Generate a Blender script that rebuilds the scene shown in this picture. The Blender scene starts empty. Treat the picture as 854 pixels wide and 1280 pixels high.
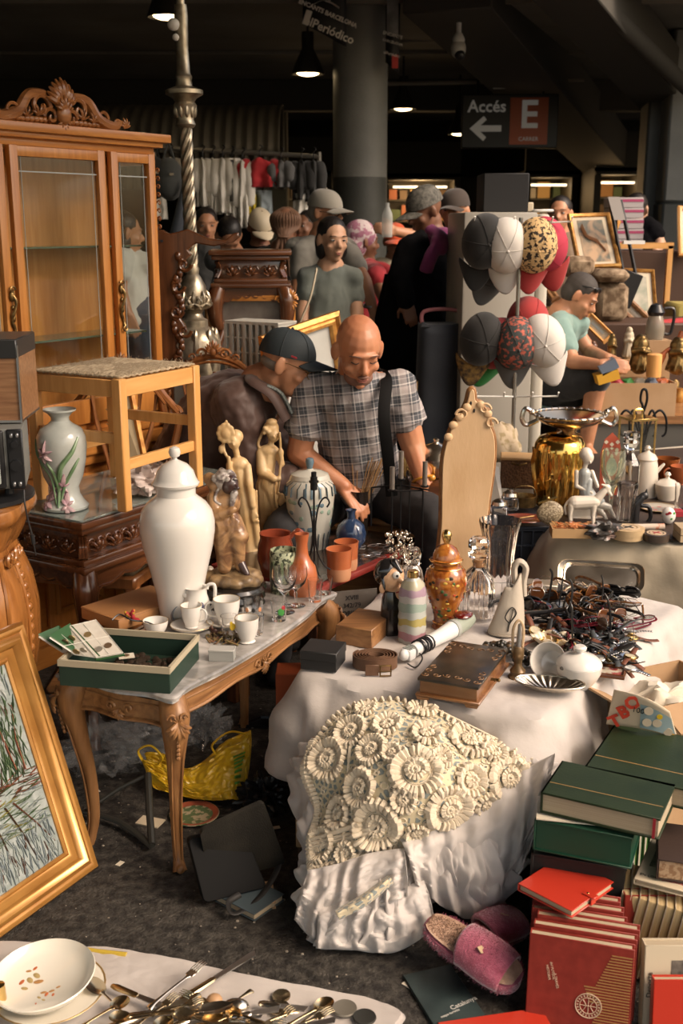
import bpy,bmesh,math,random
from math import sin,cos,pi,tan,atan,atan2,sqrt,radians as R
from mathutils import Vector as V,Matrix as MX,noise as NZ
S=bpy.context.scene
C=S.collection
# ---------------------------------------------------------------- camera, sky, sun, exposure
H,PITCH,F=1.6,R(14.4),1400.0
cd=bpy.data.cameras.new('camera');cam=bpy.data.objects.new('camera',cd);C.objects.link(cam)
cam.location=(0,0,H);cam.rotation_euler=(pi/2-PITCH,0,0)
cd.sensor_fit='VERTICAL';cd.sensor_height=36;cd.lens=F/1280*36;cd.clip_start=.05
cd.dof.use_dof=True;cd.dof.focus_distance=3.2;cd.dof.aperture_fstop=5.6
S.camera=cam
w=bpy.data.worlds.new('sky');S.world=w;w.use_nodes=True
wn=w.node_tree;bg=wn.nodes['Background']
sky=wn.nodes.new('ShaderNodeTexSky');sky.sky_type='NISHITA';sky.sun_disc=False
sky.sun_elevation=R(48);sky.sun_rotation=R(120);sky.dust_density=4;sky.air_density=1.2
tn=wn.nodes.new('ShaderNodeMixRGB');tn.blend_type='MULTIPLY';tn.inputs[0].default_value=1;tn.inputs[2].default_value=(1,.88,.76,1)
wn.links.new(sky.outputs[0],tn.inputs[1]);wn.links.new(tn.outputs[0],bg.inputs[0]);bg.inputs[1].default_value=.32
sd=bpy.data.lights.new('sun','SUN');sd.energy=2.2;sd.angle=R(22);sd.color=(1,.86,.73)
so=bpy.data.objects.new('sun',sd);C.objects.link(so)
so.rotation_euler=V((-.80,.34,-.62)).to_track_quat('-Z','Y').to_euler()
S.view_settings.view_transform='Standard';S.view_settings.look='None'
S.view_settings.gamma=1;S.view_settings.exposure=0.0
random.seed(7)
# ---------------------------------------------------------------- placing
_f=V((0,cos(PITCH),-sin(PITCH)));_u=V((0,sin(PITCH),cos(PITCH)));_r=V((1,0,0));O=V((0,0,H))
def _d(px,py):return _f+_r*((px-427)/F)-_u*((py-640)/F)
def P(px,py,z):d=_d(px,py);return O+d*((z-H)/d.z)
def D(px,py,Y):d=_d(px,py);return O+d*(Y/d.y)
def sz(px,p):return px*(V(p)-O).dot(_f)/F
def rnd(a,b):return random.uniform(a,b)
# ---------------------------------------------------------------- mesh builder
def basis(d):
 d=V(d).normalized();a=V((0,0,1))if abs(d.z)<.9 else V((1,0,0))
 x=d.cross(a).normalized();return x,x.cross(d).normalized(),d
class M:
 def __init__(s):s.b=bmesh.new();s.mi=0;s.T=None
 def vs(s,pts):return[s.b.verts.new((s.T@V(p))if s.T else p)for p in pts]
 def fc(s,vs):
  try:f=s.b.faces.new(vs);f.material_index=s.mi;f.smooth=True;return f
  except ValueError:return None
 def rings(s,rings,closed=True,cap=True,loop=False):
  R_=[s.vs(r)for r in rings];n=len(R_[0])
  k=len(R_)
  for i in range(k if loop else k-1):
   a,b=R_[i],R_[(i+1)%k]
   for j in range(n if closed else n-1):
    s.fc((a[j],a[(j+1)%n],b[(j+1)%n],b[j]))
  if cap and closed and not loop:s.fc(list(reversed(R_[0])));s.fc(R_[-1])
  return s
 def lathe(s,prof,n=28,c=(0,0,0),cap=True,sq=None):
  c=V(c);out=[]
  for r,z in prof:
   r=max(r,1e-5)
   ring=[]
   for j in range(n):
    a=2*pi*j/n;rr=r*(sq(a,z)if sq else 1)
    ring.append(c+V((rr*cos(a),rr*sin(a),z)))
   out.append(ring)
  return s.rings(out,cap=cap)
 def tube(s,pts,r,n=8,loop=False,flat=1,up=None):
  pts=[V(p)for p in pts];k=len(pts);out=[];px=None
  for i,p in enumerate(pts):
   if loop:t=pts[(i+1)%k]-pts[i-1]
   else:t=pts[min(i+1,k-1)]-pts[max(i-1,0)]
   if t.length<1e-9:t=V((0,0,1))
   t.normalize()
   if up is not None:x=V(up).cross(t)
   elif px is None:x,_,_=basis(t)
   else:x=px-t*px.dot(t)
   if x.length<1e-6:x,_,_=basis(t)
   x.normalize();px=x;y=t.cross(x)
   rr=r[i]if isinstance(r,(list,tuple))else r
   out.append([p+x*(rr*cos(2*pi*j/n))+y*(rr*flat*sin(2*pi*j/n))for j in range(n)])
  return s.rings(out,loop=loop)
 def box(s,c,d,rot=None,bev=0,seg=1):
  c=V(c);q=[V((x*d[0]/2,y*d[1]/2,z*d[2]/2))for x in(-1,1)for y in(-1,1)for z in(-1,1)]
  if rot is not None:q=[rot@p for p in q]
  v=s.vs([c+p for p in q])
  fs=[s.fc([v[i]for i in f])for f in((0,1,3,2),(4,6,7,5),(0,4,5,1),(2,3,7,6),(0,2,6,4),(1,5,7,3))]
  for f in fs:f.smooth=False
  if bev:
   es=list({e for f in fs for e in f.edges})
   bmesh.ops.bevel(s.b,geom=es,offset=bev,segments=seg,affect='EDGES',profile=.5,clamp_overlap=True,material=-1)
  return s
 def ell(s,c,r,rot=None,n=16,m=10):
  if not isinstance(r,(tuple,list,V)):r=(r,r,r)
  c=V(c);out=[]
  for i in range(m+1):
   t=pi*i/m;st=max(sin(t),1e-3);out.append([])
   for j in range(n):
    p=V((r[0]*st*cos(2*pi*j/n),r[1]*st*sin(2*pi*j/n),-r[2]*cos(t)))
    out[-1].append(c+(rot@p if rot is not None else p))
  return s.rings(out)
 def cone(s,a,b,ra,rb,n=12):
  a,b=V(a),V(b);x,y,d=basis(b-a);out=[]
  for k in range(4):t=pi/2*k/4;out.append((a-d*ra*cos(t),ra*max(sin(t),.02)))
  out.append((a,ra));out.append((b,rb))
  for k in range(1,5):t=pi/2*k/4;out.append((b+d*rb*sin(t),rb*max(cos(t),.02)))
  return s.rings([[c+(x*cos(2*pi*j/n)+y*sin(2*pi*j/n))*q for j in range(n)]for c,q in out])
 def prism(s,pts,h,mat=None,flip=False):
  T=mat or MX.Identity(4)
  a=s.vs([T@V((x,y,0))for x,y in pts]);b=s.vs([T@V((x,y,h))for x,y in pts]);n=len(a)
  f1=s.fc(list(reversed(a)));f2=s.fc(b)
  for f in(f1,f2):
   if f:f.smooth=False
  for i in range(n):
   f=s.fc((a[i],a[(i+1)%n],b[(i+1)%n],b[i]))
   if f and n<12:f.smooth=False
  return s
 def grid(s,fn,nu,nv,cu=False,cv=False):
  v=[s.vs([fn(i/(nu if cu else nu-1),j/(nv if cv else nv-1))for j in range(nv)])for i in range(nu)]
  for i in range(nu if cu else nu-1):
   for j in range(nv if cv else nv-1):
    s.fc((v[i][j],v[(i+1)%nu][j],v[(i+1)%nu][(j+1)%nv],v[i][(j+1)%nv]))
  return s
 def frame(s,w,h,prof):
  """mitred frame in the XZ plane round an opening w x h; prof = [(outward, front)] swept, front = -Y"""
  cs=[(-1,-1),(1,-1),(1,1),(-1,1)]
  s.rings([[V((cx*(w/2+o),-d,cz*(h/2+o)))for o,d in prof]for cx,cz in cs],loop=True)
  return s
def spline(pts,n=8,loop=False):
 pts=[V(p)for p in pts];k=len(pts);out=[]
 for i in range(k if loop else k-1):
  if loop:a,b,c,d=pts[i-1],pts[i],pts[(i+1)%k],pts[(i+2)%k]
  else:a,b,c,d=pts[max(i-1,0)],pts[i],pts[i+1],pts[min(i+2,k-1)]
  for j in range(n):
   t=j/n;out.append(.5*((2*b)+(c-a)*t+(2*a-5*b+4*c-d)*t*t+(3*b-a-3*c+d)*t*t*t))
 if not loop:out.append(pts[-1])
 return out
def mesh(name,m,mats):
 me=bpy.data.meshes.new(name)
 bmesh.ops.recalc_face_normals(m.b,faces=m.b.faces[:])if getattr(m,'recalc',True)else None
 m.b.to_mesh(me);m.b.free()
 for x in(mats if isinstance(mats,(list,tuple))else[mats]):me.materials.append(x)
 return me
def obj(name,m,mats,par=None,loc=(0,0,0),rot=(0,0,0),flat=False,sub=0,solid=0,vox=0,smo=0,lab=None,bev=0,auto=True):
 me=m if isinstance(m,bpy.types.Mesh)else mesh(name,m,mats)
 o=bpy.data.objects.new(name,me);C.objects.link(o);o.location=loc;o.rotation_euler=rot
 if par:o.parent=par
 if flat:
  for p in me.polygons:p.use_smooth=False
 elif auto and not vox and not sub and isinstance(m,M):me.set_sharp_from_angle(angle=R(40))
 if vox:q=o.modifiers.new('r','REMESH');q.mode='VOXEL';q.voxel_size=vox;q.use_smooth_shade=True
 if smo:q=o.modifiers.new('s','SMOOTH');q.iterations=smo;q.factor=.5
 if solid:q=o.modifiers.new('t','SOLIDIFY');q.thickness=solid;q.offset=0
 if bev:q=o.modifiers.new('b','BEVEL');q.width=bev;q.segments=2;q.limit_method='ANGLE'
 if sub:q=o.modifiers.new('u','SUBSURF');q.levels=sub;q.render_levels=sub
 if lab:o['label']=lab
 return o
def thing(name,label,cat,loc=(0,0,0),rz=0,group=None,rot=None):
 o=bpy.data.objects.new(name,None);C.objects.link(o);o.empty_display_size=.05
 o.location=loc;o.rotation_euler=rot or(0,0,rz);return tag(o,label,cat,group)
def tag(o,label,cat,group=None):
 o['label']=label;o['category']=cat
 if group:o['group']=group
 return o
def struct(o):o['kind']='structure';return o
def stuff(o):o['kind']='stuff';return o
def dup(r,loc=None,rot=None,label=None,group=None,sc=None,mats=None):
 c=r.copy();C.objects.link(c)
 if loc is not None:c.location=loc
 if rot is not None:c.rotation_euler=rot
 if sc is not None:c.scale=(sc,sc,sc)if isinstance(sc,(int,float))else sc
 if label:c['label']=label
 if group:c['group']=group
 for ch in list(r.children):
  d=ch.copy();C.objects.link(d);d.parent=c
  for g in ch.children:e=g.copy();C.objects.link(e);e.parent=d
 return c
def recol(o,m):
 """give an object's own mesh another material"""
 o.data=o.data.copy();o.data.materials.clear();o.data.materials.append(m)
def text(s,size,m,name='lettering',par=None,loc=(0,0,0),rot=(pi/2,0,0),ex=.0006,align='CENTER',sx=1,bold=0):
 c=bpy.data.curves.new(name,'FONT');c.body=s;c.size=size;c.extrude=ex;c.align_x=align;c.align_y='CENTER';c.offset=bold;c.resolution_u=2
 t=bpy.data.objects.new(name,c);C.objects.link(t)
 me=bpy.data.meshes.new_from_object(t.evaluated_get(bpy.context.evaluated_depsgraph_get()))
 bpy.data.objects.remove(t);me.materials.clear();me.materials.append(m)
 o=bpy.data.objects.new(name,me);C.objects.link(o);o.location=loc;o.rotation_euler=rot;o.scale=(sx,1,1)
 if par:o.parent=par
 return o
def look(o,a,b):
 """rotation that turns local +X towards b-a"""
 return(V(b)-V(a)).to_track_quat('X','Z').to_euler()
# ---------------------------------------------------------------- materials
MATS={}
def mat(name,col=(.5,.5,.5),rough=.5,metal=0,col2=None,scale=8,detail=4,bump=0,bscale=None,stretch=(1,1,1),
  ramp=(.35,.65),coat=0,trans=0,ior=1.45,alpha=1,sheen=0,emit=None,es=1,kind='noise',dist=0,sss=0,spec=None,thin=0,rvar=0):
 if name in MATS:return MATS[name]
 m=bpy.data.materials.new(name);m.use_nodes=True;N=m.node_tree.nodes;L=m.node_tree.links;b=N['Principled BSDF']
 I=b.inputs;I['Base Color'].default_value=(*col,1);I['Roughness'].default_value=rough;I['Metallic'].default_value=metal
 I['Coat Weight'].default_value=coat;I['Coat Roughness'].default_value=.12
 I['Transmission Weight'].default_value=trans;I['IOR'].default_value=ior;I['Alpha'].default_value=alpha
 if sheen:I['Sheen Weight'].default_value=sheen
 if spec is not None:I['Specular IOR Level'].default_value=spec
 if sss:I['Subsurface Weight'].default_value=sss;I['Subsurface Radius'].default_value=(.02,.008,.004);I['Subsurface Scale'].default_value=.5
 if emit:I['Emission Color'].default_value=(*emit,1);I['Emission Strength'].default_value=es
 tc=N.new('ShaderNodeTexCoord');mp=N.new('ShaderNodeMapping');mp.inputs['Scale'].default_value=stretch
 L.new(tc.outputs['Object'],mp.inputs[0])
 def tex(k,sc):
  if k=='noise':
   t=N.new('ShaderNodeTexNoise');t.inputs['Scale'].default_value=sc;t.inputs['Detail'].default_value=detail;t.inputs['Distortion'].default_value=dist;o=t.outputs[0]
  elif k=='wave':
   t=N.new('ShaderNodeTexWave');t.inputs['Scale'].default_value=sc;t.inputs['Distortion'].default_value=dist;t.inputs['Detail'].default_value=detail;o=t.outputs['Fac']
  elif k=='voronoi':
   t=N.new('ShaderNodeTexVoronoi');t.inputs['Scale'].default_value=sc;o=t.outputs['Distance']
  L.new(mp.outputs[0],t.inputs[0]);return o
 if col2 or rvar:
  t=tex(kind,scale)
 if col2:
  r=N.new('ShaderNodeValToRGB');r.color_ramp.elements[0].position=ramp[0];r.color_ramp.elements[1].position=ramp[1]
  r.color_ramp.elements[0].color=(*col,1);r.color_ramp.elements[1].color=(*col2,1)
  L.new(t,r.inputs[0]);L.new(r.outputs[0],I['Base Color'])
 if rvar:
  q=N.new('ShaderNodeMapRange');q.inputs[3].default_value=rough-rvar;q.inputs[4].default_value=rough+rvar;L.new(t,q.inputs[0]);L.new(q.outputs[0],I['Roughness'])
 if bump:
  bm_=N.new('ShaderNodeBump');bm_.inputs['Strength'].default_value=1;bm_.inputs['Distance'].default_value=bump
  L.new(tex('noise' if kind!='voronoi' else kind,bscale or scale),bm_.inputs['Height']);L.new(bm_.outputs[0],I['Normal'])
 if thin:
  g=N.new('ShaderNodeBsdfGlossy');g.inputs['Roughness'].default_value=.02;tr=N.new('ShaderNodeBsdfTransparent');tr.inputs[0].default_value=(*col,1)
  fr=N.new('ShaderNodeFresnel');ge=N.new('ShaderNodeNewGeometry');mr=N.new('ShaderNodeMapRange');mr.inputs[3].default_value=1.5;mr.inputs[4].default_value=1/1.5;L.new(ge.outputs['Backfacing'],mr.inputs[0]);L.new(mr.outputs[0],fr.inputs[0]);ad=N.new('ShaderNodeMath');ad.operation='MULTIPLY_ADD';ad.inputs[1].default_value=1;ad.inputs[2].default_value=thin-1 if thin>=1 else 0
  mx=N.new('ShaderNodeMixShader');L.new(fr.outputs[0],ad.inputs[0]);L.new(ad.outputs[0],mx.inputs[0]);L.new(tr.outputs[0],mx.inputs[1]);L.new(g.outputs[0],mx.inputs[2])
  L.new(mx.outputs[0],N['Material Output'].inputs[0])
 MATS[name]=m;return m
def wood(name,a,b,rough=.35,ax=0,scale=5,coat=.3,bump=.0003):
 st=[9,9,9];st[ax]=.8
 return mat(name,a,rough,col2=b,scale=scale,stretch=tuple(st),coat=coat,bump=bump,ramp=(.3,.72),dist=.6)
GLASS=mat('clear_glass',(1,1,1),.0,trans=1,ior=1.45)
PANE=mat('pane_glass',(.93,.95,.93),thin=.5)
honey=wood('honey_wood',(.42,.15,.03),(.60,.25,.06),.28,2)
honeyx=wood('honey_wood_across',(.42,.15,.03),(.60,.25,.06),.28,0)
walnut=wood('walnut',(.060,.020,.008),(.14,.05,.018),.25,0,coat=.6)
walnutz=wood('walnut_upright',(.060,.020,.008),(.14,.05,.018),.25,2,coat=.6)
oak=wood('oak',(.16,.07,.025),(.34,.17,.065),.42,0,coat=.1)
oakz=wood('oak_upright',(.16,.07,.025),(.34,.17,.065),.42,2,coat=.1)
pine=wood('pine',(.62,.30,.085),(.75,.40,.14),.35,2,coat=.2)
pinex=wood('pine_across',(.62,.30,.085),(.75,.40,.14),.35,0,coat=.2)
gilt=mat('gilt',(.62,.33,.09),.32,.55,col2=(.36,.15,.035),scale=30,bump=.0006,bscale=60)
brass=mat('brass',(.75,.52,.20),.22,1,rvar=.1,scale=9,bump=.0004)
oldbrass=mat('old_brass',(.30,.19,.07),.38,.9,col2=(.12,.08,.035),scale=40,bump=.0008)
silver=mat('silver',(.72,.66,.56),.22,1,rvar=.12,scale=15)
pewter=mat('pewter_gilt',(.50,.43,.32),.34,.8,col2=(.28,.23,.16),scale=25,bump=.0008)
steel=mat('steel',(.55,.55,.55),.3,1)
iron=mat('black_iron',(.012,.012,.013),.4,.5)
blackp=mat('black_plastic',(.015,.015,.016),.3)
blackm=mat('black_matte',(.012,.012,.013),.7)
porc=mat('porcelain',(.70,.67,.62),.08,coat=.5,rvar=.03,scale=6)
cream=mat('cream_ceramic',(.78,.70,.56),.3,col2=(.68,.58,.42),scale=8)
card=mat('cardboard',(.36,.22,.11),.85,col2=(.42,.27,.15),scale=6,bump=.0003,bscale=80)
paper=mat('paper',(.72,.66,.54),.8,col2=(.62,.55,.42),scale=20)
white=mat('white_paint',(.78,.77,.73),.5)
# ================================================================= SETTING
floor_m=mat('asphalt',(.014,.012,.010),.8,col2=(.080,.072,.060),scale=38,detail=12,bump=.006,bscale=120,ramp=(.38,.78),rvar=.15)
m=M();m.box((0,15,-.1),(60,50,.2));struct(obj('floor',m,floor_m))
# pale grit, stones and litter specks on the asphalt
m=M()
for i in range(900):
 x,y=rnd(-1.3,1.0),rnd(1.75,4.2);r=rnd(.0012,.0036)*(1 if random.random()<.9 else 2)
 m.ell((x,y,r*.3),(r,r*rnd(.5,1),r*.6),n=5,m=3)
tag(stuff(obj('floor_grit',m,mat('grit',(.34,.30,.24),.8,col2=(.12,.10,.08),scale=9))),'pale grit and crumbs strewn over the dark asphalt','grit')
conc=mat('concrete_ceiling',(.20,.18,.145),.85,col2=(.27,.245,.20),scale=1.2,detail=8,bump=.004,bscale=20)
dark=mat('dark_wall',(.03,.026,.02),.9,col2=(.02,.018,.014),scale=2)
m=M();m.box((0,21.5,3.45),(34,25.6,.3));struct(obj('ceiling',m,conc))
m=M();m.box((-7.8,2.35,3.45),(18.4,12.7,.3));struct(obj('ceiling',m,conc))  # unseen forward slab, added to block overhead sky so light enters from the right
for k in range(9):
 m=M();m.box((0,9.5+k*2.7,3.29),(34,.05,.03));struct(obj('ceiling_rib',m,conc))
m=M();m.box((0,34,1.7),(34,.3,3.6));struct(obj('wall_back',m,dark))
m=M();m.box((-12,19.5,1.7),(.3,29,3.6));struct(obj('wall_left',m,dark))
beam_m=mat('beam_paint',(.07,.064,.053),.8)
def beam(a,b,wd,hg,mt=beam_m,nm='ceiling_beam'):
 a,b=V(a),V(b);d=b-a;m=M();m.box((0,0,0),(d.length,wd,hg),bev=.01)
 return struct(obj(nm,m,mt,loc=(a+b)/2,rot=d.to_track_quat('X','Z').to_euler()))
beam(D(560,-30,9.2),D(800,240,22),.7,.5)
beam(D(690,-60,8.2),D(900,190,14),.45,.4)
beam((-11,14.5,3.12),(17,14.5,3.12),.25,.36)
# round conduit under the ceiling
m=M();m.tube([D(735,-8,8.6),D(860,110,10.5)],.07,10);struct(obj('ceiling_pipe',m,beam_m))
m=M();m.tube([D(500,52,11.5),D(590,48,11.5)],.012,6);m.tube([D(483,105,12),D(730,100,12.3)],.02,6);struct(obj('ceiling_pipe',m,conc))
# pillars
pil_m=mat('pillar_paint',(.23,.23,.21),.5,col2=(.19,.19,.175),scale=3,bump=.002,bscale=30)
pil_d=mat('pillar_base_paint',(.075,.078,.072),.45,col2=(.055,.057,.05),scale=3,bump=.002,bscale=20)
p=D(450,250,9.8);m=M()
m.lathe([(.225,1.98),(.225,3.3)],36);m.mi=1;m.lathe([(.228,0),(.228,1.98)],36);struct(obj('trim_1',m,[pil_m,pil_d],loc=(p.x,p.y,0)))
p=D(838,250,11);m=M();m.box((0,0,2.55),(.5,.5,1.5),bev=.02);m.mi=1;m.box((0,0,.9),(.52,.52,1.8),bev=.02);struct(obj('trim_2',m,[pil_m,pil_d],loc=(p.x+.12,p.y,0)))
p=D(822,250,11.2);m=M();m.box((0,0,1.6),(.32,.3,3.3),bev=.02);struct(obj('trim_3',m,pil_d,loc=(p.x-.02,p.y,0)))
p=D(337,150,15);m=M();m.box((0,0,1.6),(.45,.4,3.2),bev=.02);struct(obj('trim_4',m,mat('far_pillar',(.13,.12,.09),.8),loc=(p.x,p.y,0)))
# low wall dark behind right stall, grey barrier with graffiti
gr=mat('graffiti_wall',(.13,.14,.15),.6,col2=(.09,.10,.11),scale=2)
a,b=D(785,330,8.6),D(960,330,8.6);m=M();m.box(((a.x+b.x)/2,8.6,a.z/2),(b.x-a.x,.12,a.z),bev=.01);struct(obj('wall_right',m,gr))
m=M();q=D(800,360,8.53);m.tube([q+V((rnd(-.03,.03),0,rnd(-.06,.06)))for _ in range(6)],.008,5);m.tube([q+V((.1+i*.02,0,.05*sin(i*2)))for i in range(6)],.008,5)
tag(stuff(obj('graffiti',m,mat('green_spray',(.02,.22,.06),.6))),'green sprayed scribble on the grey barrier at the right','graffiti')
# awning / corrugated shutters on the left
shut=mat('shutter_metal',(.22,.20,.165),.55,.3)
a,b=D(30,110,12),D(330,110,12)
def slats(x0,x1,Y,z0,z1,n,mt,name,depth=.10):
 m=M()
 def fn(u,v):
  x=x0+(x1-x0)*u;k=v
  return V((x,Y-depth*.5-depth*.35*cos(u*n*2*pi)-.5*(1-k)**2*0-.45*sin(k*pi/2)*0+.0,z0+(z1-z0)*k))
 m.grid(fn,n*6+1,3);o=obj(name,m,mt,solid=.01);return o
struct(slats(a.x-2,b.x+.2,12,1.95,2.75,46,shut,'trim_5'))
m=M();m.grid(lambda u,v:V((a.x-2+(b.x-a.x+2.2)*u,11.9-.9*sin(v*pi/2)-.02*cos(u*46*2*pi),2.75-.5*(1-cos(v*pi/2)))),46*5+1,10)
struct(obj('awning',m,shut,solid=.01))
# ---- ceiling lamps
lampm=mat('lamp_housing',(.02,.018,.015),.5);bulb=mat('lamp_glow',(1,.8,.5),.5,emit=(1,.72,.38),es=9)
def clamp(px,py,Y,lab,r=.14):
 c=D(px,py,Y);t=thing('ceiling_lamp',lab,'lamp',c)
 m=M();m.lathe([(.05,.33),(.05,.2),(r*.75,.09),(r,0),(r*.93,0),(r*.68,.09),(.04,.2)],20);m.tube([(0,0,.3),(0,0,3.3-c.z)],.012,6);obj('lamp_shade',m,lampm,t)
 m=M();m.ell((0,0,.015),(r*.7,r*.7,.03));obj('bulb',m,bulb,t)
clamp(385,93,10,'conical ceiling lamp hanging left of the round pillar')
clamp(209,22,8.2,'conical ceiling lamp at the top edge beside the brass column')
clamp(504,137,12.5,'dark conical ceiling lamp right of the round pillar')
clamp(574,168,14,'dim conical ceiling lamp just left of the access sign')
# ---- security camera
c=D(573,66,9.5);t=thing('security_camera','white dome security camera hanging from the ceiling','camera',c)
m=M();m.lathe([(.045,.06),(.05,.1),(.03,.14),(.02,.15),(.02,.24)],16);m.box((-.01,0,.27),(.1,.05,.05),bev=.01);m.tube([(.0,0,.24),(0,0,3.3-c.z)],.012,6);obj('mount',m,white,t)
m=M();m.ell((0,0,.03),(.062,.062,.075));obj('housing',m,mat('camera_white',(.45,.44,.4),.4),t)
m=M();m.ell((.01,-.03,-.02),.042);obj('dome',m,blackp,t)
# ---- access sign
c=D(637,152,12);t=thing('access_sign','hanging black and orange access sign with a left arrow','sign',c,R(-3))
k=.00866
m=M();m.box((0,0,0),(112*k,.08,60*k),bev=.01);obj('sign_board',m,mat('sign_black',(.012,.013,.013),.4),t)
m=M();m.box((22*k,-.043,0),(44*k,.006,52*k));obj('orange_panel',m,mat('sign_orange',(.42,.09,.03),.4),t)
sw=mat('sign_white',(.55,.53,.48),.5,emit=(.55,.53,.48),es=.08)
text('Accés',.16,sw,'lettering',t,(-27*k,-.047,16*k),bold=.003);text('E',.37,sw,'lettering',t,(22*k,-.051,6*k),bold=.008);text('CARRER',.055,sw,'lettering',t,(22*k,-.051,-20*k))
m=M();m.prism([(-.17,0),(-.03,.12),(.0,.085),(-.06,.03),(.15,.03),(.15,-.03),(-.06,-.03),(0,-.085),(-.03,-.12)],.006,MX.Rotation(pi/2,4,'X'));obj('arrow',m,sw,t,(-27*k,-.041,-8*k))
for s in(-38,38):
 m=M();m.tube([(s*k,0,30*k),(s*k,0,3.3-c.z)],.012,6);obj('hanger',m,iron,t)
m=M();m.box((-14*k,-.1,38*k),(.14,.08,.05),bev=.01);obj('sign_lamp',m,white,t)
# ---- banners on the pillar
def banner(name,pts,Y,mt,lab,cat='banner'):
 q=[D(x,y,Y)for x,y in pts];c=sum(q,V())/4;t=thing(name,lab,cat,c);m=M()
 m.grid(lambda u,v:(q[0].lerp(q[1],u)).lerp(q[3].lerp(q[2],u),v)-c+V((0,.02*sin(u*5+v*3),0)),9,9);obj('fabric',m,mt,t,solid=.003);return t,c
bk=mat('banner_black',(.022,.022,.022),.5);bw=mat('banner_white',(.8,.77,.7),.5)
t,c=banner('pillar_banner',[(380,-30),(433,-30),(433,58),(378,30)],9.3,bk,'dark banner with white newspaper lettering left of the pillar')
tx=[('ENCANTS',.05,397,-9),('ENCANTS BARCELONA',.045,410,17),('elPeriódico',.088,412,38)]
for s,h,x,y in tx:text(s,h,bw,'lettering',t,D(x,y,9.25)-c,(pi/2,R(22),0),bold=.002)
m=M();m.tube(spline([D(x,y,9.25)-c for x,y in((391,6),(402,1),(413,3),(424,10))],6),[.004]*9+[.018]*10,6,flat=.3);obj('emblem',m,bw,t)
m=M();m.box((0,0,0),(.05,.01,.11),bev=.01);obj('letter_block',m,bw,t,D(384,22,9.24)-c,(0,R(20),0))
t,c=banner('pillar_banner',[(483,-30),(501,-30),(499,92),(482,78)],9.5,bk,'narrow dark banner with red corner right of the pillar')
for s,h,x,y in[('ENCANTS',.035,491,44),('BARCELONA',.028,491,53),('elPeriódico',.03,490,68)]:text(s,h,bw,'lettering',t,D(x,y,9.4)-c,(pi/2,R(15),0))
m=M();m.box((0,0,0),(.05,.01,.1));obj('red_patch',m,mat('banner_red',(.5,.04,.03),.5),t,D(494,77,9.42)-c)
m=M();m.box((0,0,0),(.09,.01,.34));obj('photo_patch',m,mat('banner_photo',(.30,.31,.3),.5,col2=(.12,.12,.12),scale=6),t,D(491,15,9.42)-c)
# ---- far shopfronts under the ceiling
shop_d=mat('shop_dark',(.03,.027,.02),.6)
glow=mat('shop_tube_light',(1,.85,.6),.5,emit=(1,.80,.52),es=3)
goods=[mat('shop_goods_%d'%i,c,.6)for i,c in enumerate([(.35,.18,.06),(.5,.32,.12),(.10,.06,.03),(.30,.10,.05),(.4,.36,.3),(.08,.12,.06),(.12,.08,.05)])]
def shop(x0,x1,Y,lab,seed,warm=1):
 rg=random.Random(seed);a,b=D(x0,250,Y),D(x1,250,Y);w_=b.x-a.x;t=thing('shop_unit',lab,'shop',((a.x+b.x)/2,Y,0),group='far shops')
 m=M();m.box((0,1.2,1.15),(w_,.05,2.3));m.box((-w_/2+.05,.6,1.15),(.1,1.2,2.3));m.box((w_/2-.05,.6,1.15),(.1,1.2,2.3));m.box((0,.6,2.35),(w_,1.3,.1));m.box((0,0,2.62),(w_,.1,.55));obj('shop_wall',m,shop_d,t)
 m=M();m.box((0,.3,2.2),(w_*.7,.05,.03));obj('tube_light',m,glow,t)
 for zz in(.9,1.3,1.65,2.0):
  m=M();m.box((0,1.05,zz),(w_-.2,.3,.03));obj('shelf',m,shop_d,t)
  x=-w_/2+.15
  m=M();i=0
  while x<w_/2-.2:
   ww,hh=rg.uniform(.06,.2),rg.uniform(.1,.26);m.mi=rg.randrange(7);m.box((x+ww/2,1.0,zz+.015+hh/2),(ww,.15,hh));x+=ww+rg.uniform(.01,.06)
  stuff(obj('goods',m,goods,t))
 ld=bpy.data.lights.new('shop_light','POINT');ld.energy=26*warm;ld.color=(1,.62,.28);ld.shadow_soft_size=.3;l=bpy.data.objects.new('shop_light',ld);C.objects.link(l);l.parent=t;l.location=(0,.3,2.1)
shop(478,575,19,'warmly lit far shop with packed shelves right of the pillar',1,2.2)
shop(655,722,18,'dim far shop front behind the leaning pictures',2,.5)
shop(742,808,17,'far shop front beside the square pillar',3,.5)
shop(320,415,18,'far shop front behind the clothes rail',4,.7)
m=M();m.box((0,0,0),(13,.3,1.0));struct(obj('trim_6',m,mat('fascia',(.013,.012,.01),.8),loc=D(650,210,20)+V((0,0,.35))))
# ================================================================= FURNITURE AT THE LEFT
def acanthus(m,c,s,X,Z,N_,k=7):
 """a carved leaf: fan of tapering lobes; X, Z in plane, N_ outward"""
 for i in range(k):
  a=-1.1+2.2*i/(k-1);d=X*sin(a)+Z*cos(a)
  L=s*(1-.25*abs(a));p=[c+d*(L*t)+N_*(s*.28*sin(t*2.6))for t in(0,.3,.6,.85,1)]
  m.tube(p,[s*.06,s*.11,s*.12,s*.09,s*.03],6,flat=.8)
def scroll(m,c,s,X,Z,N_,turn=1,r=.09,n=22):
 pts=[];rr=[]
 for i in range(n):
  t=i/(n-1);a=turn*t*7.2;q=s*(1-t*.82)
  pts.append(c+X*(q*cos(a))+Z*(q*sin(a))+N_*(s*.15*t));rr.append(s*r*(1.15-.5*t))
 m.tube(pts,rr,6)
X_,Y_,Z_=V((1,0,0)),V((0,1,0)),V((0,0,1))
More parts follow.
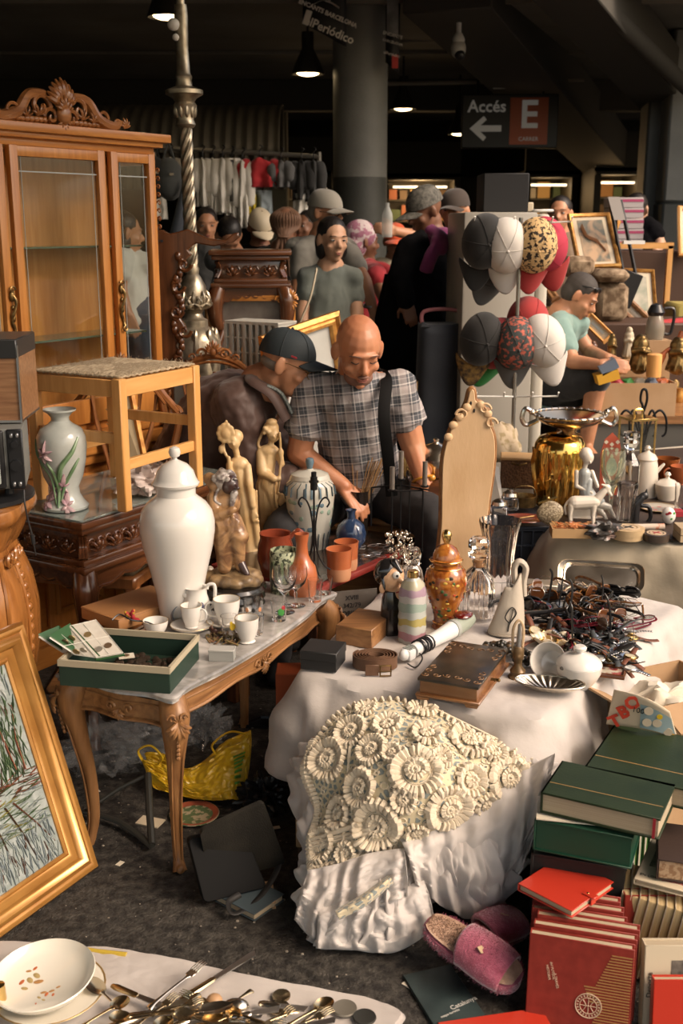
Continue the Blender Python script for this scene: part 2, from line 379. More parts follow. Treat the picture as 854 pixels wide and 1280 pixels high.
def taper_leg(m,path,radii,n=10,sq=.0):
 m.tube(spline(path,5),[radii[min(int(i/5),len(radii)-1)]*(1-(i%5)/5)+radii[min(int(i/5)+1,len(radii)-1)]*((i%5)/5)for i in range((len(path)-1)*5+1)],n)
def scallop(w,h,n,d=.5):
 """outline of an apron: straight top at 0, bottom with curves"""
 pts=[(-w/2,0),(w/2,0)]
 k=60
 for i in range(k+1):
  t=1-2*i/k;e=abs(t)
  y=-h*(.45+.55*e**3)-h*d*.35*abs(sin(t*n*pi/2))
  pts.append((t*w/2,y))
 return pts
def console(label,w_,d_,h,loc,rz,mt,mz,group=None,glass=True,foot=True):
 t=thing('side_table',label,'table',loc,rz,group)
 m=M()
 for(o,z,dz)in((.0,h-.012,.024),(-.012,h-.034,.02),(-.045,h-.085,.09),(-.02,h-.135,.02),(-.005,h-.155,.022)):
  m.box((0,0,z),(w_+2*o,d_+2*o,dz),bev=.006,seg=2)
 obj('table_top',m,mt,t)
 m=M()
 fx,fy=w_/2-.045,d_/2-.045
 def row(c0,X,N_,L):
  k=int(L/.075)
  for i in range(k):
   c=c0+X*(-L/2+(i+.5)*L/k);
   acanthus(m,c-Z_*.03,.05,X,Z_,N_,5);scroll(m,c+X*.018+Z_*.0,.017,X,Z_,N_,1,.2,12);scroll(m,c-X*.018,.017,-X,Z_,N_,1,.2,12)
   m.ell(c+N_*.012,(.01,.01,.012),n=8,m=6)
 row(V((0,-fy-.002,h-.085)),X_,-Y_,2*fx-.03);row(V((fx+.002,0,h-.085)),Y_,X_,2*fy-.03);row(V((-fx-.002,0,h-.085)),-Y_,-X_,2*fy-.03)
 for sx in(-1,1):
  for sy in(-1,1):
   for k_ in range(3):m.tube(spline([(sx*(fx+.004+.006*k_),sy*(fy+.016-.006*k_),h-.05),(sx*(fx-.008+.006*k_),sy*(fy+.004-.006*k_),h-.085),(sx*(fx+.008+.006*k_),sy*(fy+.02-.006*k_),h-.122)],4),.006,6)
 obj('carved_band',m,mt,t)
 m=M();A=scallop(w_-.09,.07,7)
 m.prism(A,.018,MX.Translation((0,-d_/2+.045,h-.165))@MX.Rotation(pi/2,4,'X'));m.prism(A,.018,MX.Translation((0,d_/2-.03,h-.165))@MX.Rotation(pi/2,4,'X'))
 B=scallop(d_-.09,.07,5)
 for sx in(-1,1):m.prism(B,.018,MX.Translation((sx*(w_/2-.036)-.009,0,h-.165))@MX.Rotation(pi/2,4,'Z')@MX.Rotation(pi/2,4,'X'))
 for sy,s_,A_ in((-1,w_,A),(1,w_,A)):
  m.tube([V((x,sy*(d_/2-.028),h-.165+y))for x,y in A_[2:]],.006,5)
 for sx in(-1,1):m.tube([V((sx*(w_/2-.028),x,h-.165+y))for x,y in B[2:]],.006,5)
 obj('apron',m,mt,t)
 for sx in(-1,1):
  for sy in(-1,1):
   m=M();a,b=w_/2-.04,d_/2-.04;q=h-.165
   P_=[V((sx*(a+o),sy*(b+o),z))for o,z in((0,q),(.018,q-.06),(.01,q-.16),(-.015,q*.42),(-.012,.1),(.012,.035),(.02,.0))]
   taper_leg(m,P_,[.036,.04,.03,.022,.018,.02,.026]);obj('leg',m,mz,t)
 if glass:
  m=M();m.box((0,0,h+.004),(w_-.01,d_-.01,.006),bev=.001)
  o=obj('glass_top',m,mat('table_glass',(.75,.85,.8),.02,trans=.85,ior=1.5),t)
 return t
# ---- dark side table with glass top
a0,e1,e2=V((-.768,3.197,0)),V((.523,.852,0)),V((-.852,.523,0))
side1=console('dark carved side table with a glass top carrying the stool and iris vase',.80,.44,.742,a0+e1*.40+e2*.22,atan2(.852,.523),walnut,walnutz)
# ---- second one, up high at the back
c=P(268,318,1.5)
q0,q1=D(265,318,4.95),D(362,316,5.05)
side2=console('carved brown side table raised behind the lamp column',.37,.30,.46,V(((q0.x+q1.x)/2-.02,5.24,1.03)),R(3),walnut,walnutz,glass=False)
# what carries it: a long low bench
m=M();m.box((0,0,1.01),(.56,.38,.035),bev=.005);bt=thing('packing_bench','rough bench under the carved table behind the seated men','table',(side2.location.x,5.26,0))
obj('bench_top',m,oak,bt)
for sx in(-1,1):
 for sy in(-1,1):m=M();m.box((sx*.24,sy*.15,.5),(.05,.05,1.0));obj('leg',m,oakz,bt)
# ---- glazed cabinet (local x along the front, origin front right corner)
vt=thing('display_cabinet','tall honey-coloured glazed display cabinet with carved crest','cabinet',(-.715,4.5,0),atan2(.826,.563))
def part(nm,boxes,mt,bev=.004,par=None,loc=(0,0,0)):
 m=M()
 for b in boxes:m.box(b[0],b[1],bev=bev,seg=2)
 return obj(nm,m,mt,par or vt,loc)
Wc,Dc=1.42,.25
part('cornice',[((-Wc/2,Dc/2-.02,1.915),(Wc+.06,Dc+.08,.03)),((-Wc/2,Dc/2-.01,1.893),(Wc+.02,Dc+.05,.022)),((-Wc/2,Dc/2,1.872),(Wc-.02,Dc+.01,.03))],honeyx)
part('carcass',[((-.013,.02,1.37),(.026,.04,1.0)),((-.013,Dc-.02,1.37),(.026,.04,1.0)),((-.013,Dc/2,.90),(.022,Dc,.06)),((-.013,Dc/2,1.845),(.022,Dc,.05)),((-Wc+.013,Dc/2,1.37),(.026,Dc,1.0)),((-.272,.012,1.37),(.022,.024,1.0)),((-Wc/2,Dc/2,.862),(Wc,Dc,.03)),((-1.15,.012,1.37),(.022,.024,1))],honey)
part('back_panel',[((-Wc/2,Dc-.01,1.37),(Wc-.05,.012,1.0))],wood('amber_back',(.50,.20,.05),(.66,.31,.10),.3,2))
part('divider',[((-.9,Dc-.03,1.37),(.02,.05,1.0))],honey)
part('base_moulding',[((-Wc/2,Dc/2-.012,.832),(Wc+.03,Dc+.04,.03)),((-Wc/2,Dc/2-.02,.79),(Wc+.05,Dc+.06,.05)),((-Wc/2,Dc/2-.01,.745),(Wc+.03,Dc+.04,.04))],honeyx,.01)
part('base_cabinet',[((-Wc/2,Dc/2,.38),(Wc,Dc,.70)),((-Wc/2,Dc/2-.01,.04),(Wc+.03,Dc+.03,.08))],honeyx)
for i in range(4):
 x=-.18-.35*i;d=part('door',[((x,-.012,.42),(.3,.02,.55))],honey);m=M();m.frame(.2,.42,[(0,0),(.0,.006),(.01,.012),(.02,.006),(.02,0)]);obj('panel_moulding',m,honey,d,(x,-.022,.42))
for x0,x1,hx in((-.256,-.027,-.243),(-.72,-.287,None),(-1.12,-.745,-.757)):
 z0,z1=.882,1.858;fw=.034
 d=part('door',[((x0+fw/2,-.012,(z0+z1)/2),(fw,.024,z1-z0)),((x1-fw/2,-.012,(z0+z1)/2),(fw,.024,z1-z0)),(((x0+x1)/2,-.0125,z1-fw/2-.002),(x1-x0-2*fw+.002,.022,fw)),(((x0+x1)/2,-.0125,z0+.045),(x1-x0-2*fw+.002,.022,.09))],honey,.003)
 m=M();m.box(((x0+x1)/2,-.008,(z0+z1)/2+.03),(x1-x0-2*fw+.01,.003,z1-z0-.12));obj('glass_pane',m,PANE,d)
 m=M();xa,xb,zb,zt=x0+fw,x1-fw,z0+.09,z1-fw
 for xx in(xa+.02,xb-.02):m.box((xx,-.011,(zb+zt)/2),(.0016,.002,zt-zb))
 for zz in(zt-.05,):m.box(((xa+xb)/2,-.011,zz),(xb-xa,.002,.004))
 obj('etched_line',m,mat('etched',(.4,.42,.4),.6),d)
 if hx:
  m=M();pts=[V((hx+.008*sin(i*.7),-.034-.006*sin(i*.5),1.37-.012*i))for i in range(13)]
  m.tube(pts,[.003+.004*abs(sin(i*.9))for i in range(13)],8);m.ell((hx,-.03,1.365),(.011,.008,.02));m.ell((hx,-.03,1.29),(.009,.007,.014));m.ell((hx+.002,-.03,1.325),(.008,.006,.01));scroll(m,V((hx,-.034,1.385)),.013,X_,Z_,-Y_,1,.25);scroll(m,V((hx+.006,-.034,1.22)),.013,X_,-Z_,-Y_,1,.25)
  m.tube([(hx,-.024,1.36),(hx,-.036,1.36)],.003,6);m.tube([(hx,-.024,1.25),(hx,-.036,1.25)],.003,6)
  obj('handle',m,oldbrass,d)
for zz in(1.19,1.52):
 m=M();m.box((-Wc/2,Dc/2+.01,zz),(Wc-.07,Dc-.08,.007));obj('glass_shelf',m,mat('shelf_glass',(.25,.4,.33),.05,trans=.7),vt)
m=M();m.box((-.013,Dc/2,1.37),(.004,Dc-.07,.92));obj('glass_pane',m,PANE,vt)
# carved crest
m=M();N_=-Y_;cx=-.50
acanthus(m,V((cx,-.03,1.985)),.10,X_,Z_,N_,11);acanthus(m,V((cx,-.05,1.97)),.06,X_,Z_,N_,7);m.ell((cx,-.055,1.965),(.03,.02,.035));acanthus(m,V((cx,-.045,1.945)),.045,X_,-Z_,N_,5)
for s in(-1,1):
 scroll(m,V((cx+s*.085,-.035,1.985)),.045,X_*-s,Z_,N_,1,.2);scroll(m,V((cx+s*.045,-.04,1.955)),.03,X_*s,Z_,N_,1,.22)
 m.tube(spline([(cx+s*.06,-.03,2.03),(cx+s*.13,-.03,2.02),(cx+s*.18,-.03,1.965),(cx+s*.25,-.03,1.945),(cx+s*.29,-.03,1.96)],6),[.012+.008*sin(i*.13)for i in range(25)],8)
 for k in range(4):
  acanthus(m,V((cx+s*(.10+.05*k),-.035,1.955-.006*k)),.045-.006*k,X_*s,Z_,N_,4)
 scroll(m,V((cx+s*.20,-.035,1.965)),.028,X_*s,Z_,N_,1,.2);acanthus(m,V((cx+s*.31,-.03,1.94)),.04,X_,Z_,N_,6);scroll(m,V((cx+s*.27,-.035,1.95)),.02,X_*s,Z_,N_,1,.25)
 for k in range(14):m.ell((cx+s*(.02+.02*k),-.025,1.945-.0*k),(.014,.012,.012),n=8,m=6)
obj('carved_crest',m,wood('carved_honey',(.20,.07,.018),(.42,.17,.055),.3,0),vt)
m=M()
for k in range(8):scroll(m,V((.004,-.006,1.80-.03*k)),.011,Y_,Z_,X_,1,.25,12)
obj('corner_carving',m,wood('carved_honey',(),()),vt)
# dim leaning things reflected: a mirror-like pale board leaning in the chair
# ---- wooden stool
n_,l_,r_=P(148,470,1.165),P(64,458,1.165),P(207,451,1.165)
sd_=.5*((l_-n_).length+(r_-n_).length);u1=(l_-n_).normalized();u2=(r_-n_).normalized()
u1=(u1-(u1.dot(u2))*u2*.5).normalized();u2=(u2-(u1.dot(u2))*u1).normalized()
w1,w2=(l_-n_).dot(u1),(r_-n_).dot(u2)
st=thing('stool','pine stool with a woven rush seat standing on the glass-topped table','stool',(n_+u1*w1/2+u2*w2/2)*1-V((0,0,1.165-.752)),atan2(u2.y,u2.x))
hh=.405
for sx in(-1,1):
 for sy in(-1,1):m=M();m.box((sx*(w2/2),sy*(w1/2),hh/2),(.034,.034,hh),bev=.003);obj('leg',m,pine,st)
for s in(-1,1):
 m=M();m.box((0,s*w1/2,hh-.03),(w2-.03,.022,.052),bev=.002);obj('seat_rail',m,pinex,st)
 m=M();m.box((s*w2/2,0,hh-.03),(.022,w1-.03,.052),bev=.002);obj('seat_rail',m,pine,st)
 m=M();m.box((0,s*w1/2,hh*.35),(w2-.03,.016,.034),bev=.002);obj('stretcher',m,pinex,st)
 m=M();m.box((s*w2/2,0,hh*.55),(.016,w1-.03,.034),bev=.002);obj('stretcher',m,pine,st)
m=M()
def rush(u,v):
 x,y=(u-.5)*(w2+.01),(v-.5)*(w1+.01);d=min(abs(abs(x)-(w2/2)),1);k=max(abs(x)/w2,abs(y)/w1)
 s_=x if abs(x)/w2<abs(y)/w1 else y
 return V((x,y,hh+.004+.008*(1-(k*2)**4)+.0018*sin(s_*900)+.002*NZ.noise(V((x*60,y*60,0)))))
m.grid(rush,70,70);obj('rush_seat',m,mat('rush',(.30,.22,.13),.9,col2=(.50,.40,.27),scale=60,stretch=(1,4,1),bump=.001,bscale=200),st,solid=.006)
m=M()
for i in range(260):
 a=rnd(0,4);e=rnd(-.5,.5);x,y=[(e*w2,w1/2),(e*w2,-w1/2),(w2/2,e*w1),(-w2/2,e*w1)][int(a)%4]
 p=V((x,y,hh+.006));m.tube([p,p+V((rnd(-.01,.01),rnd(-.01,.01),rnd(.002,.012)))],.0005,3)
stuff(obj('rush_fibre',m,mat('rush',()),st))
# ---- carved-back chairs
def chair(label,loc,rz,tilt=0,sc=1):
 t=thing('carved_chair',label,'chair',loc,rz,'carved-back dining chairs');t.rotation_euler=(tilt,0,rz);t.scale=(sc,)*3
 hw=wood('chair_wood',(.20,.07,.02),(.38,.15,.05),.3,2,coat=.4)
 for sx in(-1,1):
  m=M();m.tube(spline([(sx*.17,.02,.42),(sx*.165,.03,.6),(sx*.19,.05,.75),(sx*.215,.06,.86),(sx*.20,.065,.915)],5),.018,8,flat=.8);scroll(m,V((sx*.20,.06,.90)),.025,X_*sx,Z_,-Y_,1,.3);obj('back_post',m,hw,t)
 m=M();m.tube(spline([(-.215,.06,.90),(-.16,.065,.955),(-.1,.07,1.02),(0,.07,1.05),(.1,.07,1.02),(.16,.065,.955),(.215,.06,.90)],6),.017,8,flat=.8);m.tube(spline([(-.17,.045,.93),(-.1,.05,1.005),(0,.05,1.03),(.1,.05,1.005),(.17,.045,.93)],6),.006,6);obj('top_rail',m,hw,t)
 m=M();acanthus(m,V((0,.06,1.06)),.055,X_,Z_,-Y_,9)
 for s in(-1,1):scroll(m,V((s*.045,.06,1.06)),.022,X_*s,Z_,-Y_,1,.25);scroll(m,V((s*.085,.06,1.045)),.016,X_*s,Z_,-Y_,1,.25)
 m.ell((0,.05,1.07),(.016,.012,.02));obj('carved_crest',m,hw,t)
 m=M();m.box((0,.03,.5),(.34,.022,.04),bev=.005);obj('lower_rail',m,hw,t)
 for i in range(-2,3):
  m=M();m.tube(spline([(i*.028,.03,.51),(i*.03,.045,.68),(i*.055,.055,.85),(i*.065,.065,.99-abs(i)*.014)],5),[.008+.008*abs(sin(k*.26))for k in range(16)],8,flat=.6);obj('splat',m,hw,t)
 m=M()
 for s in(-1,1):
  for k in range(6):acanthus(m,V((s*.05,.05,.62+.055*k)),.028,X_*s,Z_,-Y_,5)
 stuff(obj('splat_carving',m,pewter,t))
 m=M();m.box((0,-.19,.435),(.45,.44,.05),bev=.02,seg=3);obj('seat',m,mat('seat_cloth',(.30,.22,.12),.9,col2=(.16,.12,.07),scale=40),t)
 m=M();m.box((0,-.19,.39),(.46,.45,.05),bev=.01);obj('seat_frame',m,hw,t)
 for sx in(-1,1):
  m=M();m.tube(spline([(sx*.17,.02,.42),(sx*.175,.03,.2),(sx*.18,.08,0)],5),.017,8);obj('leg',m,hw,t)
  m=M();taper_leg(m,[V((sx*.2,-.38,.38)),V((sx*.215,-.395,.28)),V((sx*.195,-.38,.12)),V((sx*.21,-.4,0))],[.03,.028,.016,.024]);obj('leg',m,hw,t)
 return t
c=D(262,425,4.35);chair('carved-back chair rising behind the man in the cap',(c.x,4.35,c.z-1.12),R(-8))
chs=thing('crate_stack','low wooden crate under the carved-back chair behind the man in the cap','crate',(c.x,4.17,0));m=M();m.box((0,0,(c.z-1.12)/2-.002),(.6,.62,c.z-1.124),bev=.01)
if c.z-1.12>.02:obj('crate_box',m,oak,chs)
c=D(143,440,4.05);t=chair('carved-back chair seen through the legs of the pine stool',(c.x,4.05,c.z-1.12),R(-14))
m=M();m.box((0,0,(c.z-1.12)/2-.002),(.5,.5,max(c.z-1.124,.01)),bev=.01);tag(obj('crate',m,oak,loc=(c.x+.03,3.9,0)),'low crate under the chair behind the pine stool','crate')
# pale board leaning behind the stool
q=[D(152,585,3.9),D(186,606,3.85),D(155,455,4.0),D(132,458,4.0)]
t=thing('leaning_board','cream panel with gilded edge leaning behind the stool','panel',q[0])
m=M();e=[V((0,0,0)),q[1]-q[0]+V((.0,0,0)),q[2]-q[0],q[3]-q[0]]
m.rings([[p for p in e],[p+V((0,.015,0))for p in e]]);obj('board',m,mat('panel_cream',(.62,.52,.34),.7,col2=(.55,.44,.27),scale=9),t,flat=True)
m=M();m.tube([e[1]+V((.004,0,-.01)),e[2]+V((.004,0,.01))],.011,4);obj('gilt_edge',m,gilt,t)
# ---- iris vase
c=P(82,634,.752);k=sz(1,c)
t=thing('iris_vase','pale vase with relief purple irises on the glass-topped table','vase',c,R(-10))
pf=[(0,0),(28,0),(29,3),(24,9),(19,18),(18,27),(24,40),(28.5,60),(30.5,78),(30,90),(25,100),(15,106),(11,110),(11,114),(15,119),(20,122),(20,124),(17,123),(9,113),(9,108),(22,98),(26,80),(20,50),(14,20)]
m=M();m.lathe([(r*k,z*k)for r,z in pf],40);obj('vase_body',m,mat('crackle_glaze',(.50,.52,.48),.22,col2=(.42,.44,.41),scale=20,coat=.4),t)
def rv(z):
 for(r0,z0),(r1,z1)in zip(pf[1:12],pf[2:13]):
  if z0<=z<=z1:return r0+(r1-r0)*(z-z0)/(z1-z0)
 return 20
def on(a,z,o=.6):r=(rv(z)+o)*k;return V((r*sin(a),-r*cos(a),z*k))
lg=mat('iris_leaf',(.12,.22,.10),.3,col2=(.20,.30,.16),scale=30,coat=.4);lp=mat('iris_petal',(.38,.22,.26),.3,col2=(.50,.36,.36),scale=40,coat=.4)
for path,r in(([(.1,6),(.15,30),(.3,55),(.8,75),(1.15,92)],3.4),([(.0,8),(-.2,40),(-.6,58),(-.9,66)],1.6),([(.2,12),(.5,35),(.9,55),(1.15,66)],2.5),([(-.5,58),(-.9,70),(-1.15,88)],1.8),([(.1,20),(.0,45),(-.3,62)],2.2)):
 m=M();pts=spline([on(a,z)for a,z in path],6);n=len(pts);m.tube(pts,[r*k*(.35+.65*sin(pi*i/(n-1)))for i in range(n)],8);obj('iris_leaf',m,lg,t)
for a,z in((-.35,72),(-.3,26),(.35,30),(.5,8),(-.55,12)):
 m=M()
 for q in range(6):
  an=q*pi/3+.4;p0=on(a,z,.8);p1=on(a+.17*cos(an),z+7*sin(an),1.2);p2=on(a+.36*cos(an)+.05,z+(12 if q!=1 else 18)*sin(an),.3);m.tube(spline([p0,p1,p2],4),[k*v for v in(1,2,2.8,3.4,3.5,3.2,2.4,1.4,.5)],8,flat=.6)
 obj('iris_flower',m,lp,t)
# ---- white plastic bag under the stool
def crumple(m,c,r,amp=.25,n=40,seed=0,fr=3.0):
 c=V(c)
 def fn(u,v):
  a,b=2*pi*u,pi*(v*.98+.01)
  d=V((sin(b)*cos(a),sin(b)*sin(a),cos(b)));q=d*fr+V((seed*7.1,0,0))
  f=1+amp*NZ.noise(q)*1.5+amp*.6*abs(NZ.noise(q*2.3))-amp*.3*abs(NZ.noise(q*5))
  p=V((d.x*r[0]*f,d.y*r[1]*f,d.z*r[2]*f));p.z=max(p.z,-r[2]*.75);return c+p
 return m.grid(fn,n,n//2,cu=True)
bagw=mat('thin_white_plastic',(.78,.66,.60),.28,trans=.25,coat=.2)
c=P(182,618,.752);m=M();crumple(m,(0,0,.035),(.085,.07,.045),.5,56,1,2.6);crumple(m,(.07,.02,.06),(.03,.03,.03),.9,30,2,3)
tag(obj('plastic_bag',m,bagw,loc=c+V((0,.02,.004))),'crumpled white plastic bag under the pine stool','bag')
# ---- baroque commode with an old set at the left edge
cw=wood('commode_wood',(.25,.09,.02),(.42,.17,.045),.25,2,coat=.6)
t=thing('bombe_commode','curved orange-brown carved commode cut by the left edge','cabinet',(D(-52,610,2.95).x,2.95,0));
kx=D(41,615,2.95).x-t.location.x;zt=D(30,622,2.95).z
m=M()
def sqr(a,z):return 1+.10*cos(4*a+pi)*1
m.lathe([(kx*.9,zt-.002),(kx*.98,zt-.008),(kx,zt-.025),(kx*.97,zt-.045),(kx*.9,zt-.055),(kx*.86,zt-.07),(kx*.84,zt-.08),(kx*.8,zt-.10),(kx*.72,zt-.13)],48,sq=sqr);obj('commode_top',m,cw,t)
m=M();m.lathe([(kx*f,zt-z)for f,z in((.70,.10),(.70,.14),(.78,.18),(.88,.24),(.94,.32),(.93,.42),(.84,.52),(.68,.62),(.55,.72),(.5,zt-.04),(.6,zt-.02),(.6,zt))],48,sq=sqr);obj('commode_body',m,cw,t)
m=M()
for a0_ in(-.05,-1.25):
 pts=[]
 for i in range(26):
  tt=i/25;a=a0_+.02-.38*sin(tt*pi)**.5*0-.0;
 loop=[(a0_+da,dz)for da,dz in((-.08,.17),(-.18,.155),(-.3,.165),(-.42,.15),(-.60,.165),(-.66,.25),(-.68,.36),(-.62,.48),(-.5,.58),(-.3,.62),(-.14,.55),(-.08,.42),(-.06,.28))]
 def rz_(z):
  L_=((.70,.10),(.70,.14),(.78,.18),(.88,.24),(.94,.32),(.93,.42),(.84,.52),(.68,.62),(.55,.72))
  for(f0,z0),(f1,z1)in zip(L_,L_[1:]):
   if z0<=z<=z1:return f0+(f1-f0)*(z-z0)/(z1-z0)
  return .7
 pts=spline([V((kx*rz_(z)*sqr(a,0)*cos(a),kx*rz_(z)*sqr(a,0)*sin(a),zt-z))for a,z in loop],4,True);m.tube(pts,.007,6,loop=True)
obj('panel_moulding',m,cw,t)
m=M()
for i in range(14):
 z=.16+.03*i;a=-.02;p=V((kx*rz_(z)*sqr(a,0)*cos(a),kx*rz_(z)*sqr(a,0)*sin(a),zt-z));m.ell(p,(.012,.016,.013),n=8,m=6)
for a in(-.05,.1,-.35,-.5):p=V((kx*.8*sqr(a,0)*cos(a),kx*.8*sqr(a,0)*sin(a),zt-.15));scroll(m,p,.025,Y_,-Z_,X_,1,.25)
obj('corner_carving',m,cw,t)
m=M();m.lathe([(.17,zt+.001),(.17,zt+.012),(.15,zt+.02)],32,c=(.03,0,0));tag(obj('base_plate',m,blackp,loc=t.location),'dark round turntable plate under the small old television','turntable')
c0=t.location
t=thing('television','small old grey television with dials at the left edge','television',(c0.x,c0.y-.02,zt+.022),R(12));zz=zt+.022
X0=D(26,560,2.9).x-c0.x;h_=D(20,532,2.9).z-zz
m=M();m.box((X0-.15,0,h_/2+.01),(.30,.2,h_-.02),bev=.012,seg=2);obj('case',m,mat('tv_grey',(.17,.17,.155),.45),t)
m=M();m.box((X0-.022,-.103,h_/2+.01),(.04,.008,h_*.86),bev=.003);obj('control_panel',m,blackp,t)
m=M();m.box((X0-.135,-.104,h_/2+.01),(.17,.012,h_*.84),bev=.02,seg=3);obj('screen_frame',m,blackp,t)
m=M();m.box((X0-.135,-.11,h_/2+.01),(.145,.008,h_*.7),bev=.01,seg=3);obj('screen',m,mat('tv_screen',(.38,.42,.38),.15),t)
for zq,r in((.78,.009),(.48,.014)):
 m=M();m.tube([(X0-.022,-.105,h_*zq),(X0-.022,-.125,h_*zq)],r,14);obj('dial',m,blackp,t)
for i in range(4):m=M();m.box((X0-.03+.015*(i%2),-.11,h_*(.9 if i>1 else .2)),(.008,.012,.012),bev=.002);obj('button',m,steel,t)
m=M()
for s in(-1,1):m.tube([(X0-.15+s*.1,-.04,-.02),(X0-.15+s*.1,-.04,.02)],.012,8)
obj('stand',m,blackp,t)
# audio unit behind it, on the television
zb=D(20,533,3.0).z;X1=D(31,480,3.0).x;t=thing('wood_grain_speaker','wood-grain hi-fi unit with dark top above the old television','radio',(X1-.16,3.03,zz+h_+.003),R(3));hh_=D(30,430,3.0).z-(zz+h_)
m=M();m.box((0,0,hh_/2),(.32,.22,hh_),bev=.003);obj('case',m,wood('veneer',(.22,.10,.045),(.40,.21,.10),.4,0,scale=9),t)
m=M();m.box((0,-.002,hh_-.008),(.322,.228,.05),bev=.003);obj('dark_top',m,mat('hifi_black',(.03,.03,.03),.3),t)
m=M();m.box((0,-.002,.004),(.322,.228,.006));m.box((.16,-.11,hh_/2),(.005,.008,hh_));obj('metal_trim',m,steel,t)
# hanging cable with plug
m=M();pts=spline([D(30,612,2.86),D(31,630,2.85),D(35,650,2.85),D(40,668,2.85)],6);m.tube(pts,.0025,6);m.tube([pts[-1],D(42,680,2.85)],.006,8);m.tube([D(42,680,2.85),D(45,694,2.85)],.002,6)
tag(obj('cable',m,blackp),'black cable with a plug hanging down by the commode','cable')
# ---- twisted lamp column
c=D(243,300,4.9);bx=c.x;t=thing('lamp_column','tall silvery twisted lamp column with carved base','lamp',(bx,4.9,0),0);t.rotation_euler=(0,R(-.6),0)
Zp=lambda y:D(240,y,4.9).z
kk=4.95/F
m=M();nt=26
m.rings([[V(((.0105*3)*0+(7.6+1.6*(z_/nt*-.35))*kk*(1+.10*cos(6*(aa)))*cos(aa+z_*.42),(7.6-1.6*(z_/nt*.35))*kk*(1+.10*cos(6*aa))*sin(aa+z_*.42),Zp(340)+(Zp(158)-Zp(340))*z_/nt))for aa in[2*pi*j/36 for j in range(36)]]for z_ in range(nt+1)]);obj('twisted_shaft',m,pewter,t)
m=M();L_=[(4,8),(7,6),(8,20),(7,60),(8,92),(10,96),(9,100),(10,108),(22,113),(22,118),(14,123),(11,128),(14,132),(12,140),(10,150),(12,156),(9,160)]
m.lathe([(r*kk,Zp(y))for r,y in reversed(L_)],28);m.tube([(0,0,Zp(10)),(0,0,Zp(-60))],5*kk,10)
for j in range(10):
 a=j*2*pi/10;m.ell((11*kk*cos(a),11*kk*sin(a),Zp(138)),(3*kk,3*kk,9*kk),n=8,m=6)
obj('column_top',m,pewter,t)
m=M();L_=[(0,470),(30,470),(30,425),(22,412),(17,408),(17,400),(12,397),(10,392),(14,385),(17,372),(16,358),(11,347),(8,343),(9,336),(7,330)]
m.lathe([(r*kk,Zp(y))for r,y in L_],32)
for j in range(9):
 a=j*2*pi/9
 acanthus(m,V((13.5*kk*cos(a),13.5*kk*sin(a),Zp(386))),22*kk,V((-sin(a),cos(a),0)),Z_,V((cos(a),sin(a),0)),5);m.ell((26*kk*cos(a),26*kk*sin(a),Zp(440)),(6*kk,6*kk,30*kk),n=8,m=8)
obj('column_base',m,pewter,t)
m=M();m.box((0,0,Zp(470)/2),(.3,.3,Zp(470)),bev=.02);obj('plinth',m,mat('stone_grey',(.28,.27,.23),.7),t)
m=M();m.ell((-8*kk,-.03,Zp(32)),7*kk);m.ell((-6*kk,-.03,Zp(48)),4*kk);obj('bulb',m,mat('opal_bulb',(.75,.72,.66),.3),t)
# ---- dark scroll-edged bedstead end beside the cabinet
c=D(191,292,4.75);t=thing('bed_end','dark carved bed end standing between cabinet and lamp column','furniture',(c.x,4.75,0),R(2));g=lambda x,y:(D(x,y,4.75).x-c.x,D(x,y,4.75).z)
pts=[g(191,287),g(205,287),g(212,292),g(222,290),g(236,286),g(262,298),g(282,300),g(292,292),g(298,290),g(300,296),g(292,303),g(268,308),g(246,304),g(236,312),g(241,318),g(232,326),g(234,333),g(226,340),g(228,352),g(220,360),g(228,372),g(219,386),g(226,396),g(234,408),g(228,418),g(222,430),g(230,450),g(218,470),(g(218,470)[0],.0),(g(191,470)[0],0)]
m=M();m.prism(pts,.05,MX.Rotation(pi/2,4,'X'));obj('bed_end_panel',m,walnutz,t,bev=.006)
m=M()
for(x,y)in((232,330),(224,357),(222,388),(232,412),(226,448)):X0_,Z0_=g(x,y);scroll(m,V((X0_,-.06,Z0_)),.03,X_,-Z_,-Y_,1,.25)
for i in range(22):
 X0_,Z0_=g(224+5*sin(i*.9),320+7*i);m.ell((X0_,-.055,Z0_),(.014,.012,.02),n=8,m=6)
obj('scroll_carving',m,walnutz,t)
for x in(194,199,204):X0_,Z0_=g(x,301);m=M();m.tube([(X0_,-.049,Z0_),(X0_,-.054,Z0_)],.006,8);obj('peg_hole',m,blackm,t)
# orange gilded frame with carved corner on the bench
c=D(300,384,4.85);m_w=wood('orange_frame',(.40,.15,.03),(.55,.24,.06),.3,0)
w1_,h1_=.30,.16
t=thing('standing_mirror','orange wooden frame with carved corner under the raised table','mirror',(c.x+.02,5.14,1.03));H1=D(300,374,4.85).z-1.03
m=M();m.frame(w1_+.05,H1-.05,[(0,0),(0,.02),(.02,.026),(.03,.01),(.03,0)]);obj('frame_rail',m,m_w,t,(0,0,(H1-.0)/2))
m=M();m.box((0,.005,H1/2),(w1_+.05,.01,H1-.05));obj('panel',m,mat('marble_dark',(.10,.08,.07),.3,col2=(.16,.14,.12),scale=14),t)
m=M();cc=V((w1_/2+.035,-.03,H1-.02));acanthus(m,cc,.05,X_,Z_,-Y_,9);acanthus(m,cc,.05,X_,-Z_,-Y_,7);scroll(m,cc,.03,X_,Z_,-Y_,1,.25);scroll(m,cc+V((-.05,0,0)),.02,-X_,Z_,-Y_,1,.25);obj('carved_crest',m,m_w,t)
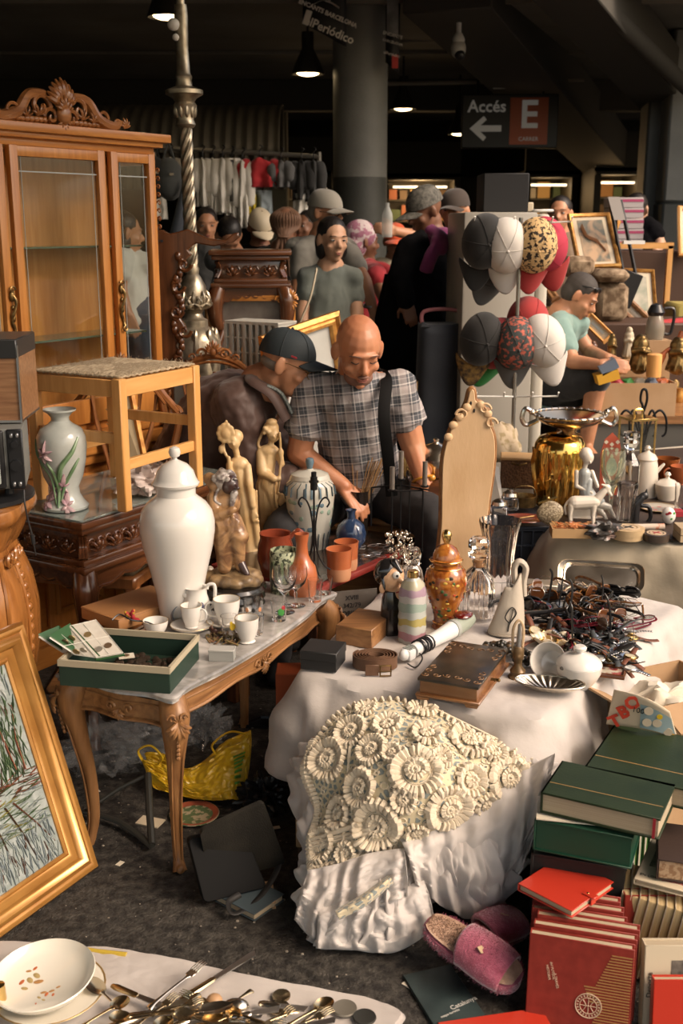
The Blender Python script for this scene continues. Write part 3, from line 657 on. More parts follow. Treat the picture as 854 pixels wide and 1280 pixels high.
# white ribbed crate
c=D(330,420,4.55);t=thing('ribbed_crate','white slatted plastic crate behind the man in the cap','crate',(D(326,430,4.6).x,4.62,D(330,440,4.6).z-.12),R(-30))
wc=mat('crate_white',(.50,.48,.42),.5)
m=M();m.box((0,0,.24),(.26,.14,.012));m.box((0,0,.006),(.26,.14,.012));m.box((.125,0,.12),(.01,.14,.24));m.box((0,.066,.12),(.26,.008,.24));obj('shell',m,wc,t)
for i in range(9):
 m=M();m.box((-.128+.031*i,-.066,.12),(.012,.01,.23));obj('slat',m,wc,t)
for i in range(5):m=M();m.box((-.128,-.06+.03*i,.12),(.01,.012,.23));obj('slat',m,wc,t)
for i in range(3):m=M();m.box((0,-.068,.06+.06*i),(.26,.004,.006));obj('slat',m,wc,t)
zc_=t.location.z;m=M();m.box((0,0,zc_/2-.003),(.32,.24,zc_-.006),bev=.01);tag(obj('plinth_box',m,card,loc=(t.location.x,4.62,0)),'box under the white slatted crate','box')
# gilt picture frame behind the men
q=[D(352,424,4.3),D(425,397,4.5)];d=q[1]-q[0];t=thing('picture_frame','gilt framed pale picture standing behind the bald man','picture',(q[0]+q[1])/2-V((0,0,.32)),atan2(d.y,d.x));
t.rotation_euler=(0,-math.asin(d.z/d.length)*.9,atan2(d.y,d.x));L=.30
m=M();m.frame(L,.5,[(0,0),(.004,.02),(.016,.024),(.024,.018),(.034,.03),(.05,.02),(.05,0)]);obj('gilt_frame',m,gilt,t,(0,0,.05));m=M();m.box((0,.004,.05),(L,.006,.5));obj('canvas',m,mat('pale_print',(.5,.5,.47),.6,col2=(.4,.4,.37),scale=5),t)
# ================================================================= MARBLE TABLE AND WHAT STANDS ON IT
ZT=.5
mA,mB=P(222,874,ZT),P(428,740,ZT);e1=(mB-mA).normalized();e2=V((-e1.y,e1.x,0));Lm=(mB-mA).length;Wm=.385
mt=thing('marble_table','low French coffee table with grey marble top and carved legs','table',mA+e1*Lm/2+e2*Wm/2-V((0,0,ZT)),atan2(e1.y,e1.x))
ol=[]
def serp(w_,d_,n=12):
 a,b=w_/2,d_/2;pts=[(-a+.02,-b+.012),(-a*.8,-b+.022),(-a*.5,-b+.004),(0,-b-.004),(a*.5,-b+.004),(a*.8,-b+.022),(a-.02,-b+.012),(a,-b+.03),(a-.008,-b*.5),(a+.006,0),(a-.008,b*.5),(a,b-.03),(a-.02,b-.012),(a*.5,b-.002),(0,b),(-a*.5,b-.002),(-a+.02,b-.012),(-a,b-.03),(-a+.008,b*.5),(-a-.008,0),(-a+.008,-b*.5),(-a,-b+.03)]
 return[V((p.x,p.y,0))for p in spline([(x,y,0)for x,y in pts],5,True)]
base=serp(Lm,Wm)
marble=mat('grey_marble',(.20,.19,.175),.16,col2=(.50,.47,.44),scale=9,detail=12,dist=1.2,ramp=(.38,.68),coat=.35,rvar=.06)
def offs(pts,o):
 n=len(pts);out=[]
 for i,p in enumerate(pts):
  t_=(pts[(i+1)%n]-pts[i-1]).normalized();out.append(p+V((t_.y,-t_.x,0))*o)
 return out
m=M();m.rings([[p+V((0,0,z))for p in offs(base,o)]for o,z in((-.02,ZT-.024),(-.012,ZT-.024),(-.006,ZT-.02),(-.008,ZT-.014),(0,ZT-.011),(.001,ZT-.005),(-.003,ZT-.001),(-.008,ZT))]);obj('marble_top',m,marble,mt)
m=M();k_=len(base)
rg=[]
for f,z in((0,ZT-.0245),(0,ZT-.05),(1,ZT-.075)):
 r_=[]
 for i,p in enumerate(offs(base,-.03)):
  t_=max(abs(p.x)/(Lm/2),.0);u_=abs(p.y)/(Wm/2);dr=.022*(max(abs(p.x)/(Lm/2),0)**6+0)+.010*cos(p.x*11)**2+.006*sin(p.x*40)*0
  if abs(p.x)>Lm/2-.05:dr=.02+.03*u_**4
  r_.append(p+V((0,0,z-f*dr)))
 rg.append(r_)
rg+=[[p*.97 if False else V((p.x*.975,p.y*.94,p.z))for p in rg[-1]],[V((p.x*.975,p.y*.94,ZT-.03))for p in rg[0]]]
m.rings(rg,cap=False)
m.tube([V((p.x,p.y,p.z))for p in offs(rg[2],.002)],.0055,6,loop=True);m.tube(offs([p for p in rg[1]],.001),.003,6,loop=True)
obj('apron',m,oak,mt)
m=M()
for x in(-.0,):
 c_=V((x,-Wm/2+.024,ZT-.072));acanthus(m,c_,.035,X_,-Z_,-Y_,7);scroll(m,c_+V((.03,0,.004)),.014,X_,Z_,-Y_,1,.25);scroll(m,c_+V((-.03,0,.004)),.014,-X_,Z_,-Y_,1,.25);acanthus(m,c_,.02,X_,Z_,-Y_,5)
c_=V((-Lm/2+.022,0,ZT-.072));acanthus(m,c_,.03,Y_,-Z_,-X_,7)
for s in(-1,1):scroll(m,c_+V((0,s*.028,.004)),.014,-Y_*s,Z_,-X_,1,.25)
stuff(obj('apron_carving',m,oak,mt))
for sx in(-1,1):
 for sy in(-1,1):
  t=M();a,b=Lm/2-.052,Wm/2-.052;q=ZT-.03
  ds=V((sx,sy,0)).normalized()
  pts=[V((sx*a,sy*b,0))+ds*o+Z_*z for o,z in((.0,q),(.026,q-.035),(.028,q-.075),(.012,q-.16),(-.008,q-.27),(-.014,.09),(-.004,.03),(.01,.0))]
  taper_leg(t,pts,[.034,.038,.034,.023,.0165,.014,.0135,.019],12);lg_=obj('leg',t,oakz,mt)
  t=M();pd=V((-ds.y,ds.x,0))
  for s in(-1,1):t.tube([p+ds*(r*.8)+pd*s*r*.5 for p,r in zip(spline(pts[1:7],4),[.034-.0009*i for i in range(21)])],.0028,5)
  c_=pts[1]+ds*.036;acanthus(t,c_,.05,pd,-Z_,ds,7);acanthus(t,c_,.02,pd,Z_,ds,5)
  for s in(-1,1):scroll(t,c_+pd*s*.014+Z_*.01,.012,pd*s,Z_,ds,1,.25,14)
  for k in range(7):t.ell(c_-Z_*(.03+.012*k)-ds*.0022*k,(.006,.006,.007),n=6,m=5)
  t.ell(pts[-1]+ds*.012+Z_*.012,(.012,.012,.012),n=8,m=6)
  obj('leg_carving',t,oakz,lg_)
# ---- helper: lathe whose profile is measured in the photograph
def plathe(m,c,prof,n=36,k=None,sq=None):
 k=k or sz(1,c)
 m.lathe([(max(r,0)*k,D(427,y,c.y).z-c.z if r>=0 else 0)for r,y in prof],n,sq=sq);return m
def Zc(c,y):return D(427,y,c.y).z-c.z
def Xc(c,x):return D(x,700,c.y).x-c.x
# ---- tall white lidded jar
c=P(226,771,ZT+.001);t=thing('ginger_jar','tall plain white lidded porcelain jar','jar',c)
m=M();plathe(m,c,[(0,776),(24,776),(25,773),(26,765),(29,740),(36,710),(43,682),(46,662),(46,650),(43,638),(36,628),(27,621),(24,618),(24,606)]);obj('body',m,porc,t)
m=M();plathe(m,c,[(22,608),(28,606),(29,603),(27,601),(25,597),(22,588),(15,580),(7,576),(3,574),(2.5,572),(6,570),(7.5,565),(6,560),(2,558),(0,558)]);obj('lid',m,porc,t)
# ---- cup maker
def mug(c,r,h,mt_,label,cat='cup',handle=0,grp=None,prof=None,saucer=None,name='cup',rim=None,hs=1,tilt=None):
 t=thing(name,label,cat,c,handle,grp)
 if tilt:t.rotation_euler=tilt
 prof=prof or[(0,.0),(.62,0),(.66,.04),(.62,.08),(.78,.3),(.94,.62),(1.0,1),(.95,1),(.88,.62),(.7,.3),(.4,.14),(0,.12)]
 m=M();m.lathe([(r*a,h*b)for a,b in prof],28);obj('cup_body',m,mt_,t)
 if hs:
  m=M();m.tube(spline([(r*.86,0,h*.82),(r*1.25,0,h*.86),(r*1.55,0,h*.68),(r*1.35,0,h*.38),(r*.78,0,h*.28)],5),[.09*r]*21,7);obj('handle',m,mt_,t)
 if rim:m=M();m.lathe([(r*1.0,h*.995),(r*1.005,h*1.005),(r*.96,h*1.005),(r*.955,h*.995)],28,cap=False);obj('rim',m,rim,t)
 return t
gold_rim=mat('gold_rim',(.45,.30,.12),.3,.6)
c=P(195,792,ZT+.001);mug(c,sz(16,c),sz(18,c),porc,'white cup with grey rim behind the green box',handle=2.5,rim=gold_rim,grp=None,hs=0)
def saucer(c,r,lab,mt_=porc,tilt=(0,0,0)):
 t=thing('saucer',lab,'saucer',c);t.rotation_euler=tilt;m=M();m.lathe([(0,.002),(r*.5,.002),(r*.55,0),(r*.6,.003),(r*.95,.012),(r,.016),(r*.98,.017),(r*.9,.0145),(r*.58,.007),(0,.005)],32);obj('dish',m,mt_,t);m=M();m.lathe([(r*.985,.0165),(r*1.0,.0168),(r*.99,.0178),(r*.965,.017)],32,cap=False);obj('rim',m,gold_rim,t);return t
c=P(240,787,ZT+.001);saucer(c,sz(27,c),'white saucer under the small decorated cup');c=c+V((0,0,.008));t=mug(c,sz(13.5,c),sz(29,c),porc,'small white cup with blue crest standing on a saucer',handle=R(-20),rim=gold_rim)
crest=mat('blue_crest',(.10,.10,.16),.4)
m=M();r=sz(13.5,c);m.ell((-r*.8*cos(.5),-r*.8*sin(.5)-.0,sz(17,c)),(.002,.006,.008),MX.Rotation(.5,3,'Z'));obj('crest',m,crest,t)
c=P(284,782,ZT+.001);saucer(c,sz(26,c),'white saucer under the larger cup left of the small glasses');c=c+V((0,0,.008));mug(c,sz(17,c),sz(32,c),porc,'larger white coffee cup with side handle on a saucer',handle=R(185),rim=gold_rim)
c=P(309,802,ZT+.001);mug(c,sz(15,c),sz(32,c),porc,'white footed cup nearest the marble edge',handle=R(150),rim=gold_rim,hs=0,prof=[(0,0),(.66,0),(.72,.03),(.6,.09),(.7,.2),(.95,.55),(1.02,1),(.97,1),(.9,.55),(.6,.22),(0,.18)])
# creamer jug
c=P(246,778,ZT+.001);k=sz(1,c);t=thing('milk_jug','white porcelain jug with pouring spout in front of the tall jar','jug',c,R(0))
m=M();plathe(m,c,[(0,782),(17,782),(18,778),(19,765),(17,752),(14,742),(14,735),(15,733),(13,734),(12,742),(0,745)]);m.cone((-8*k,-.01,Zc(c,744)),(-21*k,-.012,Zc(c,737)),6*k,3*k);obj('body',m,porc,t)
m=M();m.tube(spline([(13*k,0,Zc(c,762)),(21*k,0,Zc(c,757)),(24*k,0,Zc(c,742)),(23*k,0,Zc(c,731)),(16*k,0,Zc(c,731)),(14*k,0,Zc(c,736))],6),2.2*k,8);obj('handle',m,porc,t)
m=M();m.ell((9*k,-16*k,Zc(c,752)),(3*k,1.2*k,4.5*k));obj('crest',m,crest,t)
# blue-grey cup lying
c=P(219,776,ZT+.001);mug(c+V((0,.02,.012)),sz(14,c),sz(26,c),mat('blue_glaze',(.12,.17,.22),.3,coat=.4),'blue-grey cup lying on its side',handle=0,hs=1,tilt=(R(75),0,R(30)))
# glassware
def tumbler(c,r,h,lab,taper=.85,grp=None,foot=.0,pat=None):
 t=thing('glass',lab,'glass',c,0,grp);b=.12
 m=M();m.lathe([(0,0),(r*taper,0),(r*(taper+.02),h*.04),(r,h),(r*.94,h),(r*taper*.9,h*b),(0,h*b*.9)],24);obj('glass_body',m,GLASS,t)
 if pat:
  for j,(a,z,s,mm)in enumerate(pat):m=M();m.ell((r*.99*sin(a),-r*.99*cos(a),h*z),(s*r,.0015,s*r*1.2),MX.Rotation(a,3,'Z'));obj('printed_motif',m,mm,t)
 return t
yel=mat('yellow_print',(.75,.50,.03),.4);redp=mat('red_print',(.35,.03,.04),.4);grp_=mat('green_print',(.05,.25,.05),.4);blkp=mat('black_print',(.02,.02,.02),.4)
c=P(287,800,ZT+.001);tumbler(c,sz(11,c),sz(32,c),'small glass with a yellow printed motif',.8,pat=[(.5,.65,.35,yel),(.35,.8,.18,yel)])
c=P(317,775,ZT+.001);tumbler(c,sz(12.5,c),sz(28,c),'frosted small glass with little orange faces',.9,pat=[(-.6,.6,.2,mat('orange_print',(.5,.22,.1),.5)),(.1,.6,.2,blkp),(.8,.6,.2,mat('orange_print',()))])
c=P(318,792,ZT+.001);tumbler(c,sz(12.5,c),sz(25,c),'clear glass beside the footed cup',.85)
c=P(349,775,ZT+.001);tumbler(c,sz(10.5,c),sz(27,c),'shot glass with red and green cactus print',.8,pat=[(.3,.5,.4,grp_),(.6,.7,.25,redp),(.1,.3,.22,blkp)])
c=P(394,751,ZT+.001);tumbler(c,sz(9.5,c),sz(28,c),'tall shot glass near the far marble corner',.8)
c=P(407,742,ZT+.001);tumbler(c,sz(9.5,c),sz(22,c),'short clear glass at the far marble corner',.75)
def goblet(c,r,h,lab):
 t=thing('wine_glass',lab,'glass',c);m=M();m.lathe([(0,0),(r*.8,.001),(r*.75,.003),(r*.15,.008),(r*.1,h*.2),(r*.16,h*.3),(r*.1,h*.38),(r*.3,h*.45),(r*.8,h*.6),(r,h*.8),(r*.93,h),(r*.9,h),(r*.96,h*.8),(r*.75,h*.61),(0,h*.47)],24);obj('glass_body',m,GLASS,t)
c=P(356,765,ZT+.001);goblet(c,sz(16,c),sz(58,c),'clear wine goblet in front of the patterned tin')
c=P(370,757,ZT+.001);goblet(c,sz(15,c),sz(50,c),'second wine goblet beside the terracotta jug')
# small silver-grey box
c=P(278,824,ZT);m=M();m.box((0,0,.014),(.066,.036,.028),bev=.001);t=thing('trinket_box','small silver-grey box at the front edge of the marble','box',c,R(-3));obj('box_body',m,mat('grey_card',(.30,.30,.28),.5),t);m=M();m.box((0,0,.029),(.068,.038,.004),bev=.001);obj('lid',m,mat('grey_lid',(.42,.41,.38),.45),t)
# scraps and tiny figurines next to it
m=M()
for i in range(36):
 q=P(rnd(258,300),rnd(792,806),ZT);m.tube(spline([q,q+V((rnd(-.012,.012),rnd(-.01,.01),rnd(.004,.016))),q+V((rnd(-.02,.02),rnd(-.02,.02),.002))],3),rnd(.001,.0035),5)
tag(stuff(obj('dried_flowers',m,mat('potpourri',(.16,.07,.04),.8,col2=(.22,.18,.06),scale=90))),'heap of dried flowers and scraps behind the silver-grey box','dried flowers')
for(x,y,lab,mm)in((268,795,'small brown bird figurine among the dried flowers',mat('brown_fig',(.12,.05,.03),.4)),(296,800,'tiny beige shell beside the dried flowers',mat('beige_fig',(.5,.36,.22),.5))):
 c=P(x,y,ZT);m=M();m.ell((0,0,.012),(.010,.006,.010));m.ell((-.008,0,.024),.006);m.cone((.006,0,.012),(.018,0,.02),.004,.001);tag(obj('figurine',m,mm,loc=c),lab,'figurine')
# scarlet ornament, glasses chain by cups
c=P(160,778,ZT+.02);m=M()
for i in range(5):a=i*1.3;m.ell((.012*cos(a),.008*sin(a),.02+.006*i),(.012,.006,.006),MX.Rotation(a,3,'Y'))
tag(obj('cloth_ornament',m,mat('red_yellow_cloth',(.35,.02,.03),.8,col2=(.55,.35,.03),scale=60,ramp=(.5,.55)),loc=c+V((.01,0,-.012))),'tiny red and yellow cloth ornament lying on the leather case','ornament')
m=M();m.tube(spline([P(140,775,ZT+.05),P(150,768,ZT+.06),P(165,775,ZT+.045),P(185,778,ZT+.03),P(205,788,ZT+.01)],6),.0022,6);tag(obj('spectacle_cord',m,blackp),'black cord trailing over the leather case','cord')
# sunglasses half behind the box rim
# brown leather case
c=P(168,770,ZT);t=thing('leather_case','flat tan case lying behind the green box','case',(c+V((0,.02,0))),atan2(e1.y,e1.x)-R(14));tanl=mat('tan_leather',(.34,.16,.06),.45,col2=(.40,.20,.08),scale=5,bump=.0003,bscale=120)
m=M();m.box((0,0,.018),(.26,.17,.034),bev=.005,seg=2);obj('case_body',m,tanl,t);m=M();m.box((0,0,.035),(.262,.172,.006),bev=.003);obj('lid',m,tanl,t)
# ---- open green box with a coin album
ga=[P(57,828,ZT+.065),P(203,832,ZT+.065),P(255,798,ZT+.065),P(135,784,ZT+.065)]
gg=mat('green_card',(.015,.032,.022),.45,col2=(.02,.045,.03),scale=7,bump=.0003);gi=mat('box_lining',(.42,.36,.25),.7)
gc=sum(ga,V())/4;u1=((ga[1]-ga[0])+(ga[2]-ga[3])).normalized();u2=V((-u1.y,u1.x,0));gw=.5*((ga[1]-ga[0]).dot(u1)+(ga[2]-ga[3]).dot(u1));gd=.5*((ga[3]-ga[0]).dot(u2)+(ga[2]-ga[1]).dot(u2))
gx=thing('open_green_box','open dark green cardboard box on the near marble corner','box',(gc.x,gc.y,ZT+.001),atan2(u1.y,u1.x))
m=M();hb=.062
for a,b in(((0,-gd/2,hb/2),(gw,.003,hb)),((0,gd/2,hb/2),(gw,.003,hb)),((-gw/2,0,hb/2),(.003,gd,hb)),((gw/2,0,hb/2),(.003,gd,hb)),((0,0,.0015),(gw,gd,.003))):m.box(a,b)
obj('tray',m,gg,gx)
m=M()
for a,b in(((0,-gd/2,hb-.003),(gw+.007,.007,.016)),((0,gd/2,hb-.003),(gw+.007,.007,.016)),((-gw/2,0,hb-.003),(.007,gd+.0,.016)),((gw/2,0,hb-.003),(.007,gd,.016))):m.box(a,b)
obj('lining_rim',m,gi,gx)
m=M()
for i in range(120):m.ell((rnd(-gw*.2,gw*.42),rnd(-gd*.4,gd*.35),rnd(.006,.02)),(rnd(.006,.011),rnd(.006,.011),.0015),MX.Rotation(rnd(0,1),3,'X'),n=10,m=4)
tag(stuff(obj('loose_coins',m,mat('dull_coins',(.10,.065,.045),.45,.6,col2=(.05,.04,.03),scale=50),loc=gx.location,rot=gx.rotation_euler)),'loose dull coins in the bottom of the green box','coins')
def coin(c,r,mm,lab,rot,par=None):
 m=M();m.lathe([(0,0),(r,0),(r*1.02,.0006),(r,.0014),(r*.9,.0014),(r*.88,.001),(0,.001)],20);o=obj('coin',m,mm,par,c,rot);return o
cm=[mat('coin_gold',(.45,.32,.15),.4,.7),mat('coin_silver',(.5,.46,.38),.4,.7),mat('coin_bronze',(.30,.2,.12),.4,.7)]
q=[P(102,812,ZT+.07),P(140,824,ZT+.075),P(150,806,ZT+.07),P(118,782,ZT+.10),P(84,790,ZT+.10)]
al=thing('coin_album','open coin album with clear sleeves propped in the green box','album',(0,0,0))
cover=mat('album_green',(.03,.09,.03),.5);sleeve=mat('album_sleeve',(.62,.58,.50),.25,col2=(.55,.50,.42),scale=25,coat=.3)
def page(pts,nm='album_page'):
 m=M();m.rings([[p for p in pts],[p+V((0,.001,-.003))for p in pts]]);return obj(nm,m,sleeve,al,flat=True)
pgs=[[P(94,818,ZT+.07),P(122,822,ZT+.07),P(86,783,ZT+.115),P(62,797,ZT+.115)],[P(120,822,ZT+.07),P(154,816,ZT+.075),P(120,775,ZT+.12),P(86,783,ZT+.115)],[P(78,815,ZT+.06),P(100,819,ZT+.06),P(72,786,ZT+.105),P(48,796,ZT+.105)]]
for i,pg in enumerate(pgs):
 o=page(pg);n_=(pg[1]-pg[0]).cross(pg[3]-pg[0]).normalized();n_=n_ if n_.y<0 or n_.z>0 else-n_
 m=M();pg2=[p-n_*.005 for p in pg];ce=sum(pg2,V())/4;m.rings([[ce+(p-ce)*1.06 for p in pg2],[ce+(p-ce)*1.06-n_*.003 for p in pg2]]);obj('album_cover',m,cover,al,flat=True)
 if i<2:
  for j,(a,b)in enumerate([(.3,.2),(.7,.25),(.35,.65),(.75,.7)][:3 if i else 4]):
   c_=pg[0].lerp(pg[1],a).lerp(pg[3].lerp(pg[2],a),b)+n_*.0015;coin(c_,.0095,cm[(i+j)%3],'',n_.to_track_quat('Z','Y').to_euler(),al)
  m=M()
  for a in(0,.5,1):m.tube([pg[0].lerp(pg[1],a)+n_*.001,pg[3].lerp(pg[2],a)+n_*.001],.0008,4);m.tube([pg[0].lerp(pg[3],a)+n_*.001,pg[1].lerp(pg[2],a)+n_*.001],.0008,4)
  obj('sleeve_seam',m,mat('seam',(.7,.68,.6),.3),al)
c=P(158,820,ZT+.028);m=M();m.box((0,0,.0),(.04,.03,.003),MX.Rotation(.3,3,'Z'));t=thing('coin_card','square card with one coin inside the green box','card',c);obj('card',m,paper,t);m=M();m.lathe([(0,.0015),(.008,.0015),(.008,.003),(0,.003)],16);obj('coin',m,cm[2],t)
# ---- lacquer table behind, with red rim
ZL=.5
la,lb=P(404,733,ZL),P(492,694,ZL);f1=(lb-la).normalized();f2=V((-f1.y,f1.x,0));LL=(lb-la).length+.25;LW=.45
red_l=mat('red_lacquer',(.22,.025,.02),.25,coat=.5);lac=mat('painted_lacquer',(.03,.022,.016),.18,col2=(.12,.05,.03),scale=14,dist=2,ramp=(.5,.7),coat=.5)
lt=thing('lacquer_table','low dark lacquer table with red rim behind the marble one','table',la+f1*(LL/2-.02)+f2*(LW/2)-V((0,0,ZL)),atan2(f1.y,f1.x))
m=M();m.box((0,0,ZL-.012),(LL,LW,.024),bev=.006,seg=2);obj('rim',m,red_l,lt);m=M();m.box((0,0,ZL-.004),(LL-.05,LW-.05,.0105));obj('table_top',m,lac,lt)
for sx in(-1,1):
 for sy in(-1,1):m=M();m.box((sx*(LL/2-.05),sy*(LW/2-.05),ZL/2-.012),(.04,.04,ZL-.024),bev=.004);obj('leg',m,walnutz,lt)
ZL+=.0015
# dark low table carrying the statues, left of it
q=la-f1*.0;q2=P(300,700,.49)
sl=thing('statue_bench','dark low bench under the ivory statues behind the marble table','bench',(-.27,3.86,0),R(20));m=M();m.box((0,0,.475),(.36,.42,.03),bev=.004);obj('bench_top',m,walnut,sl)
for sx in(-1,1):
 for sy in(-1,1):m=M();m.box((sx*.14,sy*.17,.23),(.035,.035,.46));obj('leg',m,walnutz,sl)
# ---- carved figures
ivory=mat('carved_ivory',(.52,.33,.14),.38,col2=(.66,.48,.26),scale=12,bump=.0008,bscale=90,coat=.1)
def figure(name,label,c,k,prims,mt_,extra=None,vox=.0035,smo=3,folds=0):
 t=thing(name,label,'statue',c)
 m=M()
 for pr in prims:
  if pr[0]=='c':_,a,b,ra,rb=pr;m.cone(V(a)*k,V(b)*k,ra*k,rb*k,10)
  elif pr[0]=='e':_,a,r_=pr;m.ell(V(a)*k,tuple(v*k for v in r_))
  elif pr[0]=='t':_,pts,r_=pr;m.tube(spline([V(p)*k for p in pts],5),r_*k,8)
 obj('figure',m,mt_,t,vox=vox,smo=smo)
 return t
def robe(h,r0,r1,n=9,seed=0,lean=0):
 """vertical folds of a robe"""
 out=[]
 for i in range(n):
  a=2*pi*i/n+seed;out.append(('t',[(r0*cos(a),r0*sin(a)*.8,2),(r0*.86*cos(a+.15),r0*.8*sin(a+.15)*.8,h*.4),(r1*cos(a+.1),r1*sin(a+.1)*.8,h*.8)],1.6))
 return out
# left lady with a flower
c=P(312,690,.492);k=sz(1,c);hd=(-16,0,140)
pr=[('c',(0,0,6),(-4,0,60),12,11),('c',(-4,0,60),(-11,0,104),11,9),('e',(-11,0,112),(13,9,10)),('c',(-12,0,118),hd,4,4),('e',hd,(8,8.5,9.5)),('e',(-14,3,146),(9.5,9,9)),('e',(-16,-8.5,138),(1.4,2,2)),('c',(-22,-4,112),(-21,-9,96),4.5,4),('c',(-21,-9,96),(-22,-9,122),3.5,2.5),('c',(0,-3,110),(2,-8,88),5,5.5),('c',(2,-8,88),(6,-9,62),5,5),('e',(7,-9,50),(5,4,12)),('c',(8,-7,45),(11,-6,12),5,5),('t',[(-24,-8,122),(-28,-6,132),(-28,-6,146)],2),('e',(0,0,3),(15,12,4))]+robe(100,12,10)
pr+=[('e',(-25+8.5*cos(i*pi/5),-9,152+9.5*sin(i*pi/5)),(3.6,2,4.2))for i in range(10)]+[('e',(-25,-10.5,152),(5.5,2,6.5)),('e',(-24,-7,164),(2,2,5)),('e',(-31,-6,132),(4,2.5,6))]
pr+=[('e',(9+rnd(-3,3),-11,50+rnd(-8,6)),(2.6,2,2.6))for i in range(7)]
figure('ivory_statue','carved ivory-coloured lady holding up a large flower',c,k,pr,ivory)
# right lady with staff and child
c=P(336,674,.492);k=sz(1,c)
pr=[('c',(0,0,6),(-4,0,70),13,12),('c',(-4,0,70),(2,0,105),11,9.5),('e',(2,0,112),(13,9,9)),('c',(3,0,116),(7,-1,130),4,3.5),('e',(8,-2,133),(8,8.5,9.5)),('e',(5,2,140),(10,9,9.5)),('e',(9,-10,132),(1.4,2,2)),('e',(6,-1,148),(7,6,5)),('c',(-8,-2,110),(-6,-8,88),6,7.5),('c',(-6,-8,88),(8,-12,80),7,5),('e',(0,-8,72),(9,6,12)),('c',(0,-8,68),(8,-8,40),6,3),('t',[(16,-10,138),(17,-10,110),(15,-11,80),(12,-9,60)],1.8),('c',(13,-2,110),(18,-8,98),5,4),('c',(18,-8,98),(17,-10,112),3.5,3),('e',(14,-12,80),(4,3,3)),('e',(17,-10,112),(4,3,6)),('t',[(-4,4,138),(-11,0,122),(-8,-2,112),(-13,0,104)],2.2),('e',(2,0,3),(19,13,4)),('e',(-2,-8,142),(3,3,3)),('e',(2,-8,138),(3,3,3)),('e',(-3,-7,136),(2.6,2.6,2.6))]+robe(95,13,11,10,1)
pr+=[('c',(17,-10,3),(17,-10,36),8,7),('e',(17,-10,38),(8,6,6)),('e',(17,-11,52),(5.5,5.5,6.5)),('e',(17,-10,58),(4,4,4)),('c',(11,-12,38),(16,-17,28),3.5,3),('c',(23,-12,38),(19,-17,28),3.5,3),('e',(8,-10,14),(5,5,9)),('e',(-6,-9,12),(6,5,8))]+[('e',(rnd(-10,24),-15,rnd(2,20)),(3,3,4))for i in range(12)]
figure('ivory_statue','carved ivory-coloured robed lady with staff and small child',c,k,pr,ivory)
# seated painted fisherman on a round dark base
c=P(292,752,ZT+.001);k=sz(1,c);t=thing('seated_statue','painted seated bearded old man statue on a round black stand','statue',c)
m=M();plathe(m,c,[(0,758),(38,758),(40,753),(36,748),(40,744),(38,738),(42,733),(40,729),(34,727),(0,727)]);obj('stand',m,mat('lacquer_black',(.012,.010,.009),.2,coat=.6),t)
skinp=mat('painted_robe',(.13,.06,.025),.35,col2=(.38,.22,.10),scale=16,dist=1.5,ramp=(.4,.6),bump=.001,bscale=50,coat=.3)
Q=lambda x,y,d=0:V((Xc(c,x),d*k,Zc(c,y)))
m=M()
for i in range(14):a=i*.45;m.ell((26*k*cos(a),20*k*sin(a)-4*k,Zc(c,722)+rnd(-3,3)*k),(13*k,11*k,8*k))
m.ell(Q(294,716,0),(30*k,20*k,8*k));obj('rock',m,mat('rock_glaze',(.10,.065,.035),.3,col2=(.30,.20,.10),scale=25,dist=1,bump=.002,bscale=40),t,vox=.004,smo=2)
m=M()
m.cone(Q(284,660,6),Q(279,615,6),18*k,14*k);m.ell(Q(285,628,0),(18*k,13*k,18*k));m.cone(Q(288,655,0),Q(300,668,-10),18*k,13*k);m.cone(Q(299,668,-11),Q(301,705,-11),11*k,6*k);m.cone(Q(282,665,-5),Q(282,705,-12),15*k,9*k);m.cone(Q(270,622,-3),Q(272,642,-12),9*k,8*k);m.cone(Q(272,642,-12),Q(292,634,-18),8*k,5*k);m.ell(Q(294,632,-18),(6*k,4*k,4*k));m.cone(Q(272,605,4),Q(264,600,8),12*k,8*k)
for i in range(9):m.tube(spline([Q(270+i*4,640+3*(i%3),-13),Q(276+i*3,655,-17),Q(280+i*2.4,680+4*(i%2),-14)],4),1.8*k,6)
obj('robe',m,skinp,t,vox=.004,smo=3)
m=M();m.ell(Q(290,604,-4),(11*k,12*k,13*k));m.cone(Q(296,604,-10),Q(301,607,-14),4*k,2.4*k);m.cone(Q(287,612,0),Q(284,624,2),8*k,8*k);obj('head',m,mat('dark_skin_glaze',(.045,.022,.018),.3,coat=.4),t,vox=.003,smo=2)
m=M();m.cone(Q(302,700,-12),Q(310,712,-18),6*k,4*k);m.cone(Q(302,706,-10),Q(303,722,-12),5*k,5*k);obj('lower_leg',m,mat('dark_skin_glaze',()),t,vox=.003,smo=2)
m=M()
for i in range(26):a=rnd(0,6.28);b=rnd(-.3,1.2);m.ell(Q(283,600,-2)+V((13*k*cos(a)*cos(b),11*k*sin(a)*cos(b),13*k*sin(b))),(4*k,4*k,3.4*k),n=8,m=6)
m.ell(Q(283,599,-2),(13*k,11*k,13*k));m.cone(Q(296,614,-11),Q(292,632,-15),5*k,2.4*k);m.tube(spline([Q(300,597,-10),Q(296,595,-14)],4),1.6*k,6);m.tube(spline([Q(276,610,-8),Q(272,622,-12),Q(280,628,-12)],4),2*k,6)
obj('hair_and_beard',m,mat('hair_glaze',(.13,.10,.09),.35,col2=(.40,.36,.32),scale=60,ramp=(.42,.55),coat=.3),t,vox=.003,smo=1)
c=P(262,735,ZT+.001);m=M();m.cone((0,0,.01),(.004,0,.06),.017,.012);m.cone((0,-.01,.02),(-.006,-.012,.05),.012,.008)
for i in range(8):m.ell((rnd(-.012,.012),rnd(-.014,0),rnd(.01,.07)),rnd(.006,.01))
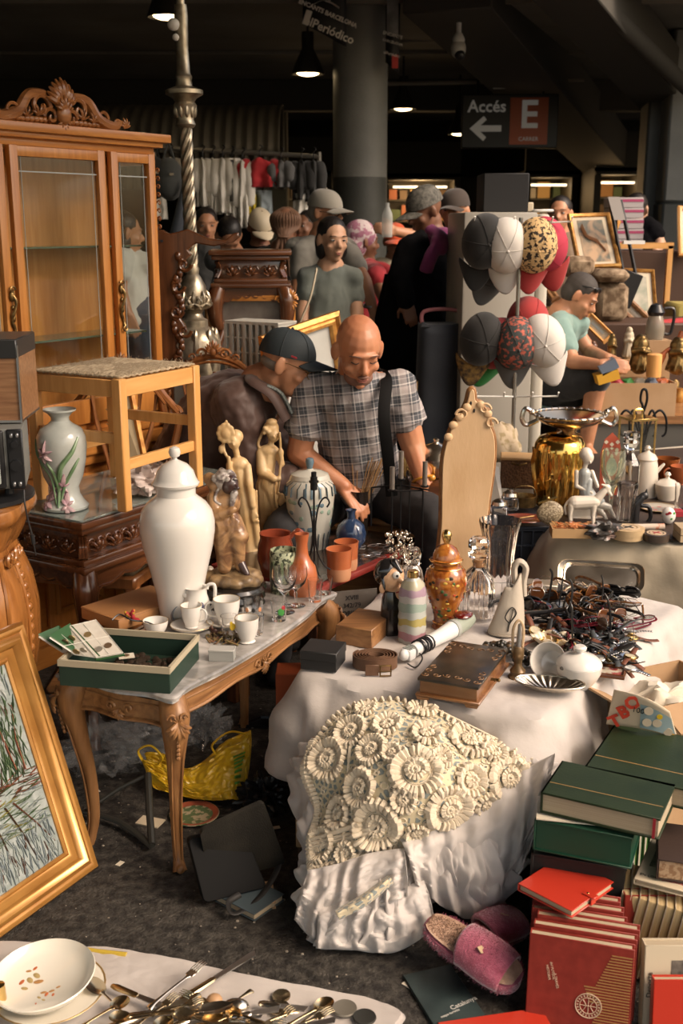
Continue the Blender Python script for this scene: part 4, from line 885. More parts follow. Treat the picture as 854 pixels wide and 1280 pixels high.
tag(obj('bird_figurine',m,mat('bird_glaze',(.24,.20,.15),.35,col2=(.55,.50,.42),scale=60),loc=c,vox=.003,smo=2),'grey and white speckled bird-shaped figurine behind the tall white jar','figurine')
# patterned tin
c=P(356,738,ZT+.001);t=thing('patterned_tin','cylindrical tin with green and black street scene pattern','tin',c)
m=M();plathe(m,c,[(0,745),(17,745),(18,742),(18.5,690),(17.5,687),(16.5,687),(16.5,693),(0,694)]);obj('tin_body',m,mat('tin_print',(.04,.05,.03),.3,col2=(.42,.45,.30),scale=70,ramp=(.45,.52),detail=2),t)
k=sz(1,c)
for i in range(12):
 a=-1.2+i*.22;m=M();m.box((18.7*k*sin(a),-18.7*k*cos(a),Zc(c,712)),(4*k*.7,.001,(24+6*(i%3))*k*.8),MX.Rotation(a,3,'Z'));obj('printed_motif',m,mat('tin_house%d'%(i%3),[(.45,.45,.32),(.08,.09,.06),(.2,.26,.14)][i%3],.35),t)
# terracotta jug and bowl
terra=mat('terracotta',(.36,.09,.03),.28,col2=(.46,.14,.05),scale=8,coat=.5);terr2=mat('terracotta_glaze',(.20,.04,.018),.2,coat=.7)
c=P(378,741,ZT+.001);t=thing('terracotta_bottle','orange terracotta bottle with long neck behind the goblets','bottle',c);m=M();plathe(m,c,[(0,746),(16,746),(18,740),(20,724),(17,708),(11,700),(8,693),(7,680),(9,667),(8,667),(6,680),(0,690)]);obj('body',m,terra,t)
c=P(345,716,ZT+.001);t=thing('terracotta_jug','glossy dark terracotta jug with looped handle','jug',c);k=sz(1,c);m=M();plathe(m,c,[(0,722),(16,722),(19,712),(23,698),(22,682),(19,672),(20,666),(18,667),(17,675),(0,690)]);obj('body',m,terr2,t)
m=M();m.tube(spline([(18*k,0,Zc(c,672)),(28*k,0,Zc(c,663)),(36*k,0,Zc(c,672)),(34*k,0,Zc(c,690)),(22*k,0,Zc(c,700))],6),3*k,8);obj('handle',m,terr2,t)
# orange cups on the lacquer table
for x,y,r,h,lab in((424,724,16,40,'terracotta cup nearest on the red rimmed table'),(433,711,15,36,'darker terracotta cup half behind the other')):
 c=P(x,y,ZL);t=thing('terracotta_cup',lab,'cup',c);k=sz(1,c);m=M();m.lathe([(0,0),(.85*r*k,0),(.9*r*k,.1*h*k),(.95*r*k,.5*h*k),(r*k,.92*h*k),(1.03*r*k,h*k),(.96*r*k,h*k),(.88*r*k,.5*h*k),(0,.12*h*k)],28);obj('cup_body',m,terra,t)
 m=M();m.lathe([(.865*r*k,.01*h*k),(.925*r*k,.1*h*k),(.955*r*k,.4*h*k),(.94*r*k,.4*h*k)],28,cap=False);obj('bare_band',m,mat('bisque',(.52,.25,.13),.7),t)
# blue and white jar
c=P(388,686,.492);bwj=mat('bluewhite_glaze',(.50,.49,.43),.15,coat=.5);bl=mat('cobalt_grey',(.10,.16,.20),.2,coat=.5);gn=mat('celadon',(.25,.34,.27),.2,coat=.5)
t=thing('painted_jar','lidded jar painted with blue stripes and leaves','jar',c);k=sz(1,c);pj=[(0,690),(20,690),(21,685),(25,660),(29,635),(30.5,618),(29,604),(24,597)]
m=M();plathe(m,c,pj+[(22,596)]);obj('body',m,bwj,t)
m=M();plathe(m,c,[(25,597),(23,592),(14,588),(5,587),(3,585)]);obj('lid',m,bwj,t);m=M();plathe(m,c,[(3,588),(4,583),(5.5,577),(4.5,573),(2,572),(0,572)]);obj('knob',m,bl,t)
def prr(y):
 for(r0,y0),(r1,y1)in zip(pj[1:],pj[2:]):
  if y1<=y<=y0:return r0+(r1-r0)*(y-y0)/(y1-y0)
 return 24
def pon(a,y,o=.25):r=(prr(y)+o)*k;return V((r*sin(a),-r*cos(a),Zc(c,y)))
for i in range(10):
 a=-1.5+i*.33;m=M();m.tube([pon(a*.75,599),pon(a,606),pon(a,612),pon(a,617)],[1*k,2.4*k,2.7*k,2.7*k],6,flat=.25);obj('painted_stripe',m,bl,t);m=M();m.tube([pon(a,662),pon(a,672),pon(a,682)],[2.4*k]*3,6,flat=.25);obj('painted_stripe',m,bl,t)
for i in range(22):
 a,y=rnd(-1.4,1.4),rnd(622,656);m=M();m.ell(pon(a,y,0),(rnd(2,5)*k,.5*k,rnd(2,4)*k),MX.Rotation(a,3,'Z'));obj('painted_leaf',m,[bl,gn][i%2],t)
# dark candelabra lamp with curls
c=P(443,722,ZL);c=P(390,735,ZT+.001);Q=lambda x,y,d=0:V((Xc(c,x),d,Zc(c,y)))
t=thing('iron_lamp','black iron table lamp base with curled arms','lamp',c)
m=M();m.tube([Q(393,735),Q(393,612)],.0032,8);m.tube([Q(393,612),Q(393,596)],.011,12);m.tube([Q(393,600),Q(393,590)],.008,12);m.lathe([(.015,Zc(c,603)),(.015,Zc(c,601))],14,c=(Xc(c,393),0,0));obj('stem',m,iron,t)
for s in(-1,1):
 m=M();m.tube(spline([Q(393+s*16,634),Q(393+s*19,628),Q(393+s*15,622),Q(393+s*9,626),Q(393+s*4,640),Q(393+s*1.5,665),Q(393+s*4,690),Q(393+s*12,706),Q(393+s*20,712)],6),.0028,7);obj('curled_arm',m,iron,t)
m=M();m.tube([Q(384,735,.03),Q(393,700),Q(402,735,.03)],.0028,7);m.tube([Q(393,700),Q(393,737,-.03)],.0028,7);obj('foot',m,iron,t)
# blue round vase
c=P(439,690,ZL);t=thing('blue_vase','small round dark blue glass vase on a foot','vase',c);m=M();plathe(m,c,[(0,697),(10,697),(11,694),(8,689),(12,684),(18,675),(19,666),(16,656),(9,650),(5,648),(5,640),(7,637),(6,637),(4,645),(0,650)]);obj('body',m,mat('blue_glass',(.015,.03,.08),.06,col2=(.04,.07,.14),scale=18,coat=.8),t)
# incense holder with sticks
c=P(449,668,ZL);t=thing('stick_holder','dark cylinder holding bamboo incense sticks','holder',c);k=sz(1,c)
m=M();plathe(m,c,[(0,672),(11,672),(11.5,616),(12.5,613),(11,613),(10,618),(0,625)]);obj('holder',m,mat('holder_black',(.02,.015,.012),.25,col2=(.2,.12,.03),scale=30,ramp=(.62,.7),coat=.5),t)
st_m=mat('bamboo_stick',(.30,.17,.07),.6)
for i in range(13):
 x=440 if i==0 else 447 if i==1 else 456+i*2.2;m=M();m.tube([V(((i-6)*.8*k,rnd(-6,6)*k,Zc(c,640))),V((Xc(c,x),rnd(-8,8)*k,Zc(c,rnd(570,582))))],.0022 if i>1 else .0016,6);obj('stick',m,st_m,t)
# leather or wooden platter at the back and tools
c=P(505,662,ZL+.0);m=M();m.ell((0,0,.02),(.11,.05,.022));tag(obj('gourd',m,tanl,loc=c+V((-.02,.05,0))),'long tan leather pouch behind the iron stand','pouch')
c=P(515,672,ZL+.0);m=M();m.ell((0,0,.018),(.09,.035,.016));tag(obj('pouch',m,tanl,loc=c),'smaller tan leather pouch in front of the long one','pouch')
# iron stand with cartridge-like candles
c=P(500,690,ZL);Q=lambda x,y,d=0:V((Xc(c,x),d,Zc(c,y)))
t=thing('iron_candle_stand','black iron stand with upright greyish candle tubes','candle holder',c);m=M()
for x,y0,y1,d in((489,612,692,-.02),(500,600,680,.0),(527,612,688,-.01),(464,612,660,.03),(512,606,676,.05)):m.tube([Q(x,y1,d),Q(x,y0,d)],.0032,7)
m.tube([Q(464,612,.03),Q(500,606,.0),Q(535,612,-.01)],.003,6);m.tube([Q(489,612,-.02),Q(527,612,-.01)],.003,6);m.tube([Q(489,690,-.02),Q(500,678,0),Q(527,686,-.01)],.003,6);obj('stand_frame',m,iron,t)
for x,y0,y1,d in((489,612,582,-.02),(500,600,564,.0),(529,608,576,-.01)):
 m=M();m.tube([Q(x,y0,d),Q(x,y1,d)],.0085,12);obj('candle',m,mat('grey_wax',(.16,.14,.12),.35,coat=.3),t);m=M();m.lathe([(.012,0),(.016,.004),(.012,.006)],14,c=Q(x,y0,d));obj('drip_cup',m,iron,t)
# paper notice on the red front and box below
c=D(440,760,3.42);m=M();m.box((0,0,0),(.17,.004,.10));t=thing('paper_notice','faded printed sheet hanging below the red rim','paper',c+V((0,.03,0)),R(16));obj('sheet',m,mat('dim_paper',(.15,.13,.11),.8),t)
for i,s in enumerate(('XVIII','342/79','MOBILIARI')):text(s,.022,blackm,'lettering',t,(0,-.003,.025-.026*i))
# pile of eyeglasses and string on the lacquer table
m=M()
for i in range(10):
 q=P(rnd(447,492),rnd(683,697),ZL+.004);m.tube([q+V((.02*cos(a*.8),.012*sin(a*.8),.004+.003*sin(a+i)))for a in range(8)],.0012,5,loop=True)
tag(stuff(obj('wire_tangle',m,steel)),'tangle of thin wire loops behind the dark haired bust','wire')
# ================================================================= WHITE CLOTH TABLE
def drape(name,label,quad,z,drop,mt_,seed=0,per=70,wr=.004,fold=.022,nf=9,flare=.05,dropf=None,corner=.05,dip=None):
 q=[V((x,y,0))for x,y in quad];n=len(q);c=sum(q,V())/n
 dense=[]
 for i in range(n):
  a,b=q[i],q[(i+1)%n]
  for j in range(per):dense.append(a.lerp(b,j/per))
 for _ in range(int(per*corner*2)):dense=[(dense[i-1]+dense[i]*2+dense[(i+1)%len(dense)])/4 for i in range(len(dense))]
 K=len(dense);cum=[0]
 for i in range(K):cum.append(cum[-1]+(dense[(i+1)%K]-dense[i]).length)
 rg=[]
 nt,ns=34,26
 for r in range(nt+1):
  t=.02+.98*r/nt;rg.append([])
  for i,p in enumerate(dense):
   v=c+(p-c)*t;w_=wr*(NZ.noise(V((v.x*9+seed,v.y*9,0)))+.6*abs(NZ.noise(V((v.x*22,v.y*17+seed,3))))*1.4)
   e=max(0,(t-.96)/.04);rg[-1].append(V((v.x,v.y,z+w_*(1-e)-.004*e)))
 for r in range(1,ns+1):
  s=r/ns;rg.append([])
  for i,p in enumerate(dense):
   tn=(dense[(i+1)%K]-dense[i-1]).normalized();nn=V((tn.y,-tn.x,0));L=cum[i]/cum[-1]
   dr=drop*(dropf(p)if dropf else 1)
   f=fold*(.5+.5*NZ.noise(V((L*nf*1.3,seed,1)))+.9*NZ.noise(V((L*nf*4,seed+5,s*.6))))*min(1,s*2)+.35*fold*NZ.noise(V((L*nf*12,seed,s*3)))*s
   f+=wr*1.6*NZ.noise(V((p.x*14,p.y*14,s*6+seed)))
   o=flare*(1-math.exp(-3*s))+f*1.5
   rg[-1].append(V((p.x,p.y,z-.004))+nn*(.006+o)+V((0,0,-dr*s*(1+.08*NZ.noise(V((L*nf*2,9,seed)))))))
 m=M();m.rings(rg,cap=False);m.recalc=True
 o=obj(name,m,mt_);m2=o.modifiers.new('t','SOLIDIFY');m2.thickness=.0015;m2.offset=1
 return tag(o,label,'tablecloth')
wcl=mat('white_cotton',(.53,.49,.455),.85,col2=(.42,.38,.35),scale=4,detail=6,bump=.0012,bscale=55,sheen=.2)
ZC=.45
tb=thing('folding_table','low folding table hidden under the white cloth','table',(.50,3.05,0))
m=M();m.prism([(-.60,-.26),(.02,-.53),(.53,.25),(.24,.50),(-.30,.46)],.02,MX.Translation((0,0,ZC-.03)));obj('table_top',m,oak,tb)
for x,y in((-.50,-.22),(-.02,-.44),(.42,.22),(-.22,.38)):m=M();m.box((x,y,(ZC-.03)/2),(.035,.035,ZC-.03));obj('leg',m,steel,tb)
drape('white_tablecloth','wrinkled white cotton cloth draped over the crowded middle table',[(-.115,2.78),(.47,2.47),(1.06,3.30),(.74,3.58),(.17,3.54)],ZC,.30,wcl,3,fold=.034,wr=.006,nf=12,dropf=lambda p:.95 if p.y<2.9 else .9)
ZC=ZC+.006
# carved-edge standing mirror back (pale wood)
def px_outline(pts,Y,c):return[(D(x,y,Y).x-c.x,D(x,y,Y).z-c.z)for x,y in pts]
c=V((D(570,720,3.47).x,3.47,ZC));t=thing('ornate_mirror','tall pale wooden mirror panel with carved top standing behind the lidded urn','mirror',c,0)
L_=[(545,712),(551,660),(552,620),(553,580),(556,560),(562,540),(568,528),(575,520),(580,510),(584,500),(587,488),(592,487),(594,500),(600,503),(606,512),(611,514),(612,530),(617,545),(618,565),(616,590),(611,625),(607,660),(600,690),(590,712)]
po=px_outline([(p.x,p.y)for p in spline([(x,y,0)for x,y in L_],3)],c.y,c);po[0]=(po[0][0],0);po[-1]=(po[-1][0],0)
pm=mat('pale_plywood',(.56,.36,.19),.5,col2=(.66,.45,.26),scale=4,stretch=(3,3,1),bump=.0004,bscale=40)
m=M();m.prism(po,.018,MX.Rotation(pi/2,4,'X'));o=obj('panel',m,pm,t);o.modifiers.new('b','BEVEL').width=.002
m=M();m.tube([V((x,-.004,z))for x,z in po],.007,7);m.tube([V((x,.006,z))for x,z in po],.009,7);obj('edge_moulding',m,oak,t)
Q=lambda x,y,d=0:V((D(x,y,c.y).x-c.x,d,D(x,y,c.y).z-c.z))
m=M()
for x,y in((566,530),(574,520),(583,508),(600,505),(609,516),(560,545)):m.ell(Q(x,y,-.018),(.014,.008,.013));
for s,x,y in((-1,577,517),(1,605,510),(1,613,528)):scroll(m,Q(x,y,-.02),.02,X_*s,Z_,-Y_,1,.2)
obj('carving',m,pm,t)
for x,y in((588,503),(584,510),(592,512)):m=M();m.ell(Q(x,y,-.019),(.003,.003,.007));obj('dark_slot',m,blackm,t)
m=M();m.tube([Q(600,700,.01),Q(616,640,.14)],.01,6);obj('prop',m,oak,t)
# red cloth back area handled later. Bust: toy bottle head with vampire look -> plain dark-haired figure
c=P(489,790,ZC);k=sz(1,c);Q=lambda x,y,d=0:V(((x-489)*k,d*k,D(427,y,c.y).z-c.z))
t=thing('painted_figure','glossy painted dark-haired figure beside the sand-filled bottle','figurine',c)
m=M();plathe(m,c,[(0,795),(14,795),(15,790),(14,775),(13,760),(12,748),(9,738),(0,734)]);obj('cape',m,mat('gloss_black',(.012,.011,.011),.15,coat=.7),t)
tl=MX.Rotation(R(24),3,'Y')
m=M();m.ell(Q(489,722),(15*k,13*k,18*k),tl);m.ell(Q(499,740,-3),(8*k,8*k,9*k),tl);m.cone(Q(499,722,-10),Q(506,728,-14),4*k,2.6*k);m.ell(Q(477,733,-8),(4*k,2*k,7*k));m.cone(Q(490,735),Q(489,748),8*k,8*k);obj('face',m,mat('flesh_paint',(.62,.38,.22),.3,coat=.4),t,vox=.0018,smo=4)
m=M();m.ell(Q(483,716,4),(16*k,14*k,18*k),tl);m.cone(Q(492,702,-3),Q(500,712,-9),5*k,2*k);m.cone(Q(478,722,-7),Q(480,733,-11),3*k,1*k);obj('hair',m,mat('gloss_black',()),t)
m=M();m.ell(Q(494,715,-13.2),(4.6*k,2*k,5*k));obj('eye',m,porc,t);m=M();m.ell(Q(495,715.5,-15),(1.6*k,.8*k,1.8*k));obj('pupil',m,blackp,t)
m=M();m.tube(spline([Q(494,737,-12),Q(499,735,-12.5),Q(504,731,-11)],4),.9*k,5);obj('mouth',m,redp,t)
# faceted glass bottle with silver foil behind
c=P(515,800,ZC);t=thing('sand_bottle','ribbed clear bottle filled with layered coloured sand and brass cap','bottle',c)
def hexr(a,z):return 1+.06*cos(a*4)
m=M();plathe(m,c,[(0,806),(16,806),(17,800),(16,790),(17,782),(15.9,776),(17,770),(15.8,764),(17,757),(15.8,751),(16.6,743),(15,735),(13,728),(8,723),(6,720),(6,716)],28,sq=hexr)
sand=mat('layered_sand',(.6,.6,.6),.45,coat=.5);nt_=sand.node_tree;N_,L2=nt_.nodes,nt_.links
tc=N_.new('ShaderNodeTexCoord');sx_=N_.new('ShaderNodeSeparateXYZ');ns_=N_.new('ShaderNodeTexNoise');ns_.inputs['Scale'].default_value=22;ma=N_.new('ShaderNodeMath');ma.operation='MULTIPLY_ADD';ma.inputs[1].default_value=.03
L2.new(tc.outputs['Object'],sx_.inputs[0]);L2.new(tc.outputs['Object'],ns_.inputs[0]);L2.new(ns_.outputs[0],ma.inputs[0]);L2.new(sx_.outputs[2],ma.inputs[2]);mul=N_.new('ShaderNodeMath');mul.operation='MULTIPLY';mul.inputs[1].default_value=4.6;L2.new(ma.outputs[0],mul.inputs[0])
rp=N_.new('ShaderNodeValToRGB');rp.color_ramp.interpolation='CONSTANT';cr=rp.color_ramp
cols=[(.36,.36,.33),(.34,.17,.20),(.42,.42,.38),(.36,.30,.10),(.38,.40,.37),(.26,.33,.28),(.44,.42,.40),(.32,.22,.28),(.38,.35,.25),(.42,.42,.40)]
cr.elements[0].color=(*cols[0],1);cr.elements[1].position=.1;cr.elements[1].color=(*cols[1],1)
for i,c3 in enumerate(cols[2:]):e=cr.elements.new(.2+.1*i);e.color=(*c3,1)
L2.new(mul.outputs[0],rp.inputs[0]);L2.new(rp.outputs[0],N_['Principled BSDF'].inputs[0])
obj('body',m,sand,t)
m=M();plathe(m,c,[(6,722),(7,721),(7,714),(6,713),(0,713)]);obj('cap',m,brass,t)
for nm,(x,y,r,y1),lab in(('perfume_bottle',(515,745,13,685),'clear faceted glass bottle behind the sand bottle'),):
 c=P(x,y+4,ZC);t=thing(nm,lab,'bottle',c);m=M();plathe(m,c,[(0,752),(13,752),(14,746),(14,722),(12,712),(8,706),(10,700),(11,692),(8,685),(0,684)],8);obj('body',m,GLASS,t,flat=True)
# foil / silver beaded spray
c=P(500,745,ZC);m=M();k=sz(1,c)
for i in range(150):a,b=rnd(485,520),rnd(664,710);q=V(((a-500+(b-690)*.25)*k,rnd(-5,5)*k,D(427,b,c.y).z-c.z));m.ell(q,(rnd(1,2.2)*k,1.2*k,rnd(1,3)*k),MX.Rotation(rnd(0,3),3,'Y'),n=6,m=4)
for i in range(10):m.tube([V((0,0,0)),V((rnd(-14,18)*k,0,D(427,rnd(672,690),c.y).z-c.z))],.0009,4)
tag(obj('silver_spray',m,silver,loc=c),'spray of little silver beads behind the dark-haired figure','ornament')
# orange satsuma urn
c=P(556,782,ZC);t=thing('lidded_urn','orange and gold flowered lidded urn with golden knob','urn',c);k=sz(1,c);pu=[(0,790),(17,790),(18,786),(15,779),(14,770),(17,758),(22,745),(26,732),(26.5,722),(24,712),(18,706),(15.5,704),(15.5,701)]
um=mat('satsuma',(.20,.05,.01),.15,col2=(.46,.17,.03),scale=26,dist=1.2,coat=.7,ramp=(.38,.62))
m=M();plathe(m,c,pu);obj('body',m,um,t)
m=M();plathe(m,c,[(17,702),(20,701),(20,698),(17,697),(16,691),(13,685),(7,681),(4,680)]);obj('lid',m,um,t)
m=M();plathe(m,c,[(4,684),(3,679),(5.5,674),(6.5,669),(5,664),(2,662),(0,662)]);obj('knob',m,brass,t)
def uon(a,y):
 for(r0,y0),(r1,y1)in zip(pu[1:],pu[2:]):
  if y1<=y<=y0:r=(r0+(r1-r0)*(y-y0)/((y1-y0)or 1))*k;return V((r*sin(a),-r*cos(a),Zc(c,y)))
 return V((14*k*sin(a),-14*k*cos(a),Zc(c,y)))
fl=[mat('urn_red',(.40,.06,.02),.25),mat('urn_yellow',(.60,.40,.08),.25),mat('urn_green',(.05,.10,.03),.25),mat('urn_dark',(.04,.03,.015),.25)]
for i in range(60):a,y=rnd(-1.5,1.5),rnd(716,772);m=M();s=rnd(1.2,3)*k;m.ell(uon(a,y),(s,.5*k,s*rnd(.6,1.2)),MX.Rotation(a,3,'Z'),n=8,m=4);obj('painted_flower',m,fl[i%4],t)
for y in(708,776,699):
 m=M();m.tube([uon(a*.1,y)*1.0 for a in range(-16,17)]if y!=699 else[V((20.3*k*sin(a*.1),-20.3*k*cos(a*.1),Zc(c,699)))for a in range(-16,17)],.9*k,5);obj('gold_band',m,brass,t)
# decanter
c=P(596,770,ZC);t=thing('decanter','square cut-glass decanter with a blocky stopper','decanter',c)
def sq4(a,z):return 1/max(abs(cos(a)),abs(sin(a)))**.75*.86
def cutz(a,z):return sq4(a,z)*(1+.035*cos(a*20)*(1 if z<.12 else 0))
m=M();plathe(m,c,[(0,777),(22,777),(24,772),(24,760),(23,750),(24,740),(23,730),(22,722),(14,714),(8,709),(8,704),(9,702),(6,702),(5,712),(16,724),(19,740),(19,768),(0,770)],60,sq=cutz);obj('body',m,GLASS,t)
m=M();plathe(m,c,[(0,700),(7,700),(12,696),(13,690),(9,687),(13,684),(13,676),(10,672),(0,672)],8);obj('stopper',m,GLASS,t,flat=True)
m=M();plathe(m,c,[(0,708),(5.5,708),(6,697),(0,697)],16);obj('cork',m,tanl,t)
# tall flared crystal vase
c=P(622,752,ZC);t=thing('crystal_vase','tall flared cut crystal vase','vase',c)
def flu(a,z):return 1+(.03*cos(a*16)if z>.13 else .05*cos(a*14+z*160))
m=M();plathe(m,c,[(0,762),(14,762),(17,758),(18,745),(18,725),(18,715),(19,690),(22,665),(26,650),(25,651),(20,668),(17,692),(15.5,715),(15.5,745),(12,752),(0,753)],70,sq=flu);obj('body',m,GLASS,t)
# odd shaped ceramic jug with cut-away mouth
c=P(632,790,ZC);t=thing('ceramic_pitcher','matte off-white pitcher with cut-away opening and leaf drawing','pitcher',c);k=sz(1,c)
offw=mat('bisque_white',(.50,.44,.36),.6,col2=(.42,.37,.30),scale=9,bump=.0015,bscale=40)
m=M()
def pit(u,v):
 a=2*pi*u;z=v
 r=22-12*v**1.3;top=60+(16*max(0,cos(a+.1)))-34*max(0,-cos(a+.9))**2
 return V((r*k*cos(a)*(1+.03*cos(5*a))+v*6*k*cos(a*0),r*.85*k*sin(a),k*top*v*1.02))
m.grid(pit,48,14,cu=True);obj('body',m,offw,t,solid=.004)
m=M();m.lathe([(0,.002),(21*k,.002),(21*k,.006),(0,.006)],30);obj('base',m,offw,t)
m=M();m.tube(spline([(10*k,0,64*k),(8*k,0,84*k),(14*k,0,92*k),(22*k,0,84*k),(20*k,0,66*k),(21*k,0,48*k)],6),5*k,10,flat=.8);obj('handle',m,offw,t)
m=M();m.tube(spline([(2*k,-19*k,18*k),(-4*k,-18.5*k,26*k),(4*k,-16.5*k,38*k),(10*k,-16*k,30*k),(2*k,-19*k,18*k),(0,-19.5*k,8*k)],6),.8*k,5);m.tube(spline([(0,-19*k,12*k),(4*k,-17.5*k,26*k),(6*k,-16.5*k,36*k)],4),.6*k,5);obj('leaf_drawing',m,blkp,t)
# wooden block under the figure
c=P(452,806,ZC-.004);m=M();m.box((0,0,.028),(.11,.16,.056),MX.Rotation(R(-24),3,'Z'),bev=.002);tag(obj('wood_block',m,oak,loc=c+V((.01,.06,0))),'plain wooden block behind the coiled belt','block')
# black card box at the left corner
c=P(404,836,ZC);t=thing('black_box','small black lidded cardboard box on the left corner of the white cloth','box',c+V((0,.03,0)),R(-16));bc=mat('black_card',(.018,.018,.018),.5)
m=M();m.box((0,0,.025),(.098,.092,.05),bev=.001);obj('box_body',m,bc,t);m=M();m.box((0,0,.04),(.102,.096,.026),bev=.002);obj('lid',m,bc,t)
# coiled leather belt
c=P(470,836,ZC);t=thing('coiled_belt','coiled brown leather belt with buckle','belt',c);bm_=mat('belt_leather',(.11,.055,.03),.5,col2=(.15,.08,.045),scale=20,bump=.0006,bscale=100)
m=M();rg=[]
for i in range(130):
 a=i*.26;r=.062-.00034*i;p=V((r*1.0*cos(a+2.4),r*.78*sin(a+2.4)+.02,0));w_=.0013
 n_=V((cos(a+2.4),sin(a+2.4),0));rg.append([p-n_*w_+Z_*.001,p+n_*w_+Z_*.001,p+n_*w_+Z_*.034,p-n_*w_+Z_*.034])
m.rings(rg);obj('strap',m,bm_,t)
m=M();m.tube([(.004,-.055,.002),(.032,-.055,.002),(.032,-.055,.03),(.004,-.055,.03)],.0028,6,loop=True);m.tube([(.004,-.057,.016),(.034,-.059,.016)],.002,5);obj('buckle',m,oldbrass,t,rot=(0,0,.1))
m=M();m.box((-.012,-.052,.017),(.035,.004,.03),bev=.001);obj('belt_loop',m,bm_,t)
# hair dryer / white appliance with cable
a_,b_=P(508,826,ZC),P(582,790,ZC);d_=(b_-a_).normalized();t=thing('hand_massager','white hand appliance with ribbed nozzle and dark red window, black cord wrapped round it','appliance',a_+V((0,0,.0)),atan2(d_.y,d_.x));wp=mat('white_plastic',(.66,.66,.64),.3)
m=M();L=(b_-a_).length;m.tube([(.03,0,.02),(L*.55,0,.024),(L*.75,0,.028)],[.018,.021,.025],20);obj('body',m,wp,t);m=M();m.tube([(L*.75,0,.028),(L*.80,0,.028)],.027,20);obj('collar',m,mat('pearl_grey',(.34,.36,.33),.3),t)
m=M();m.tube([(L*.80,0,.028),(L*.98,0,.034),(L*1.08,0,.036)],[.024,.026,.02],20);obj('head',m,mat('pale_green_plastic',(.30,.34,.28),.3),t)
m=M();m.ell((L*.95,0,.056),(.034,.026,.010));obj('window',m,mat('dark_red_lens',(.10,.008,.005),.08,coat=.8),t)
m=M();m.box((.008,0,.018),(.03,.036,.03),bev=.006,seg=2);m.ell((-.01,0,.02),(.016,.014,.016));obj('nozzle',m,wp,t)
for j in range(4):m=M();m.box((.002+.008*j,0,.034),(.003,.026,.004));obj('rib',m,mat('pearl_grey',()),t)
m=M();pts=[]
for i in range(90):a=i*.55;pts.append(V((.05+.0006*i+.004*sin(i*.4),.0225*cos(a),.022+.0225*sin(a)*(.92))))
m.tube(pts,.0022,6);m.tube(spline([pts[0],V((.03,-.03,.012)),V((.0,-.045,.004)),V((-.03,-.05,.003)),V((-.02,-.02,.003))],6),.0022,6);obj('cord',m,blackp,t)
# inlaid book-shaped box
qa=[P(520,850,ZC+.05),P(597,862,ZC+.05),P(637,814,ZC+.05),P(566,803,ZC+.05)];gc=sum(qa,V())/4;u1=((qa[1]-qa[0])+(qa[2]-qa[3])).normalized();u2=V((-u1.y,u1.x,0));gw=(qa[1]-qa[0]).length*1.0;gd=.5*((qa[3]-qa[0]).dot(u2)+(qa[2]-qa[1]).dot(u2))
t=thing('inlaid_box','book-shaped wooden box with black inlaid lid and brown arabesques','box',(gc.x,gc.y,ZC),atan2(u1.y,u1.x));bw_=wood('box_wood',(.14,.055,.018),(.24,.11,.04),.35,0,coat=.4)
m=M();m.box((0,0,.032),(gw-.01,gd-.012,.034),bev=.001);obj('box_body',m,bw_,t)
m=M();m.box((0,0,.012),(gw+.008,gd+.006,.008),bev=.002);obj('base_board',m,bw_,t)
for sx in(-1,1):
 for sy in(-1,1):m=M();m.prism([(-.018,.008),(.018,.008),(.014,.0),(-.014,0)],.012,MX.Translation((sx*(gw/2-.016),sy*(gd/2-.004)+.006,0))@MX.Rotation(pi/2,4,'X'));obj('foot',m,bw_,t)
m=M();m.box((0,0,.0525),(gw,gd,.008),bev=.002,seg=2);obj('lid',m,mat('aged_black_lid',(.018,.014,.010),.38,col2=(.045,.030,.018),scale=20,coat=.2),t)
inl=mat('inlay',(.20,.10,.04),.4)
m=M()
for sx in(-1,1):
 for sy in(-1,1):
  for j in range(3):scroll(m,V((sx*(gw*.42-.022*j*1.2),sy*(gd*.40-.006*j),.0566)),.011,X_*sx*(-1)**j,Y_*sy,Z_*.02,1,.12,16)
  for j in range(2):scroll(m,V((sx*(gw*.42-.004*j),sy*(gd*.40-.03-.026*j),.0566)),.011,Y_*sy*(-1)**j,X_*sx,Z_*.02,1,.12,16)
stuff(obj('inlay_scrolls',m,inl,t))
m=M();m.tube([(gw/2-.0,-gd*.1,.035),(gw/2+.016,-gd*.1,.035)],.004,8);m.ell((gw/2+.02,-gd*.1,.035),.005);m.tube([(gw/2+.012,-gd*.1-.008,.035),(gw/2+.012,-gd*.1+.008,.035)],.002,6);obj('clasp',m,oldbrass,t)
# bead necklace heap
c=P(628,815,ZC);m=M()
t=thing('bead_necklace','heap of large dark wooden beads beside the inlaid box','necklace',c)
bd=[mat('dark_bead',(.025,.022,.015),.3,coat=.4),mat('brown_bead',(.12,.075,.04),.4)]
bme=M();bme.ell((0,0,0),.0085,n=12,m=8);bme=mesh('bead',bme,bd[0]);bm2=bme.copy();bm2.materials.clear();bm2.materials.append(bd[1])
for i in range(60):
 a,b=rnd(-.05,.055),rnd(-.03,.03);obj('bead',bm2 if random.random()<.22 else bme,None,t,(a,b,.009+rnd(0,.022)*(1-abs(a)*14)*(1-abs(b)*20)))
c=P(654,830,ZC)
t=thing('bead_necklace','smaller string of black beads in front of the pitcher','necklace',c)
for i in range(34):
 a=i*.5;obj('bead',bme,None,t,(.022*cos(a)+rnd(-.004,.004),.03*sin(a*.7)+.01,.009+.006*(i%3)))
